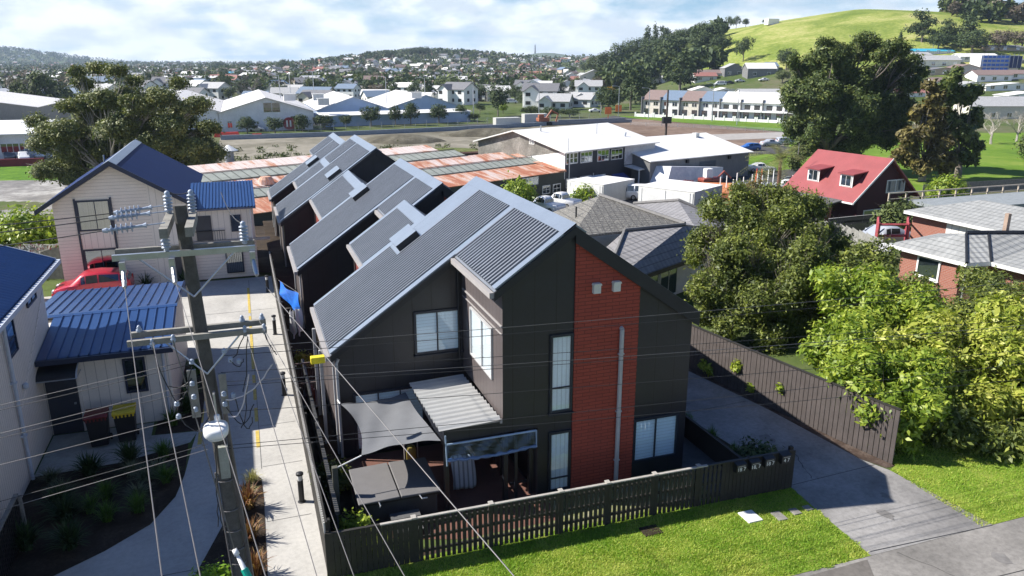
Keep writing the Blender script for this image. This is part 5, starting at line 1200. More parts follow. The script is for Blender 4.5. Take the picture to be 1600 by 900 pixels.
# sheets (pixel outlines on the terrain)
drape('dirt_field', [(330, 262), (345, 214), (500, 209), (790, 196), (985, 186), (1225, 214), (1225, 232), (1130, 236), (900, 262), (560, 285), (330, 300)], MT['dirt'], .02)
drape('dirt_field', [(905, 192), (985, 184), (1222, 207), (1222, 226), (1150, 232), (1040, 226)], MT['dirt_brown'], .05)
drape('grass_verge', [(960, 181), (1225, 193), (1225, 206), (985, 185)], MT['field_green'], .08)
drape('road', [(690, 196), (1225, 176), (1225, 192), (960, 181), (910, 190), (780, 198)], MT['asphalt'], .06)
drape('gravel_road', [(1075, 212), (1225, 207), (1225, 216), (1120, 220)], mm('gravel', plain, (.30, .28, .26), .95, 0, .2, .8), .09)
drape('yard', [(830, 345), (880, 310), (1020, 297), (1175, 272), (1260, 262), (1300, 300), (1340, 350), (1120, 360), (900, 352)], MT['asphalt'], .07, 2.5)
drape('car_park', [(1120, 233), (1190, 226), (1235, 231), (1235, 242), (1150, 240)], MT['asphalt'], .08)
drape('park_grass', [(1172, 262), (1165, 246), (1235, 236), (1230, 210), (1600, 208), (1600, 292), (1440, 300), (1300, 296), (1240, 276)], MT['field_green'], .05, 3)
drape('shop_yard', [(-60, 262), (-60, 238), (105, 236), (95, 258)], MT['asphalt'], .05)
drape('weed_bank', [(-60, 284), (-60, 262), (110, 258), (130, 282)], mm('weed_green', ground_mat, [(.3, (.03, .08, .01)), (.5, (.08, .17, .015)), (.7, (.16, .26, .03))], .5, 3), .06, 3)
drape('back_lot', [(392, 332), (436, 300), (440, 340), (436, 430), (398, 428)], MT['soil'], .10, 3)
drape('rubble_yard', [(-60, 345), (-60, 284), (130, 282), (160, 310), (90, 335)], mm('rubble', ground_mat, [(.3, (.08, .08, .08)), (.5, (.22, .21, .2)), (.7, (.5, .49, .46))], .15, 1.2), .08, 3)
def bracket(px, py): return gz(px, py)
def mound(name, px, py, rx, ry, h, m, label):
    c = gz(px, py); vs = []; fs = []; n, k = 28, 7; rg = random.Random(px)
    for i in range(k+1):
        r = 1-i/k
        for j in range(n): a = 2*math.pi*j/n; q = 1+.12*math.sin(3*a+px)+.06*math.sin(7*a); vs.append((rx*r*q*math.cos(a), ry*r*q*math.sin(a), h*(1-r*r)**.9 if r < 1 else -.1))
    for i in range(k):
        for j in range(n): fs.append((i*n+j, i*n+(j+1) % n, (i+1)*n+(j+1) % n, (i+1)*n+j))
    mb = MB(); mb.add(vs, fs); o = mb.build(name, m, None, True); o.location = c; o.rotation_euler.z = -YAW; return tag(o, kind='structure')
mm('mound_dirt', ground_mat, [(.3, (.05, .045, .035)), (.5, (.11, .10, .075)), (.7, (.2, .19, .15))], .3, 2)
mound('earth_mound', 628, 222, 9.5, 5, 1.7, MT['mound_dirt'], ''); mound('earth_mound', 770, 212, 13, 5, 1.8, MT['mound_dirt'], ''); mound('earth_mound', 690, 238, 12, 4, .8, MT['weeds'], ''); mound('earth_mound', 470, 256, 10, 3, .8, MT['weeds'], '')
# dark earth cut along the near side of the field
p0, p1 = gz(360, 262), gz(770, 244)
mb = MB(p0); d = (p1-p0); n_ = Vector((-d.y, d.x, 0)).normalized()
mb.add([p0-n_*2.0, p1-n_*2.0, p1+n_*1.5, p0+n_*1.5, p0-n_*1.6+Vector((0, 0, .9)), p1-n_*1.6+Vector((0, 0, .9)), p1+n_*1.0+Vector((0, 0, .9)), p0+n_*1.0+Vector((0, 0, .9))], [(0, 3, 2, 1), (4, 5, 6, 7), (0, 1, 5, 4), (1, 2, 6, 5), (2, 3, 7, 6), (3, 0, 4, 7)])
o = mb.build('earth_bank', mm('earth_dark', ground_mat, [(.3, (.03, .018, .014)), (.6, (.07, .04, .03)), (.8, (.14, .09, .07))], .3, 2)); o.location = p0; fixn(o); tag(o, kind='structure')

def rot_root(name, C, ang, label, cat, group=None): return empty(name, C, label, cat, group, ang)
def onP(px, py, C, ang):
    u = (math.cos(ang), math.sin(ang)); d = ray(px, py); det = u[0]*(-d[1])+d[0]*u[1]
    s = ((-C[0])*(-d[1])+d[0]*(-C[1]))/det; t = (C[0]+u[0]*s)/d[0]; return s, CAMH+d[2]*t
def pwin(root, C, ang, side, x0, y0, x1, y1, cols=(1, 1), rows=(1,), frame='frame_white', back='room_dark', pane='glass_dark', fw=.1, name='window', sfix=0):
    """window from its picture box, on a wall of a rotated building; side 'f' front, 'l' left end"""
    if side == 'f':
        s0, z1 = onP(x0, y0, C, ang); s1, _ = onP(x1, y0, C, ang); _, z0 = onP(x0, y1, C, ang)
        window(root, (s0, 0, z0-C[2]), (1, 0, 0), (0, -1, 0), s1-s0, max(.25, z1-z0), cols, rows, frame=frame, pane=pane, back=back, fw=fw, name=name, muntin=.07)
    else:
        s0, z1 = onP(x0, y0, C, ang+math.pi/2); s1, _ = onP(x1, y0, C, ang+math.pi/2); _, z0 = onP(x0, y1, C, ang+math.pi/2)
        if s0 < s1: s0, s1 = s1, s0
        window(root, (0, s0, z0-C[2]), (0, -1, 0), (-1, 0, 0), s0-s1, max(.25, z1-z0), cols, rows, frame=frame, pane=pane, back=back, fw=fw, name=name, muntin=.07)
# --- office block
A24 = R(24); C = Vector((39.8, 93.3, G))
of = rot_root('office_building', C, A24, 'two storey navy and white office with big white roof behind the rusty sheds', 'building')
W_, D_ = 19.3, 17.4
mb = MB(); mb.prism([(0, 0), (D_, 0), (D_, 5.9), (9.4, 7.85), (0, 5.75)], 'x', 0, W_); o = mb.build('wall', [MT['office_navy'], MT['dirty_wall']], of); fixn(o)
for p in o.data.polygons:
    if p.normal.x < -.7: p.material_index = 1
mb = MB(); mb.box(12.3, W_+.02, -.06, -.002, 3.0, 5.74); mb.build('upper_panel', MT['weathered_white'], of)
mb = MB(); mb.prism([(-.03, 2.2), (9.0, 2.2), (9.0, 4.2), (-.03, 5.75)], 'x', -.07, -.003); fixn(mb.build('gable_panel', MT['white'], of))
mb = MB(); mb.slab((-.6, -.6, 5.75), (W_+.4, -.6, 5.75), (W_+.4, 9.4, 8.0), (-.6, 9.4, 8.0), .15); mb.slab((-.6, D_+.5, 5.95), (W_+.4, D_+.5, 5.95), (W_+.4, 9.4, 8.0), (-.6, 9.4, 8.0), .15)
rf = mb.build('roof', MT['white_roof'], of); fixn(rf)
mb = MB(); mb.tube([(12, 5, 7), (12, 5, 8.6)], .04, 6).tube([(.3, -.3, 5.8), (.3, -.3, 7.5)], .03, 6).tube([(3.5, 8, 7.7), (3.5, 8, 8.5)], .1, 8).tube([(16, 3, 6.5), (16.2, 3, 7.1)], .12, 8); mb.build('mast', MT['galv'], rf)
for b in ((884.8, 240.8, 902, 256), (907.5, 239, 924.8, 254), (934, 236, 951, 251.5), (955.5, 234.5, 972, 249)): pwin(of, C, A24, 'f', *b, cols=(1, 1, 1), rows=(1, 1))
for b in ((980.5, 232.5, 995.5, 246), (1000.5, 231, 1014.7, 245)): pwin(of, C, A24, 'f', *b, cols=(1, 1, 1), rows=(1,), frame='offwhite')
for b in ((885, 280.5, 900, 293), (907, 277, 923, 291), (933, 274.5, 945, 288)): pwin(of, C, A24, 'f', *b, cols=(1, 1), rows=(1, 1))
for b in ((828, 217.5, 834.5, 224), (861, 241, 870.5, 255.5)): pwin(of, C, A24, 'l', *b, cols=(1, 1), rows=(1, 1, 1))
for (s, z) in ((7.6, 3.6), (6.4, 3.4), (5.2, 3.3)):
    mb = MB(); mb.box(-.75, -.08, s-.4, s+.4, z, z+.8); o = mb.build('air_conditioner', MT['offwhite'], of)
mb = MB(); mb.prism([(0, 1.9), (-1.3, 1.2), (-1.3, .9), (0, 1.75)], 'x', 9.6, 12.3); fixn(mb.build('awning', mm('awning_blue', plain, (.02, .05, .22), .7), of))
mb = MB(); mb.slab((12.3, -2.6, 2.55), (W_+1.5, -2.6, 2.55), (W_+1.5, -.05, 2.9), (12.3, -.05, 2.9), .15); mb.build('porch_roof', MT['white_roof'], of)
mb = MB()
for x in (12.6, 15.5, 18.5): mb.box(x, x+.15, -2.5, -2.35, 0, 2.4)
mb.build('post', MT['offwhite'], of)
mb = MB(); mb.tube([(.7, -.12, 5.5), (.7, -.12, 0)], .07, 8).tube([(5.6, -.12, 2.5), (5.6, -.12, 1.0), (3.6, -1.0, .5), (2.8, -1.0, .1)], .07, 8); mb.build('downpipe', MT['offwhite'], of)
# --- rusty sawtooth shed, same axes
rs_ = rot_root('rusty_shed', C, A24, 'long low shed with bands of orange rusted iron and grey skylight sheets', 'shed')
mb = MB(); mb.box(-44.5, -.1, .0, 12.2, 0, 3.35); o = mb.build('wall', [MT['wall_darkgreen']], rs_)
# left gable ends in stained render
mb = MB(); mb.prism([(.0, 0), (9.3, 0), (9.3, 3.9), (5.2, 5.9), (0, 3.3)], 'x', -44.9, -44.6); fixn(mb.build('gable_wall', MT['dirty_wall'], rs_))
mb = MB(); mb.prism([(9.31, 0), (18, 0), (18, 4.2), (14, 6.8), (9.31, 4.3)], 'x', -44.9, -44.6); fixn(mb.build('gable_wall', MT['dirty_wall'], rs_))
mb = MB(); mb.box(-44.5, -10, 12.3, 24, 0, 3.3); mb.build('wall', MT['dirty_wall'], rs_)
def band(y0, z0, y1, z1, m, x0=-44.6, x1=-.02, nm='roof_band'):
    mb = MB(); mb.slab((x0, y0, z0), (x1, y0, z0), (x1, y1, z1), (x0, y1, z1), .08); o = mb.build(nm, MT[m], rs_); fixn(o); return o
band(-.35, 3.3, 4.0, 3.98, 'rust_heavy'); band(4.06, 3.99, 6.2, 4.6, 'fibre_roof')
band(6.25, 4.6, 9.0, 3.9, 'rust_light')
band(9.05, 3.95, 12.2, 4.75, 'rust_light'); band(12.25, 4.77, 15.0, 5.35, 'fibre_roof', x1=-6.5)
band(15.05, 5.36, 18, 5.95, 'rust_pale', x1=-9); band(18.05, 5.93, 24, 3.3, 'rust_pale', x1=-10)
mb = MB()
for y, z in ((4.03, 4.02), (6.22, 4.66), (12.22, 4.8), (15.02, 5.4)): mb.box(-44.6, -6.5 if y > 12 else -.05, y-.06, y+.06, z, z+.06)
mb.build('lap_strip', MT['black_trim'], rs_)
mb = MB(); mb.slab((-1.4, -.35, 3.42), (-.03, -.35, 3.42), (-.03, 9, 4.8), (-1.4, 9, 4.8), .03); mb.build('flashing', MT['rust_heavy'], rs_)
mb = MB(); mb.lathe((-36.5, 10.6, 4.2), [(.9, 0), (.8, .5), (.55, .8)], 12); o = mb.build('roof_ventilator', MT['rust_heavy'], rs_)
for b in ((816.5, 280, 840, 290),): pwin(rs_, C, A24, 'f', *b, cols=(1, 1, 1, 1), rows=(1,))
for b in ((848, 291.5, 858.5, 302.5), (864.5, 289, 875, 300.5)): pwin(rs_, C, A24, 'f', *b, cols=(1, 1), rows=(1, 1))
vc = gz(360, 262); vt = empty('roof_vent_tower', vc, 'slim grey vent column with white conical cap left of the rusty shed', 'vent')
hh = onA(357, 226, axial(vc)).z-vc.z
mb = MB(); mb.lathe((0, 0, 0), [(.75, 0), (.75, hh-1.0)], 14); mb.build('column', mm('vent_grey', plain, (.30, .31, .34), .6), vt); mb = MB(); mb.lathe((0, 0, hh-1.0), [(1.5, 0), (1.45, .1), (.1, .95)], 16); mb.build('cap', MT['white'], vt)
# --- grey shed with white roof
A15 = R(15); C = Vector((73.9, 100.9, G)); sh = rot_root('grey_shed', C, A15, 'grey walled shed with bright white roof and dark roller door beside the office', 'shed')
mb = MB(); mb.prism([(0, 0), (19, 0), (19, 3.6), (9.5, 5.7), (0, 3.7)], 'x', -21, 0); fixn(mb.build('wall', MT['wall_grey'], sh))
mb = MB(); mb.slab((-21.3, -.4, 3.75), (.5, -.4, 3.75), (.5, 9.5, 5.95), (-21.3, 9.5, 5.95), .12); mb.slab((-21.3, 19.4, 3.75), (.5, 19.4, 3.75), (.5, 9.5, 5.95), (-21.3, 9.5, 5.95), .12); rf = mb.build('roof', MT['white_roof'], sh); fixn(rf)
mb = MB(); mb.box(-11, -7.6, -.08, -.003, 0, 3.0); mb.build('roller_door', mm('door_slate', grooved, (.09, .11, .13), 2, .3, .05, .6), sh)
mb = MB(); mb.lathe((-20.3, 7.6, 5.2), [(.8, 0), (.8, .9), (.5, 1.3)], 12); mb.build('ridge_vent', MT['white'], rf); mb = MB(); mb.box(-4, -3.2, 7.5, 8.3, 5.4, 6.2); mb.build('ridge_vent', MT['offwhite'], rf)
for s in (-14, -5): mb = MB(); mb.box(s, s+.4, -.4, -.09, 3.0, 3.5); mb.build('bracket', MT['black_trim'], sh)
# --- stained white sheeted enclosure
a, b, c2 = gz(1012, 294), gz(1040, 297), gz(1128, 286)
def hexa(name, base, top, m, label, cat, kind=None, parts=None):
    c0 = base[0].copy(); mb = MB(c0); mb.add(base+top, [(0, 3, 2, 1), (4, 5, 6, 7), (0, 1, 5, 4), (1, 2, 6, 5), (2, 3, 7, 6), (3, 0, 4, 7)])
    o = mb.build(name, m); o.location = c0; fixn(o); return tag(o, label, cat)
bk = (a-b); Z = lambda v, h, dx=0, dy=0: Vector((v.x+dx, v.y+dy, v.z+h))
hexa('sheeted_enclosure', [a, b, c2, c2+bk], [Z(a, 3.0, 1.3, .6), Z(b, 3.1, 1.2, .8), Z(c2, 2.3), Z(c2+bk, 2.2)], mm('tarp_white', ground_mat, [(.25, (.48, .50, .54)), (.45, (.66, .68, .71)), (.6, (.80, .80, .80))], 1.0, 2.2, .6), 'stained white sheeted enclosure standing in front of the grey shed', 'enclosure')
# --- shipping containers
mm('cont_white', grooved, (.60, .60, .56), 0, .28, .06, .6, .06, .7); mm('cont_rust', grooved, (.30, .07, .04), 0, .28, .06, .6, .2, .6)
def container(name, L0, Nr, R0, h, m, label):
    L_, N_, R_ = gz(*L0), gz(*Nr), gz(*R0); L_.z = R_.z = N_.z; e1 = (R_-N_); e2 = (L_-N_); e2 = e2-e1*(e2.dot(e1)/e1.dot(e1))
    t = empty(name, N_, label, 'container', 'shipping containers in the yard', math.atan2(e1.y, e1.x))
    L1, L2 = e1.length, e2.length; mb = MB(); mb.box(0, L1, 0, L2, .02, h); mb.build('body', MT[m], t)
    mb = MB(); mb.box(-.03, L1+.03, -.03, L2+.03, h, h+.06); mb.build('roof', MT['white_roof'], t)
    mb = MB(); mb.box(-.06, -.003, .15, L2-.15, .1, h-.15)
    for y in (.5, L2/2, L2-.5): mb.tube([(-.08, y, .1), (-.08, y, h-.15)], .03, 6)
    mb.build('door', MT['offwhite'], t); return t
container('shipping_container', (918, 306), (942, 321), (990, 311), 2.5, 'cont_white', 'white shipping container left of the silver van')
container('shipping_container', (1026, 320), (1083, 335), (1126, 326), 2.5, 'cont_white', 'white shipping container under the stack of red steel beams')
mb = MB(); p = gz(1075, 302); mb.box(0, 8, 0, 1.2, 2.55, 2.75); 
o = MB()
for k in range(4): o.box(-6, 3.0, k*.35, k*.35+.2, 1.7, 2.0).box(-6, 3, k*.35+.05, k*.35+.15, 1.6, 2.1)
for x in (-5.5, -1, 2.5): o.box(x, x+.2, 0, 1.4, 0, 1.6)
o = o.build('steel_beams', mm('beam_red', plain, (.22, .03, .025), .6, 0, .3, 2)); o.location = gz(1068, 312); o.rotation_euler.z = R(35); tag(o, 'dark red steel beams stacked between the enclosure and the white container', 'steel beams')
hexa('orange_deck', [gz(1080, 318), gz(1140, 322), gz(1150, 305), gz(1085, 303)], [Z(gz(1080, 318), 1.6), Z(gz(1140, 322), 1.6), Z(gz(1150, 305), 1.6), Z(gz(1085, 303), 1.6)], mm('deck_orange', plain, (.45, .16, .06), .8, 0, .3, 2), 'orange rusted flat rack behind the white container', 'rack')
hexa('steel_plates', [gz(1118, 312), gz(1190, 314), gz(1222, 296), gz(1140, 296)], [Z(gz(1118, 312), .9), Z(gz(1190, 314), .9), Z(gz(1222, 296), .9), Z(gz(1140, 296), .9)], mm('plates', plain, (.36, .40, .46), .5, .2, .2, 1), 'pale flat stack of steel plates in the yard left of the palm', 'steel plates')
def digger():
    c = gz(1108, 297); t = empty('mini_excavator', c, 'small dark red excavator with grey cab on the pale plates', 'excavator'); mb = MB(); mb.box(-1.5, 1.5, -.8, .8, 1.2, 1.7); o = mb.build('body', mm('dig_red', plain, (.25, .05, .03), .5), t); bevel(o, .15)
    mb = MB(); mb.box(-.9, .2, -.5, .5, 1.7, 3.0); o = mb.build('cab', MT['ware_wall'], t); bevel(o, .15)
    mb = MB(); mb.tube([(1.2, 0, 1.6), (2.2, 0, 2.5), (3.4, 0, 1.5)], .14, 8); mb.build('boom', MT['dig_red'], t)
    for y in (-.8, .5): mb = MB(); mb.prism([(-1.5, .9), (1.5, .9), (1.7, 1.05), (1.5, 1.25), (-1.5, 1.25), (-1.7, 1.05)], 'y', y, y+.3); fixn(mb.build('track', MT['rubber'], t))
digger()
def posts_cluster():
    rg = random.Random(3)
    for i in range(10):
        p = gz(1125+i*9+rg.uniform(-3, 3), 314-i*1.2); o = MB(); h = rg.uniform(1.6, 2.6); o.box(-.05, .05, -.05, .05, .9, .9+h).box(-.05, .05, -.05, .05, 0, .9); o = o.build('white_post', MT['white']); o.location = p; tag(o, 'white upright post standing in the steel yard', 'post', 'white posts in the steel yard')
    for i, x in enumerate((1181, 1189)):
        p = gz(x, 287); o = MB(); o.lathe((0, 0, 0), [(.35, 0), (.3, .1), (.18, .2), (.06, 2.2)], 10); o = o.build('traffic_cone', mm('cone_orange', plain, (.65, .07, .03), .6)); o.location = p; tag(o, ['left', 'right'][i]+' one of two tall red-orange cones by the white sedan', 'cone')
posts_cluster()
# --- cars in the yard
cars = [('sedan', 'sedan', 'white sedan parked right of the grey shed at the grass edge', 1188, 269, 0, P_white, 4.7),
    ('hatchback', 'hatch', 'blue car parked in the far car park behind the grey shed', 1171, 236, 8, P_blue, 4.2),
    ('sedan', 'sedan', 'pale sedan behind the palm in the far car park', 1204, 229, 10, P_silver, 4.4),
    ('hatchback', 'hatch', 'blue-silver hatchback at the right end of the far car park, against the big tree', 1226, 226, 8, P_silver, 4.0),
    ('van', 'van', 'silver-white van parked between the two white containers', 1010, 313, -35, P_white, 5.1),
    ('pickup', 'ute', 'white pickup nearest the rusty shed wall, leftmost of the three', 851, 331, -62, P_white, 4.9),
    ('pickup', 'ute', 'white pickup in the middle of the three below the green wall', 877, 324, -60, P_white, 4.9),
    ('sedan', 'sedan', 'white car right of the two pickups, next to the small bush', 905, 316, -60, P_white, 4.4),
    ('hatchback', 'hatch', 'white hatchback, leftmost of the cars behind the red dormer house', 1229, 298, -20, P_white, 4.3),
    ('hatchback', 'hatch', 'dark hatchback second from left behind the red dormer house', 1246, 294, -20, P_black, 4.2),
    ('sedan', 'sedan', 'white sedan in the middle behind the red dormer house', 1262, 287, -15, P_white, 4.5),
    ('pickup', 'ute', 'grey four wheel drive nearest the big dark trees', 1286, 276, -12, P_grey, 4.7),
    ('hatchback', 'hatch', 'silver hatchback tucked against the red house wall', 1272, 296, -20, P_silver, 4.1),
    ('sedan', 'sedan', 'silver-blue sedan in front of the dark slatted fence by the brick house', 1377, 386, 10, P_silver, 4.5),
    ('hatchback', 'hatch', 'white car with nose showing in front of the white shop at left', 38, 251, -75, P_white, 4.3),
    ('hatchback', 'hatch', 'white car half hidden by the tree at the shop yard', 62, 247, -75, P_white, 4.3),
    ('hatchback', 'hatch', 'dark grey car beside the shop door at far left', 16, 249, -75, P_grey, 4.1),
    ('hatchback', 'hatch', 'small silver car on the far road at the left of the dirt field', 402, 206, 0, P_silver, 4.1),
    ('sedan', 'sedan', 'white car on the road in front of the yellow-flowered tree', 930, 176, 0, P_white, 4.4),
    ('van', 'van', 'white van on the road behind the street trees', 800, 162, 0, P_white, 5.0),
    ('sedan', 'sedan', 'white car parked highest on the street under the green hill', 1193, 127, 0, P_white, 4.4),
    ('sedan', 'sedan', 'silver car left of the highest parked cars under the green hill', 1156, 129, 0, P_silver, 4.4),
    ('van', 'van', 'white van on the street under the green hill', 1125, 134, 0, P_white, 5.4),
    ('sedan', 'sedan', 'black car between the van and the silver car under the green hill', 1139, 132, 0, P_black, 4.4)]
for nm, kd, lb, px, py, a, pt, L in cars:
    car(nm, lb, gz(px, py)+Vector((0, 0, .1)), R(a)+(math.pi if px % 2 else 0)-YAW*(0 if abs(a) > 30 else 1), pt, kd, L, 1.8 if kd != 'van' else 1.9, {'hatch': 1.5, 'sedan': 1.44, 'van': 1.95, 'ute': 1.75}[kd], None, py > 225)
# ---- palm in the yard
def palm(px, pyb, pyt, label):
    p = gz(px, pyb); H_ = onA(px, pyt, axial(p)).z-p.z; t = empty('palm_tree', p, label, 'palm'); mb = MB()
    mb.tube([(0, 0, 0), (.1, 0, H_*.3), (.05, 0, H_*.66)], [.32, .24, .2], 10); mb.build('trunk', mm('palm_bark', plain, (.27, .15, .10), .9, 0, .3, 5), t)
    mb = MB(); rg = random.Random(7)
    for i in range(26):
        a = i*2.4; el = rg.uniform(-.2, 1.2); L = H_*.62*rg.uniform(.8, 1.15); pts = []; d = Vector((math.cos(a), math.sin(a), 0))
        for k in range(7): f = k/6; pts.append(Vector((.05, 0, H_*.66))+d*L*f*math.cos(el*(1-.5*f))+Vector((0, 0, L*(math.sin(el)*f-.55*f*f))))
        for k in range(6):
            q, r_ = pts[k], pts[k+1]; s = (r_-q).normalized(); sd = s.cross(Vector((0, 0, 1))).normalized()
            for j in range(4):
                b = q.lerp(r_, j/4)
                for sg in (-1, 1): e = b+sd*sg*L*.2*(1-.6*abs(k/6-.4))+s*.25+Vector((0, 0, -.12)); mb.quad(b, b+s*.09, e)
    mb.build('fronds', leafmat('palm_leaf', (.07, .09, .03), (.16, .17, .06), (.30, .28, .12), .3, .5, .5), t)
palm(1213, 314, 212, 'shaggy palm with reddish trunk standing in the yard by the cones')
palm(836, 152, 112, 'tall palm on the slope left of the dark hillside trees') if 0 else None

# --- red dormer house
C = Vector((57.6, 61.0, -4.35)); A10 = R(6); rh = rot_root('red_house', C, A10, 'dark red house with steep pink-red roof and two dormers', 'house')
mm('red_wall', grooved, (.055, .012, .014), 0, .25, .02, .8, .2, .6); mm('red_roof', plain, (.25, .058, .058), .5, .0, .12, .8)
HW, HD, EZ, RZ = 8.6, 9.2, 2.35, 6.5
mb = MB(); mb.prism([(.6, 0), (HW-.4, 0), (HW-.4, EZ+.6), (HW/2+.1, RZ-.3), (.6, EZ+.6)], 'y', 0, HD); fixn(mb.build('wall', MT['red_wall'], rh))
mb = MB(); RX = HW/2+.1; mb.slab((-.55, -.4, EZ), (RX, -.4, RZ), (RX, HD+.3, RZ), (-.55, HD+.3, EZ), .14); mb.slab((HW+.6, -.4, EZ), (RX, -.4, RZ), (RX, HD+.3, RZ), (HW+.6, HD+.3, EZ), .14)
rf = mb.build('roof', MT['red_roof'], rh); fixn(rf)
mb = MB(); mb.prism([(-.55, EZ-.2), (RX, RZ-.2), (RX, RZ+.03), (-.55, EZ+.03)], 'y', -.46, -.41); mb.box(-.62, -.5, -.4, HD+.3, EZ-.18, EZ-.02); fixn(mb.build('barge_board', MT['offwhite'], rh))
sl_ = (RZ-EZ)/(RX+.55)
for y0 in (1.2, 5.6):
    x0 = .9; zb = EZ+sl_*(x0+.55); ztop = zb+1.35; xe = (ztop+.25-EZ)/sl_-.55
    mb = MB(); mb.prism([(x0, zb-.1), (xe, ztop+.2), (x0, ztop)], 'y', y0, y0+1.6); d1 = mb.build('dormer', MT['red_wall'], rh); fixn(d1)
    mb = MB(); mb.slab((x0-.25, y0-.2, ztop), (xe+.2, y0-.2, ztop+.27), (xe+.2, y0+1.8, ztop+.27), (x0-.25, y0+1.8, ztop), .1); fixn(mb.build('dormer_roof', MT['red_roof'], d1))
    mb = MB(); mb.box(x0-.03, x0-.002, y0-.02, y0+1.62, zb-.05, ztop-.01); mb.build('surround', MT['offwhite'], d1)
    window(d1, (x0-.03, y0+1.4, zb+.12), (0, -1, 0), (-1, 0, 0), 1.2, 1.0, (1, 1), frame='frame_white', back='curtain', pane='glass_dark')
def lwin(root, C, ang, x0, y0, x1, y1, **k): pwin(root, C, ang, 'f', x0, y0, x1, y1, **k)
lwin(rh, C, A10, 1387, 283, 1413, 300, back='blind'); lwin(rh, C, A10, 1350, 330, 1381, 350, back='curtain'); lwin(rh, C, A10, 1426, 338, 1434, 348, back='blind')
mb = MB(); mb.slab((-5.2, 1.0, 1.7), (.1, 1.0, 2.5), (.1, 9.2, 2.5), (-5.2, 9.2, 1.7), .12); mb.build('verandah_roof', mm('verandah', grooved, (.10, .10, .10), 1, .8, .06, .7), rh)
mb = MB(); mb.box(-4.8, -1.5, 1.3, 1.6, 0, 1.7); mb.build('brick_wall', mm('brick_orange', brick, (.42, .11, .06), (.33, .085, .05), (.35, .25, .2), .24, .085, 'x'), rh)
mb = MB(); mb.tube([(1.2, HD, RZ-.4), (1.2, HD, RZ+.8)], .03, 5); mb.build('aerial', MT['galv'], rf)
mm('fence_weather', ground_mat, [(.3, (.13, .125, .115)), (.5, (.24, .235, .22)), (.7, (.38, .37, .35))], .8, 5)
# --- slatted fence, grey fence wall, red timber frame between the houses
def fence_px(name, pts, h, m, label, capm=None, paling=.14, gap=.02, base=None): return panel_fence(name, label, [tuple(gz(*p)[:2]) for p in pts], h, m, capm, paling, gap, base, None, .03, 2, True)
fence_px('slatted_fence', [(1290, 378), (1380, 366)], 1.7, 'black_trim', 'dark slatted fence with pale capping in front of the red dormer house', 'cap_grey', .12, .08)
fence_px('garden_wall', [(1220, 352), (1300, 378), (1375, 412)], 1.5, 'fence_weather', 'pale weathered board fence running between the big bush and the red timber frame', None, 1.4, .02)
fence_px('paling_fence', [(1440, 306), (1600, 296)], 1.5, 'timber_grey', 'brown timber paling fence along the near edge of the park grass', None, .3, .02)
fence_px('paling_fence', [(1330, 415), (1372, 428)], 1.5, 'timber_grey', 'dark weathered paling gate section beside the small white shed', None, .2, .03)
dk = gz(1520, 322); dt = empty('roof_deck', dk, 'flat grey carport roof with pale timber railing behind the brick house', 'deck'); L_ = gz(1470, 330), gz(1640, 318)
p0 = Vector((*onz(1490, 327, -.6), -2.9)); u_ = Vector((1, -.05, 0)).normalized(); v_ = Vector((.05, 1, 0)).normalized(); dt.location = p0
mb = MB(); mb.box(0, 22, 0, 5, 2.0, 2.3); mb.box(.4, 21.6, .4, 4.6, -1.5, 2.0); mb.build('slab', mm('deck_grey', plain, (.22, .24, .25), .8), dt); mb = MB(); mb.box(-2, 22, 5.2, 5.3, 2.9, 3.0); mb.box(-2, 22, 5.2, 5.26, 2.4, 2.46)
for k in range(13): mb.box(-2+k*2, -1.88+k*2, 5.2, 5.3, 1.0, 2.9)
mb.build('railing', mm('rail_tan', plain, (.45, .38, .3), .7), dt)
rt = gz(1388, 402); ft = empty('red_pergola', rt, 'weathered red timber frame between the pale fence and the brick house', 'pergola'); mb = MB(rt)
P4 = [gz(1366, 405), gz(1412, 405), gz(1412, 392), gz(1366, 392)]
mb = MB(rt)
for p in P4: mb.box(p.x-.07, p.x+.07, p.y-.07, p.y+.07, p.z, p.z+2.3)
for z in (.9, 1.5, 2.2):
    for a, b in ((0, 1), (1, 2), (3, 0)): mb.tube([P4[a]+Vector((0, 0, z)), P4[b]+Vector((0, 0, z))], .08, 4)
mb.build('frame', mm('red_timber', plain, (.30, .05, .06), .8, 0, .3, 3), ft)
hexa('garden_shed', [gz(1366, 440), gz(1384, 440), gz(1390, 428), gz(1370, 428)], [Z(gz(1366, 440), 1.7), Z(gz(1384, 440), 1.7), Z(gz(1390, 428), 1.8), Z(gz(1370, 428), 1.8)], MT['weathered_white'], 'narrow peeling white shed below the red timber frame', 'shed')

# --- tiled hip house in the middle
def tiles(name, c, sc=.34, mossy=0, row=.36):
    m, t, b = newmat(name); v = objc(t); u = N(t, 'ShaderNodeUVMap'); s = N(t, 'ShaderNodeSeparateXYZ'); t.links.new(u.outputs[0], s.inputs[0])
    fy = M(t, 'FRACT', M(t, 'DIVIDE', s.outputs[1], row)); fx = M(t, 'SINE', M(t, 'MULTIPLY', s.outputs[0], 2*math.pi/sc))
    h = M(t, 'ADD', M(t, 'MULTIPLY', fx, .25), M(t, 'SUBTRACT', 1.0, fy))
    f = noise(t, v, 1.5, 5); f2 = noise(t, v, 9, 5, .7)
    base = ramp(t, M(t, 'ADD', M(t, 'MULTIPLY', f, .5), M(t, 'MULTIPLY', f2, .5)), [(.35, [x*.8 for x in c]), (.6, [x*1.15 for x in c])])
    if mossy: base = mixc(t, M(t, 'MULTIPLY', ramp(t, f2, [(.5, 0), (.62, 1)]), mossy), base, (.34, .32, .27))
    ln = M(t, 'LESS_THAN', fy, .12); base = mixc(t, M(t, 'MULTIPLY', ln, .6), base, [x*.3 for x in c])
    t.links.new(base, b.inputs['Base Color']); bump(t, b, h, .9, .06); b.inputs['Roughness'].default_value = .75; return m
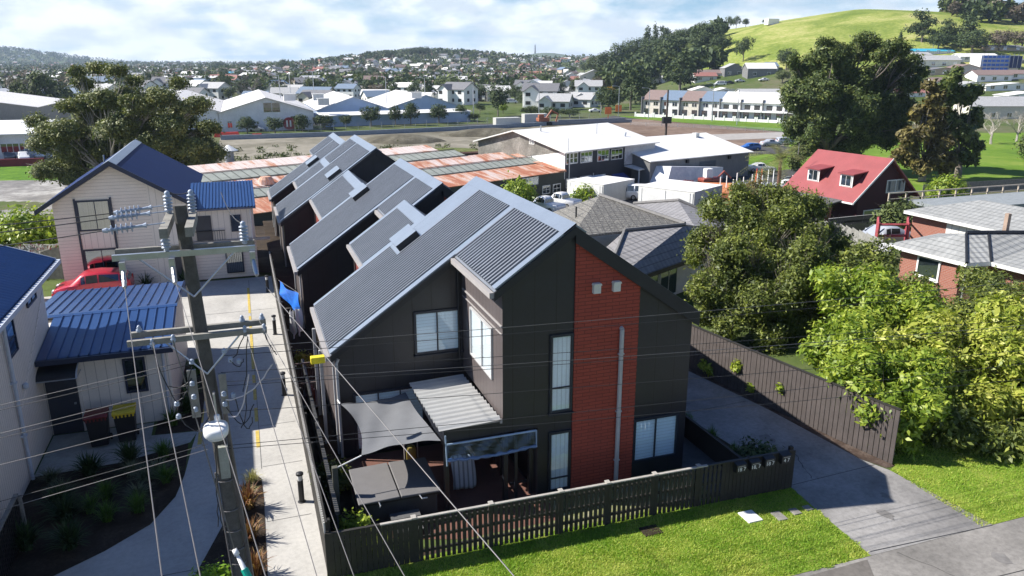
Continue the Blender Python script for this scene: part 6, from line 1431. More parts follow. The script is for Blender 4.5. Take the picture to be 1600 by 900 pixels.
mm('tile_grey', tiles, (.205, .20, .205)); mm('tile_moss', tiles, (.115, .11, .10), .34, .8); mm('tile_pale', tiles, (.27, .275, .27), .34, .15)
def roofmesh(name, faces, m, parent, off, th=.12):
    """each face: first edge is the eave; UVs run along and up it"""
    vs = []; fs = []; uv = []
    off = Vector(off)
    for f in faces:
        P = [Vector(p) for p in f]; e = (P[1]-P[0]).normalized(); nn = e.cross(P[2]-P[0]).normalized(); nn = nn if nn.z > 0 else -nn; up = nn.cross(e); b = len(vs)
        vs += [tuple(p-off) for p in P]; fs.append(tuple(range(b, b+len(P)))); uv += [((p-P[0]).dot(e), (p-P[0]).dot(up)) for p in P]
        q = [p-nn*th for p in P]; b2 = len(vs); vs += [tuple(p-off) for p in q]; fs.append(tuple(range(b2+len(P)-1, b2-1, -1))); uv += [(0, 0)]*len(P)
        for i in range(len(P)): j = (i+1) % len(P); fs.append((b+i, b2+i, b2+j, b+j)); uv += [(0, .2)]*4
    me = bpy.data.meshes.new(name); me.from_pydata(vs, [], fs); me.materials.append(m); l = me.uv_layers.new(name='UVMap')
    for i, x in enumerate(uv): l.data[i].uv = x
    me.update(); return link(name, me, parent)
def pz(px, py, z): a = onz(px, py, z); return Vector((a[0], a[1], z))
E0, E1_, E2 = pz(940, 453, 1.9), pz(1018, 430, 1.9), pz(1150, 380, 1.9)
R1, R2, Pk, Lf = pz(976, 361, 3.3), pz(1070, 352, 3.3), pz(937, 306, 4.1), pz(850, 336, 1.9)
Q1, Q2, Q3, Q4 = pz(990, 319, 2.7), pz(1060, 314, 3.2), pz(1160, 356, 1.7), pz(1085, 356, 2.8)
off = (E0+E2)/2; off.z = -1
hh_ = empty('tiled_house', off, 'low house with dark tiled hip roof, mossy at the rear, right of the brick gable', 'house')
W0 = R1+(E0-E1_)*.9; W0.z = 1.9
roofmesh('roof', [[E0, E2, R2, R1], [W0, E0, R1]], MT['tile_grey'], hh_, off)
roofmesh('roof', [[Lf, R1+Vector((-3, -.2, -.02)), R2+Vector((0, 0, .03)), Pk]], MT['tile_moss'], hh_, off)
roofmesh('roof', [[Q4+Vector((0, 0, .1)), Q3, Q2, Q1], [R2+Vector((0, 0, .04)), Q4+Vector((0, 0, .12)), Q1, Pk]], MT['tile_grey'], hh_, off)
mb = MB(off)
mb.tube([Pk+Vector((0, 0, .05)), R2+Vector((0, 0, .08))], .12, 6); mb.tube([R1+Vector((0, 0, .05)), R2+Vector((0, 0, .05))], .10, 6); mb.tube([R1+Vector((0, 0, .04)), E0+Vector((0, 0, .04))], .09, 6); mb.tube([Q1+Vector((0, 0, .05)), Q2+Vector((0, 0, .05)), Q3+Vector((0, 0, .05))], .12, 6)
mb.build('ridge_tiles', MT['tile_moss'] if 0 else mm('ridge', plain, (.16, .155, .15), .8, 0, .2, 4), hh_)
e_ = (E2-E0).normalized(); n_ = Vector((e_.y, -e_.x, 0))
mb = MB(off); a, b = E0-n_*.5, E2-n_*.5; bk = Vector((-n_.x*8, -n_.y*8, 0))
mb.add([(a.x, a.y, -1), (b.x, b.y, -1), (b.x+bk.x, b.y+bk.y, -1), (a.x+bk.x, a.y+bk.y, -1), (a.x, a.y, 1.85), (b.x, b.y, 1.85), (b.x+bk.x, b.y+bk.y, 1.85), (a.x+bk.x, a.y+bk.y, 1.85)], [(0, 3, 2, 1), (4, 5, 6, 7), (0, 1, 5, 4), (1, 2, 6, 5), (2, 3, 7, 6), (3, 0, 4, 7)])
fixn(mb.build('wall', MT['offwhite'], hh_))
mb = MB(off).frame(E0-n_*.5, e_, n_)
mb = MB(off); f0, f1 = E0+Vector((0, 0, -.22)), E2+Vector((0, 0, -.22)); mb.add([f0, f1, f1-n_*.05, f0-n_*.05, f0+Vector((0, 0, .2)), f1+Vector((0, 0, .2)), f1-n_*.05+Vector((0, 0, .2)), f0-n_*.05+Vector((0, 0, .2))], [(0, 3, 2, 1), (4, 5, 6, 7), (0, 1, 5, 4), (1, 2, 6, 5), (2, 3, 7, 6), (3, 0, 4, 7)]); mb.build('fascia', MT['black_trim'], hh_)
L12 = (E2-E0).length
for s in ((E1_-E0).length+.25, (E1_-E0).length+2.0): 
    p = E0-n_*.5+e_*s; window(hh_, (p.x-off.x, p.y-off.y, .15-off.z), tuple(e_), tuple(n_), 1.5, 1.4, (1, 1), frame='frame_white', back='curtain', pane='glass_dark')
mb = MB(off); p = pz(900, 343, 3.2); mb.tube([p, p+Vector((0, 0, .7))], .05, 6); mb.build('vent_pipe', MT['black_trim'], hh_)
# --- brick house at right with pale tile roofs
off = Vector((34, 27, 0)); bh = empty('brick_house', off, 'red brick house with pale grey tiled roofs on two levels at the right edge', 'house')
a, b, c_, d_ = Vector((31.4, 30.5, 2.4)), Vector((31.8, 26.1, 2.4)), Vector((33.1, 25.9, 2.4)), Vector((33.4, 21.0, 2.4))
r1, r2, r3 = Vector((33.5, 27.8, 3.35)), Vector((34.6, 27.5, 3.35)), Vector((38.3, 26.2, 3.35))
r4 = Vector((38.3, 21.0, 3.35)); r5 = Vector((36.5, 31.6, 3.0))
roofmesh('roof', [[b, a, r1], [c_, b, r1, r2], [d_, c_, r2, r3, r4]], MT['tile_pale'], bh, off)
roofmesh('roof', [[a, Vector((36.0, 31.6, 2.4)), Vector((38.3, 26.2, 3.3)), r1+Vector((0, 0, -.03))]], MT['tile_pale'], bh, off)
e1, e2_, g1, g2, g3 = Vector((39.2, 37.2, 2.5)), Vector((39.4, 29.5, 2.5)), Vector((42.0, 34.2, 3.5)), Vector((42.2, 28.5, 3.5)), Vector((43, 38, 2.5))
roofmesh('roof', [[e2_, e1, g1, g2], [e1, g3, Vector((45, 34.5, 2.5)), g1], [Vector((45, 27, 2.5)), Vector((45, 34.5, 2.5)), g1, g2]], MT['tile_pale'], bh, off)
mm('brick_o_y', brick, (.30, .105, .07), (.23, .08, .055), (.33, .26, .22), .24, .085, 'y', .85, .014); mm('brick_o_x', brick, (.30, .105, .07), (.23, .08, .055), (.33, .26, .22), .24, .085, 'x', .85, .014)
mb = MB(off); mb.prism([(31.95, 30.1), (31.95, 26.5), (33.45, 26.4), (33.8, 26.3), (33.8, 21.2), (38.3, 21.2), (38.3, 30.1)], 'z', -.3, 2.36); o = mb.build('wall', [MT['brick_o_y'], MT['brick_o_x']], bh); fixn(o)
for p in o.data.polygons: p.material_index = 1 if abs(p.normal.y) > .7 else 0
mb = MB(off); mb.box(39.8, 44.5, 28.3, 37.0, -1.5, 2.45); mb.build('wall', MT['brick_o_y'], bh)
mb = MB(off); mb.box(39.74, 39.797, 29.6, 34.4, -.3, 2.2); g_ = mb.build('garage_door', mm('garage', grooved, (.66, .65, .62), 1, .5, .03, .6), bh)
for (p, q) in ((a, b), (b, c_), (c_, d_), (e1, e2_)):
    mb = MB(off); ee = (q-p).normalized(); nn = Vector((-ee.y, ee.x, 0)); 
    vs_ = [p-Vector((0, 0, .2)), q-Vector((0, 0, .2)), q-Vector((0, 0, .2))+nn*.06, p-Vector((0, 0, .2))+nn*.06]; vs_ += [v+Vector((0, 0, .19)) for v in vs_]
    mb.add(vs_, [(0, 3, 2, 1), (4, 5, 6, 7), (0, 1, 5, 4), (1, 2, 6, 5), (2, 3, 7, 6), (3, 0, 4, 7)]); mb.build('fascia', MT['offwhite'], bh)
window(bh, (31.95, 28.9, 1.15), (0, -1, 0), (-1, 0, 0), 1.2, .9, (1,), off=off, frame='frame_white', back='curtain', pane='glass_dark', fw=.1, sill=True)
window(bh, (33.8, 24.2, 1.1), (0, -1, 0), (-1, 0, 0), 1.6, .95, (1,), off=off, frame='frame_white', back='curtain', pane='glass_dark', fw=.1, sill=True)
window(bh, (32.25, 26.45, .3), U, NF, 1.1, 1.75, (1, 1), off=off, frame='frame_white', back='curtain', pane='glass_dark', fw=.08)
mb = MB(off); p = Vector((35.6, 27.4, 3.2)); mb.box(p.x-.1, p.x+.1, p.y-.1, p.y+.1, 3.2, 4.3); mb.build('flue', mm('flue', plain, (.30, .22, .17), .8), bh)
mb = MB(off); mb.tube([r1+Vector((0, 0, .05)), r2+Vector((0, 0, .05)), r3+Vector((0, 0, .05))], .1, 6); mb.tube([r1, b], .07, 6); mb.tube([r2, c_], .07, 6); mb.build('ridge_tiles', MT['black_trim'], bh)
# ============================================================ WAREHOUSES AND FAR BUILDINGS
def gable_house(name, label, cat, base, ang, W_, D_, He, Hr, wallm, roofm, ridge='x', group=None, wins=(), ov=.4, gablem=None, simple=False):
    """W_ along local x, D_ along local y, front at y=0"""
    t = empty(name, base, label, cat, group, ang); mb = MB()
    if ridge == 'x': mb.prism([(0, -1), (D_, -1), (D_, He), (D_/2, Hr-.1), (0, He)], 'x', 0, W_)
    else: mb.prism([(0, -1), (W_, -1), (W_, He), (W_/2, Hr-.1), (0, He)], 'y', 0, D_)
    fixn(mb.build('wall', MT[wallm], t)); mb = MB()
    if ridge == 'x': mb.slab((-ov, -ov, He), (W_+ov, -ov, He), (W_+ov, D_/2, Hr), (-ov, D_/2, Hr), .12); mb.slab((-ov, D_+ov, He), (W_+ov, D_+ov, He), (W_+ov, D_/2, Hr), (-ov, D_/2, Hr), .12)
    else: mb.slab((-ov, -ov, He), (-ov, D_+ov, He), (W_/2, D_+ov, Hr), (W_/2, -ov, Hr), .12); mb.slab((W_+ov, -ov, He), (W_+ov, D_+ov, He), (W_/2, D_+ov, Hr), (W_/2, -ov, Hr), .12)
    fixn(mb.build('roof', MT[roofm], t))
    for (x, z, w_, h) in wins: window(t, (x, 0, z), (1, 0, 0), (0, -1, 0), w_, h, (1, 1), frame='frame_white', back='room_dark', pane='glass_dark', fw=.12, muntin=.1)
    return t
Y1 = gz(400, 205).y
def wg(pxl, pxr, pxp, ye, yp, Y, depth, wallm, label, roofm='white_roof_rib', wins=(), ov=.6):
    a = onY(pxl, ye, Y); b = onY(pxr, ye, Y); pk = onY(pxp, yp, Y)
    return gable_house('warehouse', label, 'warehouse', (a.x, Y, G), 0, b.x-a.x, depth, a.z-G, pk.z-G, wallm, roofm, 'y', 'long warehouses with ribbed white roofs', wins, ov)
wg(341, 490, 416, 177, 152, Y1, 62, 'ware_wall', 'white roofed warehouse with grey gable and a high blue-paned window', wins=((11, 4.7, 4, 2.3), (17.5, .1, 3.4, 3.4), (2.0, 1, 1, 1.6), (5.5, 1, 1, 1.6), (23, .1, 3, 3)))
wg(192, 340.5, 267, 177, 152, Y1+.5, 62, 'ware_wall', 'white roofed warehouse partly hidden by the left tree')
wg(497, 607, 552, 172, 151, Y1+21, 48, 'ware_blue', 'blue gabled warehouse, left one of the pair')
wg(607.5, 722, 672, 169, 148, Y1+30, 48, 'ware_blue', 'blue gabled warehouse, right one of the pair')
a = gz(505, 199); b = gz(735, 190)
t = empty('warehouse_annex', a, 'long flat grey-blue annex in front of the blue warehouse gables', 'building', None, math.atan2(b.y-a.y, b.x-a.x)); L = (b-a).length
mb = MB(); mb.box(0, L, 0, 7, 0, 2.9); mb.build('wall', MT['ware_blue'], t); mb = MB(); mb.slab((-.4, -.5, 3.0), (L+.4, -.5, 3.0), (L+.4, 7, 3.5), (-.4, 7, 3.5), .15); mb.build('roof', MT['white_roof'], t)
for i, (px, py) in enumerate([(452, 150), (497, 150), (505, 157), (650, 147)]):
    p = onY(px, py, Y1+10+12*(i % 2)); o = MB().box(-1.5, 1.5, -1, 1, -1.2, .5).box(-1.7, 1.7, -1.2, 1.2, .5, .62).build('rooftop_unit', MT['offwhite']); o.location = p
    tag(o, ['pale plant box on the ridge of the grey-gabled warehouse', 'larger pale plant box by the valley between warehouses', 'low white plant box next to the valley gutter', 'small plant box on the ridge of the right blue warehouse'][i], 'plant box')
o = MB().tube([(0, 0, 0), (0, -.15, 0)], 1.6, 24); o.cur = 1; o.box(-.75, -.35, -.22, -.152, -.8, .8).box(.1, .5, -.22, -.152, -.8, .8); o = o.build('round_sign', [mm('sign_maroon', plain, (.28, .02, .03), .6), MT['white']]); o.location = onY(452, 193, Y1-1.5)
tag(o, 'round maroon sign with two white bars on the warehouse front', 'sign')
# left industrial group
wl = gz(50, 208); gable_house('warehouse', 'pale roofed warehouse cut by the left edge of the photo', 'warehouse', (wl.x-52, wl.y, G), 0, 54, 40, 6.3, 10.6, 'wall_grey', 'white_roof_rib', 'y', 'long warehouses with ribbed white roofs')
for (x0, yb, x1, ht, lb, wm) in ((-60, 222, 78, 3.1, 'low white building with a blank sign panel behind the white shop', 'offwhite'), (-60, 252, 84, 4.6, 'white shop with blue squares under a bright white roof at far left', 'ware_wall')):
    a = gz(x0, yb); b = onY(x1, yb, a.y); t = empty('shop_building', a, lb, 'shop'); L = b.x-a.x
    mb = MB(); mb.box(0, L, 0, 14, 0, ht); mb.build('wall', MT[wm], t); mb = MB(); mb.slab((-.5, -.8, ht), (L+.5, -.8, ht), (L+.5, 7, ht+1.0), (-.5, 7, ht+1.0), .2); mb.slab((-.5, 14.5, ht), (L+.5, 14.5, ht), (L+.5, 7, ht+1.0), (-.5, 7, ht+1.0), .2); mb.build('roof', MT['white'], t)
    if ht > 4:
        for xx in (L-9.5, L-2.6): mb = MB(); mb.box(xx, xx+1.3, -.2, -.005, ht-1.4, ht-.2); mb.build('blue_panel', mm('panel_blue', plain, (.04, .16, .55), .6), t)
        for xx, w_ in ((L-14, 2.2), (L-8, 2.8), (L-5.0, 2.0)): window(t, (xx, 0, 1.3), (1, 0, 0), (0, -1, 0), w_, 1.5, (1, 1, 1), frame='frame_white', back='room_dark', pane='glass_dark', fw=.1, muntin=.1)
    else:
        mb = MB(); mb.box(L-9, L-1.5, -.25, -.01, .4, 2.4); mb.cur = 1; mb.box(L-2.6, L-1.5, -.3, -.251, .5, 2.3); mb.build('sign_panel', [MT['white'], MT['sign_maroon']], t)
a, b = gz(-60, 263), gz(70, 259); o = MB(); d = b-a; o.add([(0, 0, 0), d, d+Vector((0, .4, 0)), (0, .4, 0), (0, 0, 1.3), d+Vector((0, 0, 1.3)), d+Vector((0, .4, 1.3)), (0, .4, 1.3)], [(0, 3, 2, 1), (4, 5, 6, 7), (0, 1, 5, 4), (1, 2, 6, 5), (2, 3, 7, 6), (3, 0, 4, 7)])
o = o.build('boundary_wall', mm('wall_maroon', plain, (.20, .02, .035), .7)); o.location = a; tag(o, 'low maroon wall along the front of the shop yard', 'wall')
# far big sheds
for (x0, x1, yb, yt, lb, rm, wm) in ((240, 352, 140, 119, 'long blue-grey far warehouse under a bright white roof edge', 'white_roof', 'ware_blue'), (165, 235, 146, 128, 'low far warehouse with grey panels and white fascia beside the slim tree', 'white_roof', 'wall_grey'), (-20, 28, 140, 122, 'far warehouse with pale blue roof at the left edge', 'white_roof', 'wall_grey'),
        (95, 160, 140, 122, 'far warehouse behind the spreading left tree', 'white_roof', 'offwhite'), (835, 845, 150, 140, 'tiny shed beside the green hedge', 'white_roof', 'offwhite'), (340, 372, 124, 112, 'far shed with bright turquoise-blue roof', 'turq', 'offwhite')):
    mm('turq', plain, (.05, .35, .5), .6)
    c = gz((x0+x1)/2, yb); A_ = axial(c); a = onA(x0, yb, A_); b = onA(x1, yb, A_); a.z = c.z; H_ = onA(x0, yt, A_).z-c.z
    gable_house('warehouse', lb, 'warehouse', a, -YAW, (b-a).length, 30, max(2.5, H_-1.0), max(3.4, H_), wm, rm, 'x', 'far industrial sheds')
# terrace row: brown / blue roofs then white
mm('roof_brown', plain, (.20, .145, .13), .7); mm('roof_blueg', plain, (.14, .19, .26), .6); mm('cream_far', plain, (.60, .56, .48), .7); mm('roof_grey', plain, (.15, .15, .16), .7); mm('roof_red', plain, (.27, .12, .10), .75); mm('roof_green', plain, (.10, .22, .17), .7); mm('roof_lightgrey', plain, (.36, .36, .36), .7); mm('wall_tan', plain, (.42, .34, .26), .8); mm('wall_brickf', plain, (.30, .19, .14), .85)
a0, b0_ = gz(1003, 181), gz(1262, 193); dd = (b0_-a0); ang = math.atan2(dd.y, dd.x); U8 = dd.length/8
pre = ['leftmost brown-roofed', 'left blue-roofed', 'second brown-roofed', 'right blue-roofed', 'first all-white', 'second all-white', 'third all-white', 'fourth all-white, at the big tree']
for i in range(8):
    p = a0+dd*(i/8.0); white = i >= 4
    t = empty('terrace_house', p, pre[i]+' unit of the terrace row beyond the grass verge', 'terrace house', 'terrace row beyond the verge', ang)
    mb = MB(); mb.box(.02, U8-.02, 0, 10, -1, 5.3); mb.build('wall', MT['white' if white else ('cream_far' if i % 2 == 0 else 'offwhite')], t)
    mb = MB(); mb.slab((0, -.6, 5.3), (U8, -.6, 5.3), (U8, 5, 8.2), (0, 5, 8.2), .15); mb.slab((0, 10.4, 5.3), (U8, 10.4, 5.3), (U8, 5, 8.2), (0, 5, 8.2), .15); fixn(mb.build('roof', MT['white_roof' if white else ('roof_brown' if i % 2 == 0 else 'roof_blueg')], t))
    mb = MB(); mb.box(-.12, .12, -.8, 10.5, -1, 6.2); mb.build('party_wall', MT['wall_grey'], t)
    for x in (.16*U8, .6*U8): window(t, (x, 0, 3.5 if not white else 3.3), (1, 0, 0), (0, -1, 0), .24*U8, 1.2, (1, 1), frame='frame_white' if not white else 'frame_dark', back='room_dark', pane='glass_dark', fw=.08, muntin=.08)
    for x in (.12*U8, .62*U8): window(t, (x, 0, .5), (1, 0, 0), (0, -1, 0), .24*U8, 1.9, (1,), frame='frame_dark', back='room_dark', pane='glass_dark', fw=.08)
    if white: mb = MB(); mb.box(.1, U8-.1, -1.5, -.02, 2.6, 3.1); mb.build('balcony', MT['white'], t)
    mb = MB(); mb.box(.1, U8-.1, -5.1, -4.9, -.5, 1.0 if not white else .9)
    for x in (.1, U8/2, U8-.5): mb.box(x, x+.4, -5.2, -4.8, -.5, 1.5)
    mb.build('front_wall', MT['white'], t)
# individually seen far houses: x0, x1, ybase, ytop, wall, roof, ridge, label
FH = [(826, 866, 160, 134, 'white', 'white_roof', 'y', 'white gabled house with blue-grey side behind the street trees'), (812, 848, 145, 126, 'offwhite', 'roof_green', 'x', 'white house with pale green roof'), (870, 905, 150, 124, 'white', 'roof_grey', 'y', 'white two storey gabled house above the round tree'),
    (902, 950, 150, 128, 'white', 'roof_grey', 'x', 'white house with dark roof left of the yellow-flowered tree'), (878, 908, 136, 113, 'white', 'roof_lightgrey', 'y', 'tall white house on stilts at the middle of the slope'), (906, 950, 134, 108, 'cream_far', 'roof_lightgrey', 'y', 'big pale green-grey gabled house under the dark trees'), (896, 918, 167, 144, 'white', 'white_roof', 'y', 'white double house at the road bend with dark porch'), (922, 948, 164, 147, 'white', 'roof_grey', 'y', 'narrow white house beside the tan garden wall'),
    (676, 708, 152, 133, 'white', 'white_roof', 'x', 'white apartment block with vertical bays above the warehouses'), (760, 790, 140, 126, 'white', 'white_roof', 'y', 'white arched roof building among the green trees'), (985, 1006, 106, 97, 'wall_tan', 'roof_brown', 'x', 'tan house among the trees halfway up the hill'), (1020, 1048, 108, 92, 'cream_far', 'roof_brown', 'x', 'cream two storey house under the hill palms'),
    (1008, 1040, 131, 119, 'white', 'roof_grey', 'y', 'white house with dark pyramid roof left of the spreading conifer'), (1086, 1120, 127, 112, 'offwhite', 'roof_red', 'x', 'grey-white house with reddish roof at the hill foot'), (1078, 1098, 107, 97, 'white', 'roof_grey', 'y', 'small white gabled house right of the spreading conifer'), (1132, 1162, 118, 98, 'wall_grey', 'roof_lightgrey', 'y', 'light blue-grey gabled house below the lone round tree'), (1168, 1212, 120, 97, 'wall_grey', 'white_roof', 'x', 'large grey-white house at the top of the street under the green hill'), (1200, 1216, 112, 96, 'offwhite', 'roof_blueg', 'x', 'pale blue house at the left edge of the giant tree'),
    (1082, 1118, 150, 134, 'white', 'white_roof', 'y', 'white gabled house right behind the terrace row'), (1118, 1150, 148, 137, 'white', 'white_roof', 'y', 'second white gabled house behind the terrace row'), (1158, 1222, 152, 138, 'white', 'roof_lightgrey', 'x', 'long white house behind the white terraces'),
    (1432, 1500, 105, 85, 'offwhite', 'roof_lightgrey', 'x', 'white townhouse block with two pale roofs on the right hill'), (1448, 1502, 118, 104, 'wall_tan', 'roof_grey', 'y', 'tan house with low dark roof in front of the white block'), (1492, 1532, 116, 99, 'cream_far', 'roof_brown', 'y', 'cream house with white gable wall right of the white block'), (1526, 1580, 128, 108, 'white', 'roof_brown', 'x', 'white walled house with long brown roof at right'), (1575, 1640, 124, 108, 'white', 'roof_brown', 'x', 'brown roofed white house cut by the right edge'),
    (1540, 1640, 142, 128, 'white', 'white_roof', 'y', 'bright white low gabled house at the right edge'), (1512, 1640, 186, 150, 'cream_far', 'roof_lightgrey', 'x', 'large house with lichen-grey roof behind the bare trees'), (1500, 1560, 96, 82, 'white', 'white_roof', 'x', 'small white flat building by the scaffolding'), (1540, 1600, 80, 70, 'wall_tan', 'roof_lightgrey', 'x', 'grey hip roofed house at the top right under the bare trees'),
    (1425, 1490, 86, 75, 'offwhite', 'turq', 'x', 'house under bright turquoise roof sheeting right of the giant tree'), (1430, 1455, 92, 83, 'offwhite', 'roof_lightgrey', 'x', 'grey house below the turquoise roof'), (1395, 1430, 130, 112, 'offwhite', 'roof_grey', 'x', 'house seen through gaps of the giant tree'), (1545, 1600, 100, 90, 'wall_grey', 'roof_grey', 'x', 'dark roofed house between the scaffolding and the brown roofs'), (1502, 1540, 140, 126, 'offwhite', 'roof_lightgrey', 'y', 'off-white gabled house below the long brown roof'), (1460, 1500, 136, 120, 'offwhite', 'roof_brown', 'x', 'brown roofed house behind the dark conifer top'), (1575, 1650, 158, 142, 'white', 'white_roof', 'y', 'second bright white gable at the right edge'), (1085, 1130, 122, 108, 'offwhite', 'roof_brown', 'x', 'brown roofed house up the slope behind the white van'), (960, 985, 128, 116, 'wall_tan', 'roof_lightgrey', 'x', 'pale low house at the foot of the wooded flank'), (1035, 1062, 126, 110, 'white', 'roof_red', 'y', 'white house with faded red roof beside the tiered conifer'), (1400, 1450, 152, 138, 'white', 'roof_red', 'x', 'white house half hidden behind the brown conifer')]
for (x0, x1, yb, yt, wm, rm, rd, lb) in FH:
    c = gz((x0+x1)/2, yb); A_ = axial(c); a = onA(x0, yb, A_); b = onA(x1, yb, A_); a.z = c.z-.3; H_ = max(3, onA(x0, yt, A_).z-c.z); Lx = (b-a).length
    he = H_*(.62 if rd == 'y' else .6); w2 = []
    n = max(1, int(Lx/4.5))
    for k in range(n):
        w2.append((Lx*(k+.5)/n-.7, .9, 1.4, 1.2))
        if he > 4.6: w2.append((Lx*(k+.5)/n-.7, he-1.9, 1.4, 1.2))
    gable_house('house', lb, 'house', a, -YAW, Lx, 9, he, H_, wm, rm, rd, 'houses on the far slopes', w2)
# scaffolded building wrapped in blue
c = gz(1560, 112); A_ = axial(c); t = empty('scaffolded_building', c, 'building wrapped in blue and dark netting with scaffolding at upper right', 'building', None, -YAW); s = A_/1251
mb = MB(); mb.box(-30*s, 30*s, 0, 8, -1, 24*s); mb.build('core', MT['offwhite'], t); mb = MB()
for k in range(4): mb.box(-30*s, 12*s, -1.2, -1.1, (2+k*6)*s, (5.5+k*6)*s)
mb.build('netting', mm('net_blue', plain, (.05, .16, .55), .7, 0, .4, 1), t); mb = MB(); mb.box(13*s, 31*s, -1.2, -1.1, 5*s, 23*s); mb.build('netting', mm('net_navy', plain, (.02, .04, .12), .8), t); mb = MB()
for k in range(10): mb.box((-30+k*6.7)*s, (-30+k*6.7)*s+.12, -1.5, -1.38, 0, 26*s)
mb.build('scaffold', MT['galv'], t)
# random suburb: individually placed
rg = random.Random(11)
RM = ['white_roof', 'roof_lightgrey', 'roof_grey', 'roof_red', 'roof_brown', 'roof_grey', 'roof_blueg', 'white_roof']
RN = {'white_roof': 'white', 'roof_lightgrey': 'light grey', 'roof_grey': 'dark grey', 'roof_red': 'red', 'roof_brown': 'brown', 'roof_blueg': 'blue-grey', 'roof_green': 'green'}
WM = ['white', 'cream_far', 'offwhite', 'wall_tan', 'wall_brickf', 'white']; WN = {'white': 'white', 'cream_far': 'cream', 'offwhite': 'off-white', 'wall_tan': 'tan', 'wall_brickf': 'brick'}
def small_house(wm, rm, two, ell):
    w_, d_, he = 11, 8, (5.2 if two else 2.8); hr = he+2.3; mb = MB()
    mb.cur = 0; mb.prism([(-d_/2, -1.5), (d_/2, -1.5), (d_/2, he), (0, hr-.1), (-d_/2, he)], 'x', -w_/2, w_/2)
    if ell: mb.prism([(-w_/2+1, -1.5), (-w_/2+5.5, -1.5), (-w_/2+5.5, he), (-w_/2+3.25, he+1.5), (-w_/2+1, he)], 'y', -d_/2-2.5, 0)
    mb.cur = 1; o = .5
    mb.slab((-w_/2-o, -d_/2-o, he-.1), (w_/2+o, -d_/2-o, he-.1), (w_/2+o, 0, hr), (-w_/2-o, 0, hr), .15); mb.slab((-w_/2-o, d_/2+o, he-.1), (w_/2+o, d_/2+o, he-.1), (w_/2+o, 0, hr), (-w_/2-o, 0, hr), .15)
    if ell: mb.slab((-w_/2+.6, -d_/2-3, he-.2), (-w_/2+.6, 0, he-.2), (-w_/2+3.25, 0, he+1.7), (-w_/2+3.25, -d_/2-3, he+1.7), .12); mb.slab((-w_/2+5.9, -d_/2-3, he-.2), (-w_/2+5.9, 0, he-.2), (-w_/2+3.25, 0, he+1.7), (-w_/2+3.25, -d_/2-3, he+1.7), .12)
    mb.cur = 2
    for k in range(3):
        x = -w_/2+1.4+k*3.4; yy = -d_/2-.04-(2.5 if ell and k == 0 else 0)
        for z in ((1.0, 3.6) if two else (1.0,)): mb.box(x, x+1.6, yy, yy+.03, z, z+1.1)
    for z in ((1.0, 3.6) if two else (1.0,)):
        for y in (-2.2, 1.2): mb.box(-w_/2-.04, -w_/2-.01, y, y+1.2, z, z+1.1); mb.box(w_/2+.01, w_/2+.04, y, y+1.2, z, z+1.1)
    o_ = mb.build('suburban_house', [MT[wm], MT[rm], MT['room_dark']]); fixn(o_); me = o_.data; bpy.data.objects.remove(o_); return me
protos = {}
ZN = [(40, 'above the pale left warehouse'), (130, 'behind the spreading left tree'), (235, 'over the low far warehouse'), (350, 'over the blue-grey far warehouse'), (410, 'over the grey gable'), (470, 'left of the overpass'), (530, 'over the overpass'), (590, 'over the left blue gable'), (660, 'under the wooded knoll'), (720, 'over the apartment block'), (780, 'over the flat topped tree'), (850, 'over the green-roofed house'), (920, 'over the pale gabled house'), (2000, 'by the dark hillside trees')]
def zname(px): return next(n for a, n in ZN if px < a)
def hide_zone(px, A_):  # keep clear of field, warehouses, mount
    if A_ < 330 and px < 830: return True
    return False
placed = []; cnt = {}
tries = 0
while len(placed) < 290 and tries < 6000:
    tries += 1; px = rg.uniform(-120, 1120); A_ = 245*math.exp(rg.random()**1.15*1.35)
    l = (px-800)/1251*A_; x = l*cy_+A_*sy_; y = -l*sy_+A_*cy_; z = hz(x, y)
    if hide_zone(px, A_) or (l > 62 and z > -1) or (px > 830 and A_ < 290) or (px > 930 and A_ < 420): continue
    if any((x-a)**2+(y-b)**2 < 15**2 for a, b in placed): continue
    placed.append((x, y)); k = (rg.choice(WM if A_ > 420 else WM[:3]), rg.choice(RM if A_ > 480 else ['white_roof', 'roof_lightgrey', 'roof_grey', 'roof_blueg']), rg.random() < .3, rg.random() < .5)
    if k not in protos: protos[k] = small_house(*k)
    o = link('suburban_house', protos[k]); s = rg.uniform(.85, 1.25); o.scale = (s*rg.uniform(.9, 1.2), s, s); o.rotation_euler.z = -YAW+rg.choice((0, .3, -.4, 1.57, 1.2, -.2, 1.9))+rg.uniform(-.2, .2); o.location = (x, y, z)
    zone = zname(px)
    dist = 'near' if A_ < 400 else ('middle distance' if A_ < 600 else 'far')
    tag(o, '%s %s%s house with %s roof, %s' % (dist, WN[k[0]], ' two storey' if k[2] else '', RN[k[1]], zone), 'house', '%s %s %s %s houses %s' % (dist, WN[k[0]], 'tall' if k[2] else 'low', RN[k[1]], zone))
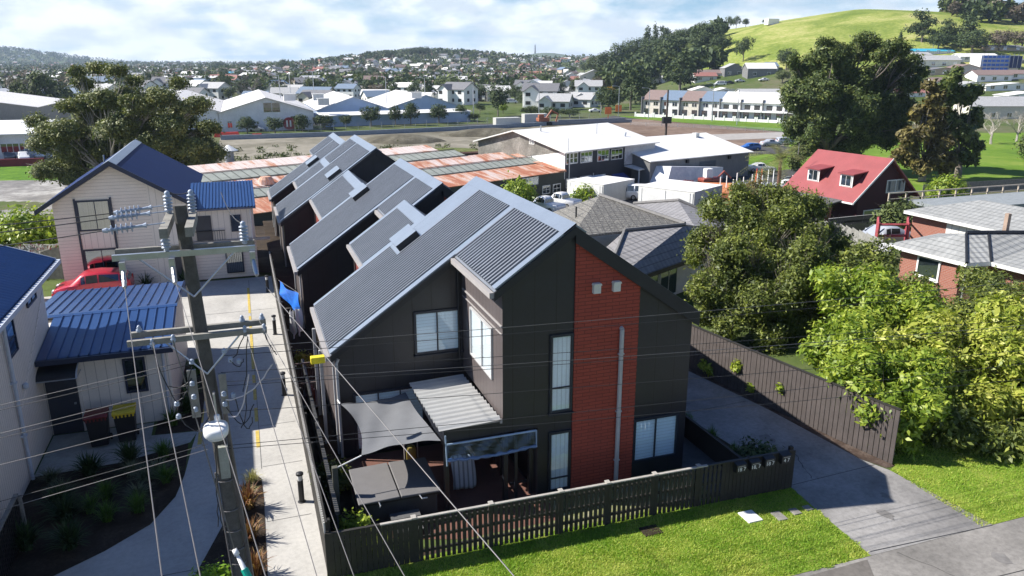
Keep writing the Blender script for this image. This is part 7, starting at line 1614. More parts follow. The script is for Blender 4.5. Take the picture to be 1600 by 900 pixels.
# beyond them, houses no one could count
mb = MB(); n = 0
while n < 2600:
    A_ = 560*math.exp(rg.random()*1.75); l = rg.uniform(-.72, .40)*A_; x = l*cy_+A_*sy_; y = -l*sy_+A_*cy_; z = hz(x, y)
    if l > 50 and A_ < 1100: continue
    n += 1; a = rg.uniform(0, 3.14); c, s = math.cos(a), math.sin(a); w_, d_, he = rg.uniform(4.5, 7.5), rg.uniform(3.5, 5), rg.choice((2.8, 2.8, 5)); hr = he+2.2
    def P(u, v, q): return (x+u*c-v*s, y+u*s+v*c, z+q)
    mb.cur = rg.choice((0, 0, 1, 2)); mb.add([P(-w_, -d_, -2), P(w_, -d_, -2), P(w_, d_, -2), P(-w_, d_, -2), P(-w_, -d_, he), P(w_, -d_, he), P(w_, d_, he), P(-w_, d_, he), P(-w_, 0, hr-.1), P(w_, 0, hr-.1)], [(0, 1, 5, 4), (1, 2, 6, 9, 5), (2, 3, 7, 6), (3, 0, 4, 8, 7)])
    mb.cur = rg.choice((3, 4, 5, 6, 7, 5)); mb.add([P(-w_-.5, -d_-.5, he-.2), P(w_+.5, -d_-.5, he-.2), P(w_+.5, 0, hr), P(-w_-.5, 0, hr), P(w_+.5, d_+.5, he-.2), P(-w_-.5, d_+.5, he-.2)], [(0, 1, 2, 3), (3, 2, 4, 5)])
tag(mb.build('distant_suburb', [MT[k] for k in ('white', 'cream_far', 'wall_tan', 'white_roof', 'roof_lightgrey', 'roof_grey', 'roof_red', 'roof_brown')]), 'countless tiny houses of the distant suburb', 'suburb', kind='stuff')
# obelisk on the far hill
x_ = onA(836, 83, 4450); z_ = hz(x_.x, x_.y); o = MB(); o.add([(-4, -4, -3), (4, -4, -3), (4, 4, -3), (-4, 4, -3), (-2.4, -2.4, 42), (2.4, -2.4, 42), (2.4, 2.4, 42), (-2.4, 2.4, 42), (0, 0, 47)], [(0, 1, 5, 4), (1, 2, 6, 5), (2, 3, 7, 6), (3, 0, 4, 7), (4, 5, 8), (5, 6, 8), (6, 7, 8), (7, 4, 8)])
o = o.build('obelisk', MT['wall_grey']); o.location = (x_.x, x_.y, z_); tag(o, 'slim obelisk on the far hilltop', 'obelisk')
o = MB().box(-4, 4, -2, 2, 0, 3.5).build('hilltop_building', MT['white']); q = onA(1206, 32, 500); o.location = (q.x, q.y, hz(q.x, q.y)-.4); tag(o, 'small white building on the left shoulder of the green hill', 'building')
# ---- barrier, construction fence, lamp posts, containers, excavator
a, b = gz(345, 219), gz(930, 194)
t = empty('concrete_barrier', a, 'long low blue-grey barrier along the far side of the dirt field', 'barrier'); d = (b-a); mb = MB()
P_ = [gz(345, 219), gz(500, 214), gz(640, 208), gz(780, 201), gz(925, 192)]
mb = MB(a)
for p, q in zip(P_, P_[1:]): nn = Vector((-(q-p).y, (q-p).x, 0)).normalized()*.5; mb.add([p, q, q+nn, p+nn, p+Vector((0, 0, 1.05)), q+Vector((0, 0, 1.05)), q+nn+Vector((0, 0, 1.05)), p+nn+Vector((0, 0, 1.05))], [(0, 3, 2, 1), (4, 5, 6, 7), (0, 1, 5, 4), (1, 2, 6, 5), (2, 3, 7, 6), (3, 0, 4, 7)])
fixn(mb.build('wall', mm('barrier', plain, (.22, .26, .31), .8), t))
def wire_fence(pts, label, h=1.8, sp=3.0):
    P = [gz(*p) for p in pts]; t = empty('wire_fence', P[0], label, 'fence'); mb = MB(P[0]); mp = MB(P[0])
    for p, q in zip(P, P[1:]):
        n = max(1, int((q-p).length/sp))
        for i in range(n): c = p.lerp(q, i/n); mp.box(c.x-.05, c.x+.05, c.y-.05, c.y+.05, c.z, c.z+h)
        for z in [h*k/6 for k in range(1, 7)]: mb.tube([p+Vector((0, 0, z)), q+Vector((0, 0, z))], .018, 4, False)
    mp.build('posts', MT['galv'], t); mb.build('wires', MT['galv'], t)
wire_fence([(400, 208), (560, 203), (700, 197), (860, 189), (935, 186)], 'pale wire mesh fence between the street trees and the barrier')
wire_fence([(985, 196), (1110, 201), (1222, 208)], 'thin post fence along the grass verge', 1.0, 4)
POLES = [(441, 188, 118), (457, 186, 114), (493, 180, 112), (605, 182, 120), (665, 180, 122), (740, 182, 128), (842, 186, 130), (1013, 186, 138), (1112, 190, 130), (1151, 196, 140), (938, 180, 160), (966, 182, 135), (230, 150, 112), (332, 128, 92), (1392, 150, 68), (905, 150, 120), (1457, 80, 62), (870, 142, 98)]
for i, (px, yb, yt) in enumerate(POLES):
    p = gz(px, yb); h = onA(px, yt, axial(p)).z-p.z; o = MB(); o.tube([(0, 0, 0), (0, 0, h)], [.16, .09], 6); o.tube([(0, 0, h-.1), (-1.0, .2, h+.15), (-1.8, .3, h+.15)], .06, 5); o.box(-2.4, -1.6, .15, .45, h+.08, h+.22)
    o = o.build('lamp_post', MT['galv']); o.location = p
    tag(o, ['at the grey warehouse, left of a pair', 'at the grey warehouse, right of a pair', 'behind the plant boxes', 'before the left blue gable', 'before the right blue gable', 'at the end of the annex', 'by the excavator', 'at the left end of the terrace row', 'behind the brown terrace roofs', 'before the white terraces', 'on the road near the orange signs', 'right of the yellow-flowered tree', 'by the far warehouse', 'on the skyline above the turquoise shed', 'rising behind the giant tree', 'left of the white two storey house', 'on the right hill by the turquoise roof', 'left of the pale gabled house'][i].join(['thin grey lamp post ', '']), 'lamp post', 'thin lamp posts in the distance')
p = gz(1040, 213); t = empty('utility_pole', p, 'dark utility pole with a black box standing in the brown dirt field', 'utility pole'); mb = MB(); h = onA(1040, 140, axial(p)).z-p.z; mb.tube([(0, 0, 0), (0, 0, h)], [.3, .2], 8); mb.build('pole', MT['bark_dark'], t); mb = MB(); mb.box(-1.1, 1.1, -.5, .3, h*.28, h*.42); mb.build('box', MT['blackpl'], t)
for i, (px, py, m, lb) in enumerate([(792, 199, 'cont_white', 'grey-white site container left of the excavator'), (835, 192, 'cont_white', 'second site container directly behind the excavator')]):
    o = MB().box(-3.6, 3.6, -1.2, 1.2, 0, 2.6).build('site_container', MT[m]); o.location = gz(px, py); o.rotation_euler.z = .05; tag(o, lb, 'container')
c = gz(848, 196); t = empty('excavator', c, 'rusty orange excavator with folded boom at the edge of the dirt field', 'excavator'); mb = MB(); mb.box(-1.6, 1.6, -1.2, 1.2, 1.1, 2.1); mb.box(-1.6, 0, -1.2, -.1, 2.1, 3.0); o = mb.build('body', mm('dig_orange', plain, (.30, .10, .05), .6), t); bevel(o, .15)
mb = MB(); mb.tube([(1.0, 0, 1.9), (2.6, 0, 4.0), (4.6, 0, 3.0)], [.28, .3, .2], 8); mb.tube([(4.6, 0, 3.0), (3.9, 0, .8)], .2, 8); mb.box(3.4, 4.6, -.5, .5, .2, 1.0); mb.build('boom', MT['dig_orange'], t)
for y in (-1.3, .7): mb = MB(); mb.prism([(-2, 0), (2, 0), (2.4, .45), (2, .95), (-2, .95), (-2.4, .45)], 'y', y, y+.6); fixn(mb.build('track', MT['rubber'], t))
o = MB().box(0, 26, -.4, .4, .1, .9).box(2, 24, 0, .7, .9, 1.4).build('concrete_pipes', mm('pipes', plain, (.20, .22, .25), .8)); o.location = gz(862, 196); o.rotation_euler.z = .08; tag(o, 'long stack of grey pipes right of the excavator', 'pipes')
for i, (px, py) in enumerate([(950, 186), (966, 182)]):
    o = MB().box(-.1, .1, -.1, .1, 0, 1.5).box(-1.0, 1.0, -.08, .08, 1.5, 3.6).build('road_sign', mm('sign_orange', plain, (.85, .20, .04), .5)); o.location = gz(px, py); o.rotation_euler.z = -YAW; tag(o, ['orange roadworks sign at the road edge, left one', 'orange roadworks sign set higher, right one'][i], 'road sign')
for i, (px, py, w_) in enumerate([(355, 214, 3), (402, 217, 1.2)]):
    o = MB().prism([(-w_, 0), (w_, 0), (w_*.85, 1.1), (-w_*.85, 1.1)], 'y', -.3, .3).build('plastic_barrier', mm('plastic_red', plain, (.75, .07, .05), .5)); fixn(o); o.location = gz(px, py); tag(o, ['long bright red plastic barrier beside the left tree', 'short orange-red barrier at the end of the blue-grey wall'][i], 'barrier')
a = gz(455, 140); b = gz(575, 148); t = empty('overpass', a, 'pale motorway overpass curving behind the warehouse roofs', 'bridge'); d = b-a; nn = Vector((-d.y, d.x, 0)).normalized()*10; mb = MB(a); zt = onA(510, 130, axial(a)).z
v = [a, b, b+nn, a+nn]; mb.add([(q.x, q.y, zt-1.6) for q in v]+[(q.x, q.y, zt) for q in v], [(0, 3, 2, 1), (4, 5, 6, 7), (0, 1, 5, 4), (1, 2, 6, 5), (2, 3, 7, 6), (3, 0, 4, 7)]); mb.build('deck', MT['cap_grey'], t)
for k in range(5): q = a.lerp(b, (k+.5)/5)+nn*.3; mb = MB(a); mb.box(q.x-.8, q.x+.8, q.y-.8, q.y+.8, G-1, zt-1.5); mb.build('pier', MT['cap_grey'], t)

# ============================================================ TREES
def leafcloud(C_, Nn, size, asp, rg):
    n = len(C_); t = rg.normal(size=(n, 3)); t -= (t*Nn).sum(1)[:, None]*Nn; t /= np.linalg.norm(t, axis=1)[:, None]+1e-9
    b = np.cross(Nn, t); s = size[:, None]; V = np.empty((n, 4, 3))
    V[:, 0] = C_-t*s; V[:, 1] = C_+b*s*asp; V[:, 2] = C_+t*s; V[:, 3] = C_-b*s*asp
    return V.reshape(-1, 3)
def crown_pts(blobs, n, rg, clump=.25, per=12, shell=.5, up=.5):
    bl = np.array(blobs, float); vol = (bl[:, 3]*bl[:, 4]+bl[:, 4]*bl[:, 5]+bl[:, 3]*bl[:, 5]); wts = vol/vol.sum(); C_ = []; Nn = []
    for b, w_ in zip(bl, wts):
        k = max(per, int(n*w_)); nc = max(1, k//per); d = rg.normal(size=(nc, 3)); d /= np.linalg.norm(d, axis=1)[:, None]
        ph = rg.uniform(0, 6, 3); lump = 1+.16*np.sin(d[:, 0]*5+ph[0])*np.sin(d[:, 1]*5+ph[1])+.1*np.sin(d[:, 2]*9+ph[2])
        r = (shell+(1-shell)*np.sqrt(rg.random(nc)))*lump; c = b[:3]+d*r[:, None]*b[3:6]
        cc = np.repeat(c, per, 0)+rg.normal(size=(nc*per, 3))*clump; dd_ = np.repeat(d, per, 0)+rg.normal(size=(nc*per, 3))*.55+np.array([0, 0, up]); dd_ /= np.linalg.norm(dd_, axis=1)[:, None]; C_.append(cc); Nn.append(dd_)
    return np.concatenate(C_), np.concatenate(Nn)
def crown(name, blobs, n, size, mat, seed, parent=None, clump=.25, per=12, shell=.5, asp=.5, up=.5, zmin=None):
    rg = np.random.default_rng(seed); C_, Nn = crown_pts(blobs, n, rg, clump, per, shell, up)
    if zmin is not None: k = C_[:, 2] > zmin; C_, Nn = C_[k], Nn[k]
    s = size*np.exp(rg.normal(0, .33, len(C_))); return npmesh(name, leafcloud(C_, Nn, s, asp, rg), 4, mat, parent)
def subb(bl, k, f, seed):
    r = random.Random(seed); o = []
    for (x, y, z, rx, ry, rz) in bl:
        for i in range(k):
            d = Vector((r.gauss(0, 1), r.gauss(0, 1), r.gauss(.1, 1))).normalized()*r.uniform(.45, .85); q = f*r.uniform(.7, 1.25); o.append((x+d.x*rx, y+d.y*ry, z+d.z*rz, rx*q, ry*q, rz*q))
    return o
def limbs(mb, root, blobs, r0, rgp, fork=.35, twigs=3, tr=.25):
    """trunk up to a fork and one bent limb into each foliage mass, with twigs"""
    bz_ = sum(b[2] for b in blobs)/len(blobs); base = Vector(root); fk = base+Vector((rgp.uniform(-.1, .1), rgp.uniform(-.1, .1), (bz_-base.z)*fork)); mb.tube([base, base.lerp(fk, .5)+Vector((.1, 0, 0))*r0, fk], [r0*1.25, r0, r0*.85], 9)
    for b in blobs:
        c = Vector(b[:3]); mid = fk.lerp(c, .5)+Vector((rgp.uniform(-1, 1), rgp.uniform(-1, 1), rgp.uniform(-.2, 1)))*b[3]*.35; r = r0*.45*min(1.2, max(.4, b[3]/3)); mb.tube([fk-Vector((0, 0, r0*.3)), fk.lerp(mid, .6), mid, c], [r, r*.8, r*.6, r*.25], 6)
        for k in range(twigs): e = c+Vector((rgp.gauss(0, 1)*b[3], rgp.gauss(0, 1)*b[4], abs(rgp.gauss(0, 1))*b[5]))*.6; mb.tube([mid.lerp(c, .4), mid.lerp(e, .6)+Vector((0, 0, .1)), e], [r*.4, r*.3, r*.08], 5)
mm('lf_poh', leafmat, (.05, .072, .028), (.13, .16, .05), (.27, .27, .08), .12, .55, .35)
mm('lf_maco', leafmat, (.028, .048, .014), (.075, .11, .028), (.165, .19, .045), .12, .55, .3)
mm('lf_brown', leafmat, (.045, .038, .016), (.115, .095, .028), (.20, .17, .045), .12, .6, .3)
mm('lf_near', leafmat, (.04, .06, .018), (.105, .135, .032), (.26, .29, .055), .25, .5, .9, .4, .8)
mm('lf_lime', leafmat, (.06, .11, .014), (.165, .245, .026), (.40, .45, .065), .3, .45, .8, .4, .85)
mm('lf_yellow', leafmat, (.08, .13, .015), (.26, .31, .035), (.54, .53, .13), .3, .45, .8, .4, .85)
mm('lf_far', leafmat, (.018, .034, .014), (.05, .078, .027), (.11, .14, .045), .1, .7, .5)
mm('lf_far2', leafmat, (.03, .045, .015), (.075, .10, .03), (.14, .17, .045), .1, .7, .5)
mm('lf_far3', leafmat, (.07, .055, .04), (.14, .115, .085), (.20, .17, .13), .1, .8, .5)
mm('lf_gold', leafmat, (.25, .14, .01), (.55, .30, .02), (.7, .45, .05), .1, .7, .5)
def tree_at(name, label, c, blobs, n, size, mat, bark, r0, seed, fork=.35, group=None, twigs=3, cat='tree', sub_=None, **k):
    t = empty(name, c, label, cat, group); crown('crown', subb(blobs, *sub_, seed) if sub_ else blobs, n, size, MT[mat], seed, t, **k); mb = MB(); limbs(mb, (0, 0, -.2), blobs, r0, random.Random(seed), fork, twigs); mb.build('trunk', MT[bark], t, True); return t
def pxblobs(c, lst, dy=.8, rg=None):
    """foliage masses given by their place in the elevation seen from the street: (px, py, radius px, flatness, depth offset m)"""
    A_ = axial(c); s = A_/1251; out_ = []
    for (px, py, rp, fl, do) in lst:
        p = onA(px, py, A_+do)-Vector(c); r = rp*s; out_.append((p.x, p.y, p.z, r, r*dy, r*fl))
    return out_
rgt = random.Random(21)
# spreading tree at left
c = Vector((-16.5, 112, G))
rz_ = random.Random(77); L1 = [(rz_.uniform(85, 320), rz_.uniform(150, 262), rz_.uniform(15, 26), .55, rz_.uniform(-4, 3)) for k in range(20)]+[(180, 265, 30, .6, 2), (230, 265, 30, .6, 0), (290, 250, 28, .6, 1), (70, 225, 24, .5, 2), (280, 130, 14, .4, 1), (75, 265, 22, .6, -3), (120, 240, 28, .55, 2), (90, 205, 30, .5, -2), (60, 190, 16, .5, 0), (140, 180, 30, .55, 3), (185, 200, 30, .55, -4), (230, 190, 34, .55, 0), (275, 180, 32, .5, 2), (310, 165, 22, .5, -2), (325, 200, 18, .5, 1), (200, 150, 26, .5, 4), (160, 155, 22, .5, -3), (130, 130, 16, .5, 2), (120, 112, 12, .45, 0), (150, 105, 15, .4, 2), (180, 110, 15, .4, -2), (210, 125, 14, .45, 3), (250, 150, 24, .5, -3), (300, 215, 28, .6, 3), (335, 240, 18, .6, 0), (255, 225, 34, .6, -3), (160, 235, 28, .6, 1), (110, 275, 22, .6, -2), (315, 255, 20, .6, -1), (105, 165, 16, .45, 0), (215, 235, 30, .6, 4)]
tree_at('pohutukawa_tree', 'wide spreading dark green tree with bare grey limbs behind the navy roofed house', c, pxblobs(c, L1), 330000, .13, 'lf_poh', 'bark_pale', .6, 5, .25, None, 4, clump=.28, per=26, shell=.25, up=.8, sub_=(18, .5))
c = Vector(gz(80, 172)); tree_at('broadleaf_tree', 'rounded yellow-green and dark tree behind the pale warehouse at far left', c, pxblobs(c, [(40, 150, 18, .8, 0), (70, 140, 22, .9, 2), (95, 150, 18, .8, 0), (30, 135, 10, .7, 1), (60, 122, 12, .7, 0), (25, 145, 8, .8, 0)]), 9000, .42, 'lf_far2', 'bark', .4, 6, clump=.5)
# giant dark conifer
c = Vector(gz(1290, 268)); L2 = [(1300, 90, 34, .7, 0), (1345, 75, 30, .6, 2), (1390, 80, 26, .6, -2), (1420, 100, 22, .6, 1), (1265, 110, 30, .8, 1), (1245, 150, 26, .9, -2), (1290, 140, 34, .9, -4), (1335, 125, 36, .8, 0), (1380, 125, 34, .8, 4), (1425, 130, 22, .6, 0), (1440, 112, 12, .5, 0), (1245, 195, 24, 1, 2), (1285, 190, 34, 1, -3), (1330, 180, 36, 1, -4), (1375, 175, 34, .9, 0), (1410, 165, 26, .8, 2), (1255, 230, 20, .9, 0), (1300, 225, 26, .7, 1), (1345, 215, 28, .8, -2), (1385, 210, 24, .8, 0), (1240, 95, 14, .7, 0), (1355, 62, 16, .5, 0), (1290, 68, 14, .5, 0), (1405, 200, 20, .9, 3), (1240, 255, 10, 1, 0), (1330, 238, 18, .6, 2)]
tree_at('cypress_tree', 'giant dark green tree with deep gaps standing in front of the green hill', c, pxblobs(c, L2), 230000, .165, 'lf_maco', 'bark', .75, 8, .3, None, 4, clump=.30, per=22, shell=.35, up=.6, sub_=(16, .45))
c = Vector(gz(1440, 284)); L3 = [(1455, 135, 10, .9, 0), (1462, 155, 16, 1, 0), (1445, 180, 22, 1, 0), (1470, 190, 20, 1, 2), (1430, 215, 24, .9, -1), (1465, 225, 26, .9, 0), (1415, 245, 22, .7, 0), (1450, 255, 28, .7, -2), (1478, 255, 18, .8, 0)]
tree_at('redwood_tree', 'rusty brown-green conifer with bare white limbs right of the giant tree', c, pxblobs(c, L3), 22000, .26, 'lf_brown', 'bark_pale', .5, 9, .3, None, 7, clump=.28, per=18, sub_=(7, .42))
c = Vector(gz(1495, 280)); L4 = [(1490, 122, 14, 1, 0), (1480, 145, 16, 1, 0), (1505, 150, 18, .9, 0), (1525, 140, 10, .7, 0), (1490, 180, 20, 1, 0), (1518, 185, 18, .9, 1), (1495, 215, 22, .9, 0), (1522, 220, 14, 1, 0), (1500, 245, 18, .9, 0), (1522, 248, 8, .9, 0)]
tree_at('conifer_tree', 'dark olive conifer with drooping clumps beside the brown one', c, pxblobs(c, L4), 20000, .28, 'lf_maco', 'bark', .5, 10, .3, None, 4, clump=.25, per=20, sub_=(6, .42))
# near bush tree behind the brown fence
c = Vector((22.5, 28.2, -.3)); rb = random.Random(4); bl = []
for (px, py, r, do) in [(1120, 330, 26, 1), (1165, 320, 30, 2), (1215, 322, 34, 2), (1262, 335, 34, 2), (1300, 375, 32, 2), (1320, 420, 28, 1), (1100, 375, 24, 0), (1135, 380, 38, 0), (1185, 370, 40, 1), (1240, 385, 42, 1), (1290, 430, 36, 1), (1110, 430, 28, -2), (1150, 440, 36, -2), (1200, 440, 40, -1), (1250, 455, 38, -1), (1130, 480, 30, -3), (1175, 490, 32, -3), (1215, 505, 32, -3), (1160, 350, 26, 0), (1230, 345, 26, 0), (1090, 400, 16, -1), (1205, 306, 18, 2), (1155, 300, 14, 2), (1275, 330, 18, 2), (1335, 400, 14, 1), (1255, 500, 24, -2), (1140, 515, 22, -4), (1200, 530, 24, -4), (1105, 490, 20, -3), (1095, 455, 22, -3), (1240, 520, 24, -3), (1290, 480, 26, -1), (1320, 455, 20, 0), (1200, 390, 36, -1), (1245, 410, 36, -2), (1180, 420, 34, -2), (1225, 450, 36, -3), (1265, 400, 30, -1), (1150, 400, 30, -2), (1195, 470, 30, -3.5), (1270, 455, 30, -2)]:
    p = onA(px, py, axial(c)+do)-c; s = axial(c)/1251; bl.append((p.x, p.y, p.z, r*s, r*s*.9, r*s*.85))
t = tree_at('broadleaf_tree', 'big twiggy grey-green tree behind the brown fence, between the tiled house and the lime hedge', c, bl, 220000, .062, 'lf_near', 'bark', .22, 12, .2, None, 14, clump=.14, per=16, shell=.3, up=.4, asp=.45, sub_=(6, .6))
mb = MB(); rb = random.Random(5)
for b in bl:
    for k in range(26):
        d = Vector((rb.gauss(0, 1), rb.gauss(0, 1), rb.gauss(.5, 1))).normalized(); p = Vector(b[:3])+Vector((d.x*b[3], d.y*b[4], d.z*b[5]))*.55; e = p+(d+Vector((0, 0, .5)))*b[3]*rb.uniform(.4, .75); mb.tube([p, p.lerp(e, .5)+Vector((rb.uniform(-.05, .05),)*3), e], [.016, .011, .004], 4, False)
mb.build('twigs', MT['bark'], t)
# lime hedge: separate shrubs
def shrub(label, pts, n, size, mat, seed, r0=.08, zf=1.0, clump=.13, per=10):
    c = Vector((pts[0][0], pts[0][1], 0)); bl = [(x-c.x, y-c.y, z, r, r, r*.9) for x, y, z, r in pts]
    return tree_at('shrub', label, c, bl, n, size, mat, 'bark_dark', r0, seed, .3, 'shrubs of the lime green hedge', 3, 'shrub', clump=clump, per=per, shell=.5, up=.6, asp=.42, zmin=.02, sub_=(6, .5))
shrub('lime green shrub overhanging the front end of the brown fence', [(18.6, 17.0, 1.0, 1.0), (18.2, 16.2, .7, .7), (18.9, 18.2, 1.7, 1.1), (18.0, 17.8, 2.0, .6), (18.9, 16.2, 1.6, .7), (19.5, 17.2, 2.0, .9), (17.75, 17.2, 1.75, .6), (17.6, 16.5, 1.35, .55), (17.5, 18.2, 1.8, .5)], 20000, .085, 'lf_lime', 31)
shrub('lime green shrub behind the middle of the brown fence', [(18.9, 19.9, 1.5, 1.0), (19.6, 20.4, 2.1, 1.0), (18.8, 19.1, 2.0, .8)], 17000, .085, 'lf_lime', 32)
shrub('yellow-leafed shrub in the middle of the hedge', [(20.8, 17.6, 1.6, 1.3), (21.8, 18.2, 2.4, 1.3), (20.4, 18.8, 2.5, 1.1), (21.2, 16.6, 1.2, 1.1), (22.6, 17.0, 2.0, 1.2), (21.9, 16.0, 1.0, 1.0)], 30000, .088, 'lf_yellow', 33)
shrub('yellow-green shrub at the right edge of the photo', [(24.0, 17.4, 1.7, 1.4), (24.4, 15.2, 1.1, 1.1), (25.2, 18.2, 2.3, 1.4), (24.0, 16.0, 1.3, 1.2), (25.6, 16.2, 1.6, 1.3), (23.4, 15.3, .7, .8), (26.8, 17, 1.8, 1.3)], 30000, .088, 'lf_yellow', 34)
shrub('tall lime green shrub at the back of the hedge', [(21.4, 21.0, 2.1, 1.3), (22.4, 22.0, 2.4, 1.3), (21.6, 23.6, 2.9, 1.2), (23.5, 21.0, 2.3, 1.3)], 24000, .085, 'lf_lime', 35)
shrub('dark glossy shrub in front of the brick house', [(24.6, 24.6, 2.3, 1.2), (25.4, 25.6, 3.0, 1.1), (23.6, 25.2, 2.4, 1.0), (26.0, 24.0, 2.4, 1.1)], 14000, .08, 'lf_near', 36)
shrub('grey-green bush under the brick house windows at the right edge', [(26.4, 22.4, 2.0, 1.2), (27.8, 22.2, 2.2, 1.2), (28.6, 21.0, 2.2, 1.3), (27.2, 20.6, 2.0, 1.3), (29.6, 23.4, 2.0, 1.1)], 16000, .075, 'lf_near', 37)
shrub('low shrub mass coloured darker for the shade under the right of the hedge', [(20.0, 15.8, .7, .8), (21.5, 14.9, .6, .8), (22.8, 14.6, .5, .9), (24.3, 14.3, .6, 1.0), (25.6, 14.2, .7, 1.0), (20.6, 15.0, .4, .7), (19.4, 16.2, .9, .8)], 9000, .085, 'lf_near', 38)  # darker shrub added to stand in for shade below the hedge
rb = random.Random(9)
mb_pts = []
for i in range(5):
    f = rb.random(); y = 15.9+f*8.2; x = 17.36-f*1.65; z = rb.uniform(.35, 1.75); mb_pts.append((x-.06, y, z, rb.uniform(.08, .18)))
c = Vector((16.6, 19.5, 0)); o = crown('climbing_sprigs', [(x-c.x, y-c.y, z, r*.5, r, r) for x, y, z, r in mb_pts], 1100, .075, MT['lf_lime'], 41, None, .06, 6, .3, .45); o.location = c; tag(o, 'lime green sprigs growing through and over the brown fence', 'climber')
# planter bush, courtyard shrubs, small shrubs
def small_bush(label, x, y, z0, r, n, size, mat, seed, cat='shrub', group=None, terr=False):
    c = Vector((x, y, hz(x, y) if terr else 0)); bl = [(0, 0, z0+r*.8, r, r, r*.85), (r*.5, -r*.2, z0+r*.6, r*.7, r*.7, r*.6), (-r*.5, r*.2, z0+r*.7, r*.7, r*.7, r*.6)]
    t = empty('shrub', c, label, cat, group); crown('foliage', bl, n, size, MT[mat] if isinstance(mat, str) else mat, seed, t, size*2, 8, .5); mb = MB(); limbs(mb, (0, 0, 0), bl, max(.02, r*.06), random.Random(seed), .4, 3); mb.build('stem', MT['bark'], t); return t
small_bush('low leafy shrub behind the letterboxes', 13.35, 16.6, .0, .55, 2600, .06, 'lf_far', 51); small_bush('shrub with pale leaf tips in the spa courtyard corner', 1.75, 17.0, .1, .38, 900, .055, 'lf_lime', 52); small_bush('pale leafed shrub beside the picket fence in the courtyard', 2.25, 16.3, .0, .35, 900, .055, 'lf_lime', 53)
small_bush('yellow-green seedling by the boundary fence behind the townhouse', 1.5, 29.2, .1, .3, 700, .05, 'lf_yellow', 54); small_bush('bright lime shrub beside the foot of the power pole', -1.45, 15.9, .0, .42, 2600, .05, L_lime, 55)
small_bush('dark green shrub in the courtyard left of the spa', 1.5, 19.6, .1, .45, 1400, .05, 'lf_near', 56)
p = gz(1405, 372); small_bush('round bright shrub in front of the dark red house', p.x, p.y, .2, 1.5, 6000, .14, 'lf_far2', 57, terr=True); p = gz(1476, 322); small_bush('round bright shrub beside the grey roof deck', p.x, p.y, .4, 1.9, 6000, .15, 'lf_lime', 58, terr=True)
p = gz(915, 318); small_bush('small yellow-green bush by the parked pickups', p.x, p.y, 0, 1.3, 3000, .14, 'lf_lime', 59, terr=True); p = gz(1180, 326); small_bush('reddish seed-plumed bush left of the palm base', p.x, p.y, 0, 2.0, 5000, .16, 'lf_brown', 60, terr=True)
p = gz(800, 318); small_bush('bright green palm-like shrub below the rusty roof edge', p.x-2, p.y-8, 1.2, 1.6, 3000, .16, 'lf_lime', 61, terr=True); p = gz(330, 305); small_bush('weedy bush between the navy roof and the rusty shed gable', p.x, p.y, .5, 2.4, 6000, .16, 'lf_far2', 62, terr=True)
p = gz(1620, 250); small_bush('dark bush at the right edge of the park grass', p.x, p.y, .5, 3.0, 5000, .2, 'lf_maco', 63, terr=True); p = Vector((-12.0, 49.5, 0)); small_bush('green hedge behind the weathered fence at far left', p.x, p.y, .8, 1.6, 6000, .12, 'lf_lime', 64); small_bush('second green hedge mound at the left edge', -15.5, 50.5, .6, 1.7, 6000, .12, 'lf_lime', 65)
# bare trees at right
def bare_tree(label, px, yb, yt, wpx, seed, group='bare winter trees', mat='bark_pale'):
    p = gz(px, yb); A_ = axial(p); h = onA(px, yt, A_).z-p.z; wd = wpx*A_/1251/2; t = empty('bare_tree', p, label, 'tree', group); rb = random.Random(seed); mb = MB(); mt = MB()
    def grow(a, d, L, r, k):
        e = a+d*L; (mt if k >= 2 else mb).tube([a, a.lerp(e, .5)+Vector((rb.uniform(-.06, .06)*L, rb.uniform(-.06, .06)*L, 0)), e], [r, r*.8, r*.55], 5 if k < 3 else 3, k < 1)
        if k >= 5: return
        for i in range(3 if k > 0 else 5):
            q = (d+Vector((rb.gauss(0, .55), rb.gauss(0, .55), rb.gauss(.05, .25)))*(1 if k else 1.3)).normalized(); q.x *= min(1.4, wd/h*2); grow(e if i < 2 else a.lerp(e, .7), q.normalized(), L*rb.uniform(.62, .82), r*.55, k+1)
    grow(Vector((0, 0, 0)), Vector((0, 0, 1)), h*.26, h*.03, 0); mb.build('trunk', MT[mat], t); mt.build('branches', MT[mat], t)
bare_tree('bare grey tree on the park grass, left one of the right edge pair', 1548, 226, 152, 70, 1); bare_tree('bare grey tree on the park grass at the right edge', 1588, 222, 155, 60, 2)
bare_tree('bare brownish tree on the skyline at top right', 1570, 78, 28, 80, 3, 'bare skyline trees', 'bark'); bare_tree('bare tree behind the spreading conifers at the right skyline', 1540, 82, 44, 60, 4, 'bare skyline trees', 'bark')
bare_tree('bare brown tree above the grey warehouse', 395, 152, 104, 60, 5, 'bare trees behind the warehouses', 'bark'); bare_tree('bare whitish tree in front of the far blue warehouse', 277, 152, 120, 22, 6, 'bare trees behind the warehouses'); bare_tree('pale bare tree left of the wooded flank', 935, 108, 74, 28, 7, 'bare trees behind the warehouses')
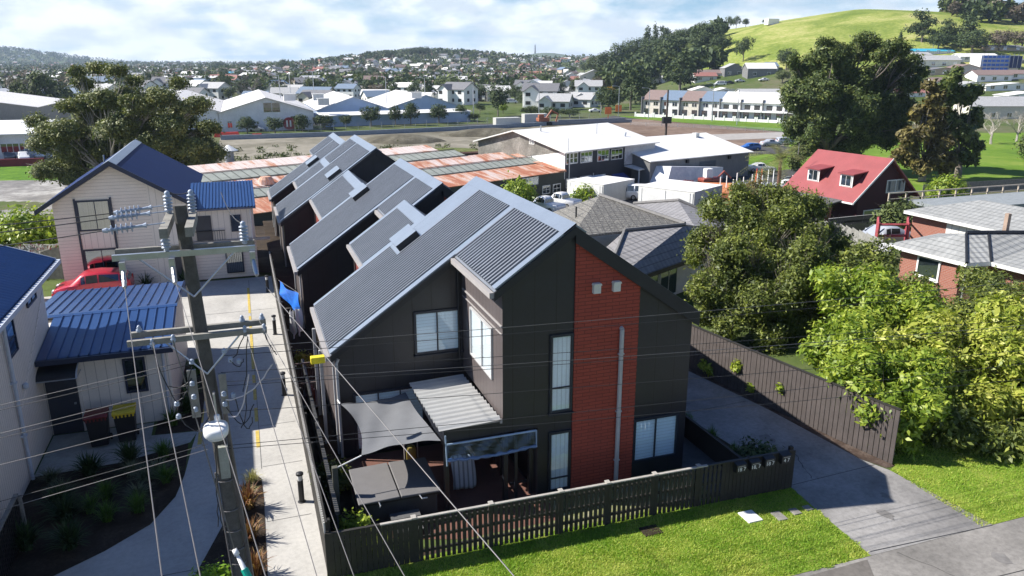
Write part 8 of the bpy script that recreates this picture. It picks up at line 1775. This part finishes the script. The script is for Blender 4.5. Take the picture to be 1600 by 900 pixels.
# ---- prototype trees for the distance (unit height)
def proto(kind, mat, seed):
    rg_ = np.random.default_rng(seed); r = random.Random(seed)
    if kind == 'round': bl = [(0, 0, .62, .40, .40, .30), (.2, .1, .5, .28, .28, .22), (-.22, -.1, .52, .28, .28, .22), (.05, -.2, .75, .25, .25, .2), (-.1, .2, .72, .25, .25, .2)]
    elif kind == 'wide': bl = [(0, 0, .68, .5, .5, .22), (.4, .1, .55, .3, .3, .2), (-.4, 0, .58, .32, .3, .2), (0, .3, .5, .3, .3, .2), (.1, -.3, .8, .3, .3, .16), (-.2, -.1, .84, .22, .22, .13)]
    elif kind == 'cone': bl = [(0, 0, .15+.12*k, .30*(1-k/7.5), .30*(1-k/7.5), .09) for k in range(7)]
    elif kind == 'column': bl = [(0, 0, .2+.13*k, .16, .16, .12) for k in range(6)]
    elif kind == 'pine': bl = [(r.uniform(-.2, .2), r.uniform(-.2, .2), .3+.12*k, .34*(1-k/9), .34*(1-k/9), .07) for k in range(6)]+[(0, 0, .95, .08, .08, .07)]
    C_, Nn = crown_pts(bl, 2600, rg_, .035, 9, .5, .6); V = leafcloud(C_, Nn, .032*rg_.uniform(.6, 1.3, len(C_)), .55, rg_)
    mb = MB(); mb.tube([(0, 0, -.12), (0, 0, .55)], [.035, .018], 5, False)
    for b in bl[1:4]: mb.tube([(0, 0, .25), b[:3]], [.02, .006], 4, False)
    tv = np.array(mb.v); fv = np.concatenate([tv[list(f)] for f in mb.f]); V2 = np.concatenate([V, fv]); mi = np.concatenate([np.zeros(len(V)//4), np.ones(len(fv)//4)])
    o = npmesh('tree', V2, 4, [MT[mat], MT['bark']], None, mi); me = o.data; bpy.data.objects.remove(o); return me
PT = {}
def far_tree(kind, mat, p, h, w_, label, group, name='tree'):
    key = (kind, mat, rgt.randrange(3))
    if key not in PT: PT[key] = proto(kind, mat, hash(key) % 1000 if 0 else (len(PT)*7+3))
    o = link(name, PT[key]); o.location = p; nat = {'round': .9, 'wide': 1.4, 'cone': .62, 'column': .36, 'pine': .75}[kind]; s = w_/nat; o.scale = (s, s, h); o.rotation_euler.z = rgt.uniform(0, 6.28); return tag(o, label, 'tree', group)
# listed trees: px, ybase, ytop, width px, kind, material, label
TL = [(387, 209, 181, 34, 'round', 'lf_far', 'dark round street tree, first from left along the dirt field'), (430, 209, 182, 32, 'round', 'lf_far', 'dark round street tree left of the maroon sign'), (473, 206, 177, 26, 'round', 'lf_far', 'dark street tree right of the maroon sign'), (508, 203, 178, 34, 'round', 'lf_far', 'olive street tree before the annex corner'), (541, 200, 178, 22, 'round', 'lf_far', 'small street tree before the left blue gable'), (580, 198, 163, 34, 'round', 'lf_far', 'large street tree before the left blue gable'), (618, 196, 164, 22, 'round', 'lf_far', 'slim street tree in the middle of the annex'), (642, 196, 158, 28, 'round', 'lf_far', 'tall street tree between the blue gables'), (686, 193, 161, 32, 'round', 'lf_far', 'street tree before the right blue gable'), (720, 190, 161, 22, 'round', 'lf_far', 'street tree at the right end of the annex'), (741, 190, 176, 22, 'round', 'lf_far', 'low bush at the right end of the annex'), (750, 178, 160, 22, 'wide', 'lf_far', 'flat topped tree by the white van'),
    (778, 182, 130, 36, 'round', 'lf_far', 'tall dark tree right of the flat topped one'), (720, 158, 128, 40, 'round', 'lf_far', 'dark tree mass above the annex, left part'), (750, 158, 130, 36, 'round', 'lf_far', 'dark tree mass above the annex, right part'), (805, 160, 132, 30, 'round', 'lf_far', 'dark tree left of the white gabled house'), (818, 166, 140, 26, 'round', 'lf_far', 'dark tree at the road in front of the white gabled house'), (880, 168, 140, 32, 'round', 'lf_far', 'round dark tree before the double white house'), (830, 182, 164, 34, 'round', 'lf_far2', 'green roadside bush left of the orange signs'), (860, 184, 166, 34, 'round', 'lf_far', 'dark roadside bush behind the pipes'), (890, 184, 168, 34, 'round', 'lf_far', 'dark roadside bush right of the pipes'), (786, 178, 160, 16, 'round', 'lf_lime', 'bright green bush at the foot of the tall dark tree'),
    (950, 176, 134, 42, 'round', 'lf_far', 'dark tree below the yellow flowers'), (952, 152, 134, 20, 'round', 'lf_gold', 'tree covered in yellow-orange flowers'), (985, 172, 106, 44, 'pine', 'lf_far', 'big dark tree left of the terrace row'), (1010, 165, 118, 34, 'round', 'lf_far', 'dark tree behind the first terrace'), (1062, 142, 84, 52, 'pine', 'lf_far', 'spreading tiered conifer above the brown terrace roofs'), (1008, 104, 78, 14, 'column', 'lf_far2', 'shaggy palm-like tree on the slope'), (1161, 97, 57, 40, 'wide', 'lf_far', 'lone round tree on the green slope'), (1112, 108, 92, 18, 'round', 'lf_far', 'small round tree on the lower green slope'), (904, 130, 116, 16, 'round', 'lf_far', 'round tree before the big pale gabled house'),
    (925, 118, 86, 22, 'round', 'lf_far2', 'yellowish poplar left of the wooded flank'), (945, 118, 78, 36, 'round', 'lf_far', 'dark tree at the left foot of the wooded flank'), (968, 112, 66, 40, 'round', 'lf_far', 'dark tree on the wooded flank, lower left'), (990, 100, 58, 44, 'round', 'lf_far', 'dark tree on the wooded flank, left of centre'), (1010, 88, 38, 24, 'cone', 'lf_far', 'left pointed spire tree on top of the wooded flank'), (1022, 86, 34, 20, 'cone', 'lf_far', 'right pointed spire tree on top of the wooded flank'), (1032, 88, 42, 36, 'pine', 'lf_far', 'flat layered conifer right of the two spires'), (1020, 98, 60, 48, 'round', 'lf_far', 'dark tree in the centre of the wooded flank'), (1050, 96, 55, 50, 'round', 'lf_far', 'dark tree under the layered conifer'), (1072, 80, 42, 38, 'round', 'lf_far', 'grey-green tree right of the layered conifer'), (1108, 82, 30, 44, 'round', 'lf_far', 'rounded tall tree at the edge of the grass slope'), (1095, 88, 48, 42, 'round', 'lf_far', 'dark tree below the rounded tall one'), (1125, 86, 52, 36, 'round', 'lf_far', 'dark tree spilling onto the grass slope'), (1140, 46, 25, 20, 'wide', 'lf_far', 'skyline tree on the hill shoulder, left one'), (1150, 45, 24, 16, 'wide', 'lf_far', 'skyline tree on the hill shoulder, middle one'), (1165, 42, 28, 12, 'round', 'lf_far', 'skyline tree on the hill shoulder, right one'), (1195, 38, 29, 12, 'wide', 'lf_far', 'low skyline tree beside the small white building'),
    (1090, 70, 36, 34, 'round', 'lf_far', 'tall grey-green tree above the dark flank'), (1060, 74, 44, 30, 'round', 'lf_far2', 'lighter tree peeping over the flank'), (1440, 66, 16, 42, 'pine', 'lf_far', 'big dark pine at the right end of the green hill'), (1478, 72, 30, 34, 'pine', 'lf_far', 'dark pine second from left on the right skyline'), (1500, 74, 22, 44, 'pine', 'lf_far', 'broad dark pine in the middle of the right skyline'), (1518, 84, 46, 52, 'round', 'lf_far', 'rounded olive tree below the right skyline pines'), (1465, 80, 50, 36, 'round', 'lf_far', 'shadowed tree below the left skyline pine'), (1405, 74, 47, 12, 'cone', 'lf_far', 'small pointed conifer on the lower grass slope'), (1560, 80, 45, 40, 'round', 'lf_far3', 'brown twiggy tree at right skyline'), (1596, 78, 46, 40, 'round', 'lf_far3', 'brown twiggy tree at the right edge skyline'),
    (1228, 110, 74, 34, 'round', 'lf_far', 'dark tree at the left edge of the giant tree'), (1222, 130, 108, 26, 'round', 'lf_far2', 'green tree behind the long white house'), (234, 146, 110, 16, 'round', 'lf_far', 'slim lollipop tree before the far grey warehouse'), (660, 92, 72, 34, 'wide', 'lf_far', 'crowning tree clump on the wooded knoll, left'), (644, 92, 73, 26, 'round', 'lf_far', 'crowning tree clump on the wooded knoll, right'), (606, 95, 78, 22, 'round', 'lf_far', 'domed tree left of the knoll top'), (564, 120, 105, 18, 'round', 'lf_far', 'dark round tree above the overpass'), (442, 112, 92, 24, 'wide', 'lf_far', 'tall dark tree rising over the left suburb'), (495, 104, 90, 5, 'column', 'lf_far', 'narrow spire tree on the skyline above the overpass'), (340, 110, 95, 30, 'round', 'lf_far', 'dark clump on the skyline left of the bare tree'), (1480, 172, 112, 26, 'round', 'lf_far2', 'green tree behind the brown conifer')]
for (px, yb, yt, wpx, kd, m, lb) in TL:
    p = gz(px, yb); A_ = axial(p); h = onA(px, yt, A_).z-p.z; far_tree(kd, m, p, h, wpx*A_/1251, lb, None)
# uncountable wood and suburb trees
n = 0; tp = []
zones = {}
while n < 165:
    px = rgt.uniform(-100, 1000); A_ = 240*math.exp(rgt.random()*1.25); l = (px-800)/1251*A_; x = l*cy_+A_*sy_; y = -l*sy_+A_*cy_
    if hide_zone(px, A_-15) or any((x-a)**2+(y-b)**2 < 9**2 for a, b in placed) or (px > 830 and A_ < 290): continue
    placed.append((x, y)); n += 1; h = rgt.uniform(5, 11); kd, m = rgt.choice([('round', 'lf_far'), ('wide', 'lf_far'), ('round', 'lf_far2'), ('pine', 'lf_far'), ('round', 'lf_far3'), ('round', 'lf_far')])
    zone = zname(px)
    cl = {'lf_far': 'dark green', 'lf_far2': 'olive green', 'lf_far3': 'brownish leafless looking'}[m]
    far_tree(kd, m, (x, y, hz(x, y)), h, h*{'round': .9, 'wide': 1.2, 'pine': .75}[kd]*rgt.uniform(.8, 1.2), '%s %s suburban tree %s' % (cl, {'round': 'rounded', 'wide': 'broad', 'pine': 'tiered'}[kd], zone), '%s %s trees %s' % (cl, kd, zone))
def wood(name, label, n, gen, mats, seed, lv=16, hrange=(5, 11)):
    rg_ = np.random.default_rng(seed); r = random.Random(seed); C_ = []; S_ = []; mi = []
    k = 0
    while k < n:
        q = gen(r)
        if q is None: continue
        x, y, s = q; k += 1; h = r.uniform(*hrange)*s; w_ = h*r.uniform(.35, .6); z = hz(x, y); m = r.random()
        d = rg_.normal(size=(lv, 3)); d /= np.linalg.norm(d, axis=1)[:, None]; C_.append(np.array([x, y, z+h*.55])+d*np.array([w_, w_, h*.45])*rg_.uniform(.5, 1, (lv, 1))); S_.append(np.full(lv, h*.17)); mi.append(np.full(lv, 0 if m < .62 else (1 if m < .86 else 2)))
    C_ = np.concatenate(C_); S_ = np.concatenate(S_); mi = np.concatenate(mi); Nn = rg_.normal(size=C_.shape)+np.array([0, 0, .8]); Nn /= np.linalg.norm(Nn, axis=1)[:, None]
    tag(npmesh(name, leafcloud(C_, Nn, S_*rg_.uniform(.7, 1.3, len(S_)), .6, rg_), 4, [MT[m] for m in mats], None, mi), label, 'woodland', kind='stuff')
def g_sub(r):
    A_ = 420*math.exp(r.random()*2.1); l = r.uniform(-.72, .42)*A_
    if l > 40 and A_ < 1000: return None
    return l*cy_+A_*sy_, -l*sy_+A_*cy_, 1+A_/4000
wood('distant_trees', 'uncountable small trees scattered through the distant suburb', 6500, g_sub, ('lf_far', 'lf_far2', 'lf_far3'), 71, 22, (4, 9))
def g_hill(r):
    A_ = r.gauss(1400, 130); l = r.gauss(-150, 85)+(A_-1400)*.1
    return l*cy_+A_*sy_, -l*sy_+A_*cy_, 1.1
wood('knoll_woodland', 'dark woodland on the central distant knoll', 700, g_hill, ('lf_far', 'lf_far', 'lf_far2'), 72, 26)
def g_left(r):
    A_ = r.gauss(2900, 260); l = r.gauss(-2000, 230)
    return l*cy_+A_*sy_, -l*sy_+A_*cy_, 1.5
wood('ridge_woodland', 'bluish wooded ridge on the far left skyline', 1500, g_left, ('lf_far', 'lf_far', 'lf_far'), 73, 18)
def g_flank(r):
    A_ = r.uniform(405, 560); px = r.uniform(935, 1122); l = (px-800)/1251*A_; x, y = l*cy_+A_*sy_, -l*sy_+A_*cy_
    if hz(x, y) > 30 or r.random() > .9: return None
    return x, y, 1
wood('flank_woodland', 'dark woodland covering the left flank of the green hill', 130, g_flank, ('lf_far', 'lf_far', 'lf_far2'), 74, 130, (7, 12))
def g_right(r):
    A_ = r.uniform(430, 600); px = r.uniform(1465, 1680); l = (px-800)/1251*A_; return l*cy_+A_*sy_, -l*sy_+A_*cy_, 1
wood('hill_back_woodland', 'woodland behind the houses at the right end of the hill', 120, g_right, ('lf_far', 'lf_far3', 'lf_far2'), 75, 110, (6, 11))
rw = random.Random(12); bl = []; c = gz(560, 245)
for k in range(150):
    px = rw.uniform(350, 810); q = gz(px, rw.gauss(250-(px-350)*.035, 6))-c; r = rw.uniform(.25, .8); bl.append((q.x, q.y, q.z+r*.3, r*1.6, r, r*.6))
o = crown('field_weeds', bl, 9000, .16, MT['lf_far2'], 91, None, .2, 6, .3); o.location = c; tag(o, 'low weeds scattered along the near edge of the dirt field', 'weeds', kind='stuff')

p = Vector((-.0, 0, 0)); o = MB(); q = onA(1581, 11, 300); o.quad((-.9, 0, .25), (0, .1, 0), (0, -.2, 0)); o.quad((.9, 0, .25), (0, -.2, 0), (0, .1, 0)); o.tube([(0, -.35, 0), (0, .3, 0)], [.09, .05], 6); o = o.build('bird', MT['blackpl']); o.location = q; tag(o, 'dark bird gliding in the sky at top right', 'bird')
# ============================================================ HAZE
m = bpy.data.materials.new('haze'); m.use_nodes = True; t_ = m.node_tree; t_.nodes.clear(); o1 = N(t_, 'ShaderNodeOutputMaterial'); v1 = N(t_, 'ShaderNodeVolumePrincipled'); v1.inputs['Color'].default_value = (.62, .78, 1, 1); v1.inputs['Density'].default_value = HAZE; v1.inputs['Anisotropy'].default_value = .1
t_.links.new(v1.outputs[0], o1.inputs['Volume']); m.cycles.homogeneous_volume = True if hasattr(m, 'cycles') else None
hb = MB().box(-6200, 6200, -6200, 6200, -6.6, 150).build('haze', m); tag(hb, kind='stuff')

# ============================================================ TIDY: separate loose pieces, distinct labels
def split_loose(o):
    me = o.data; n = len(me.vertices); par = list(range(n))
    def fd(a):
        while par[a] != a: par[a] = par[par[a]]; a = par[a]
        return a
    for p in me.polygons:
        r = fd(p.vertices[0])
        for v in p.vertices[1:]: par[fd(v)] = r
    g = {}
    for p in me.polygons: g.setdefault(fd(p.vertices[0]), []).append(p)
    if len(g) < 2 or len(g) > 12: return
    for k, ps in enumerate(g.values()):
        ids = sorted({v for p in ps for v in p.vertices}); mp = {v: i for i, v in enumerate(ids)}
        m2 = bpy.data.meshes.new(me.name); m2.from_pydata([me.vertices[i].co[:] for i in ids], [], [[mp[v] for v in p.vertices] for p in ps])
        for m in me.materials: m2.materials.append(m)
        m2.polygons.foreach_set('material_index', [p.material_index for p in ps]); m2.polygons.foreach_set('use_smooth', [p.use_smooth for p in ps]); m2.update()
        if k == 0: first = m2
        else: c = o.copy(); c.data = m2; col.objects.link(c)
    o.data = first
for o in list(scene.objects):
    if o.type == 'MESH' and o.parent and o.name.split('.')[0] in ('barge_board', 'downpipe', 'strap', 'awning_bracket', 'bracket', 'fin', 'tread', 'side', 'garden_screen', 'brace', 'deck', 'posts', 'frame'): split_loose(o)
import collections
by = collections.defaultdict(list)
for o in scene.objects:
    if o.parent is None and o.get('group') and o.get('label'): by[o['label']].append(o)
ORD = ['first', 'second', 'third', 'fourth', 'fifth', 'sixth', 'seventh', 'eighth', 'ninth', 'tenth', 'eleventh', 'twelfth']
for lb, os__ in by.items():
    if len(os__) < 2 or len(os__) > 12: continue
    os__.sort(key=lambda o: (o.location.x*cy_-o.location.y*sy_)/max(1, axial(o.location)))
    for i, o in enumerate(os__):
        o['label'] = lb+(', left one' if i == 0 else ', right one') if len(os__) == 2 else lb+', %s from left' % ORD[i]
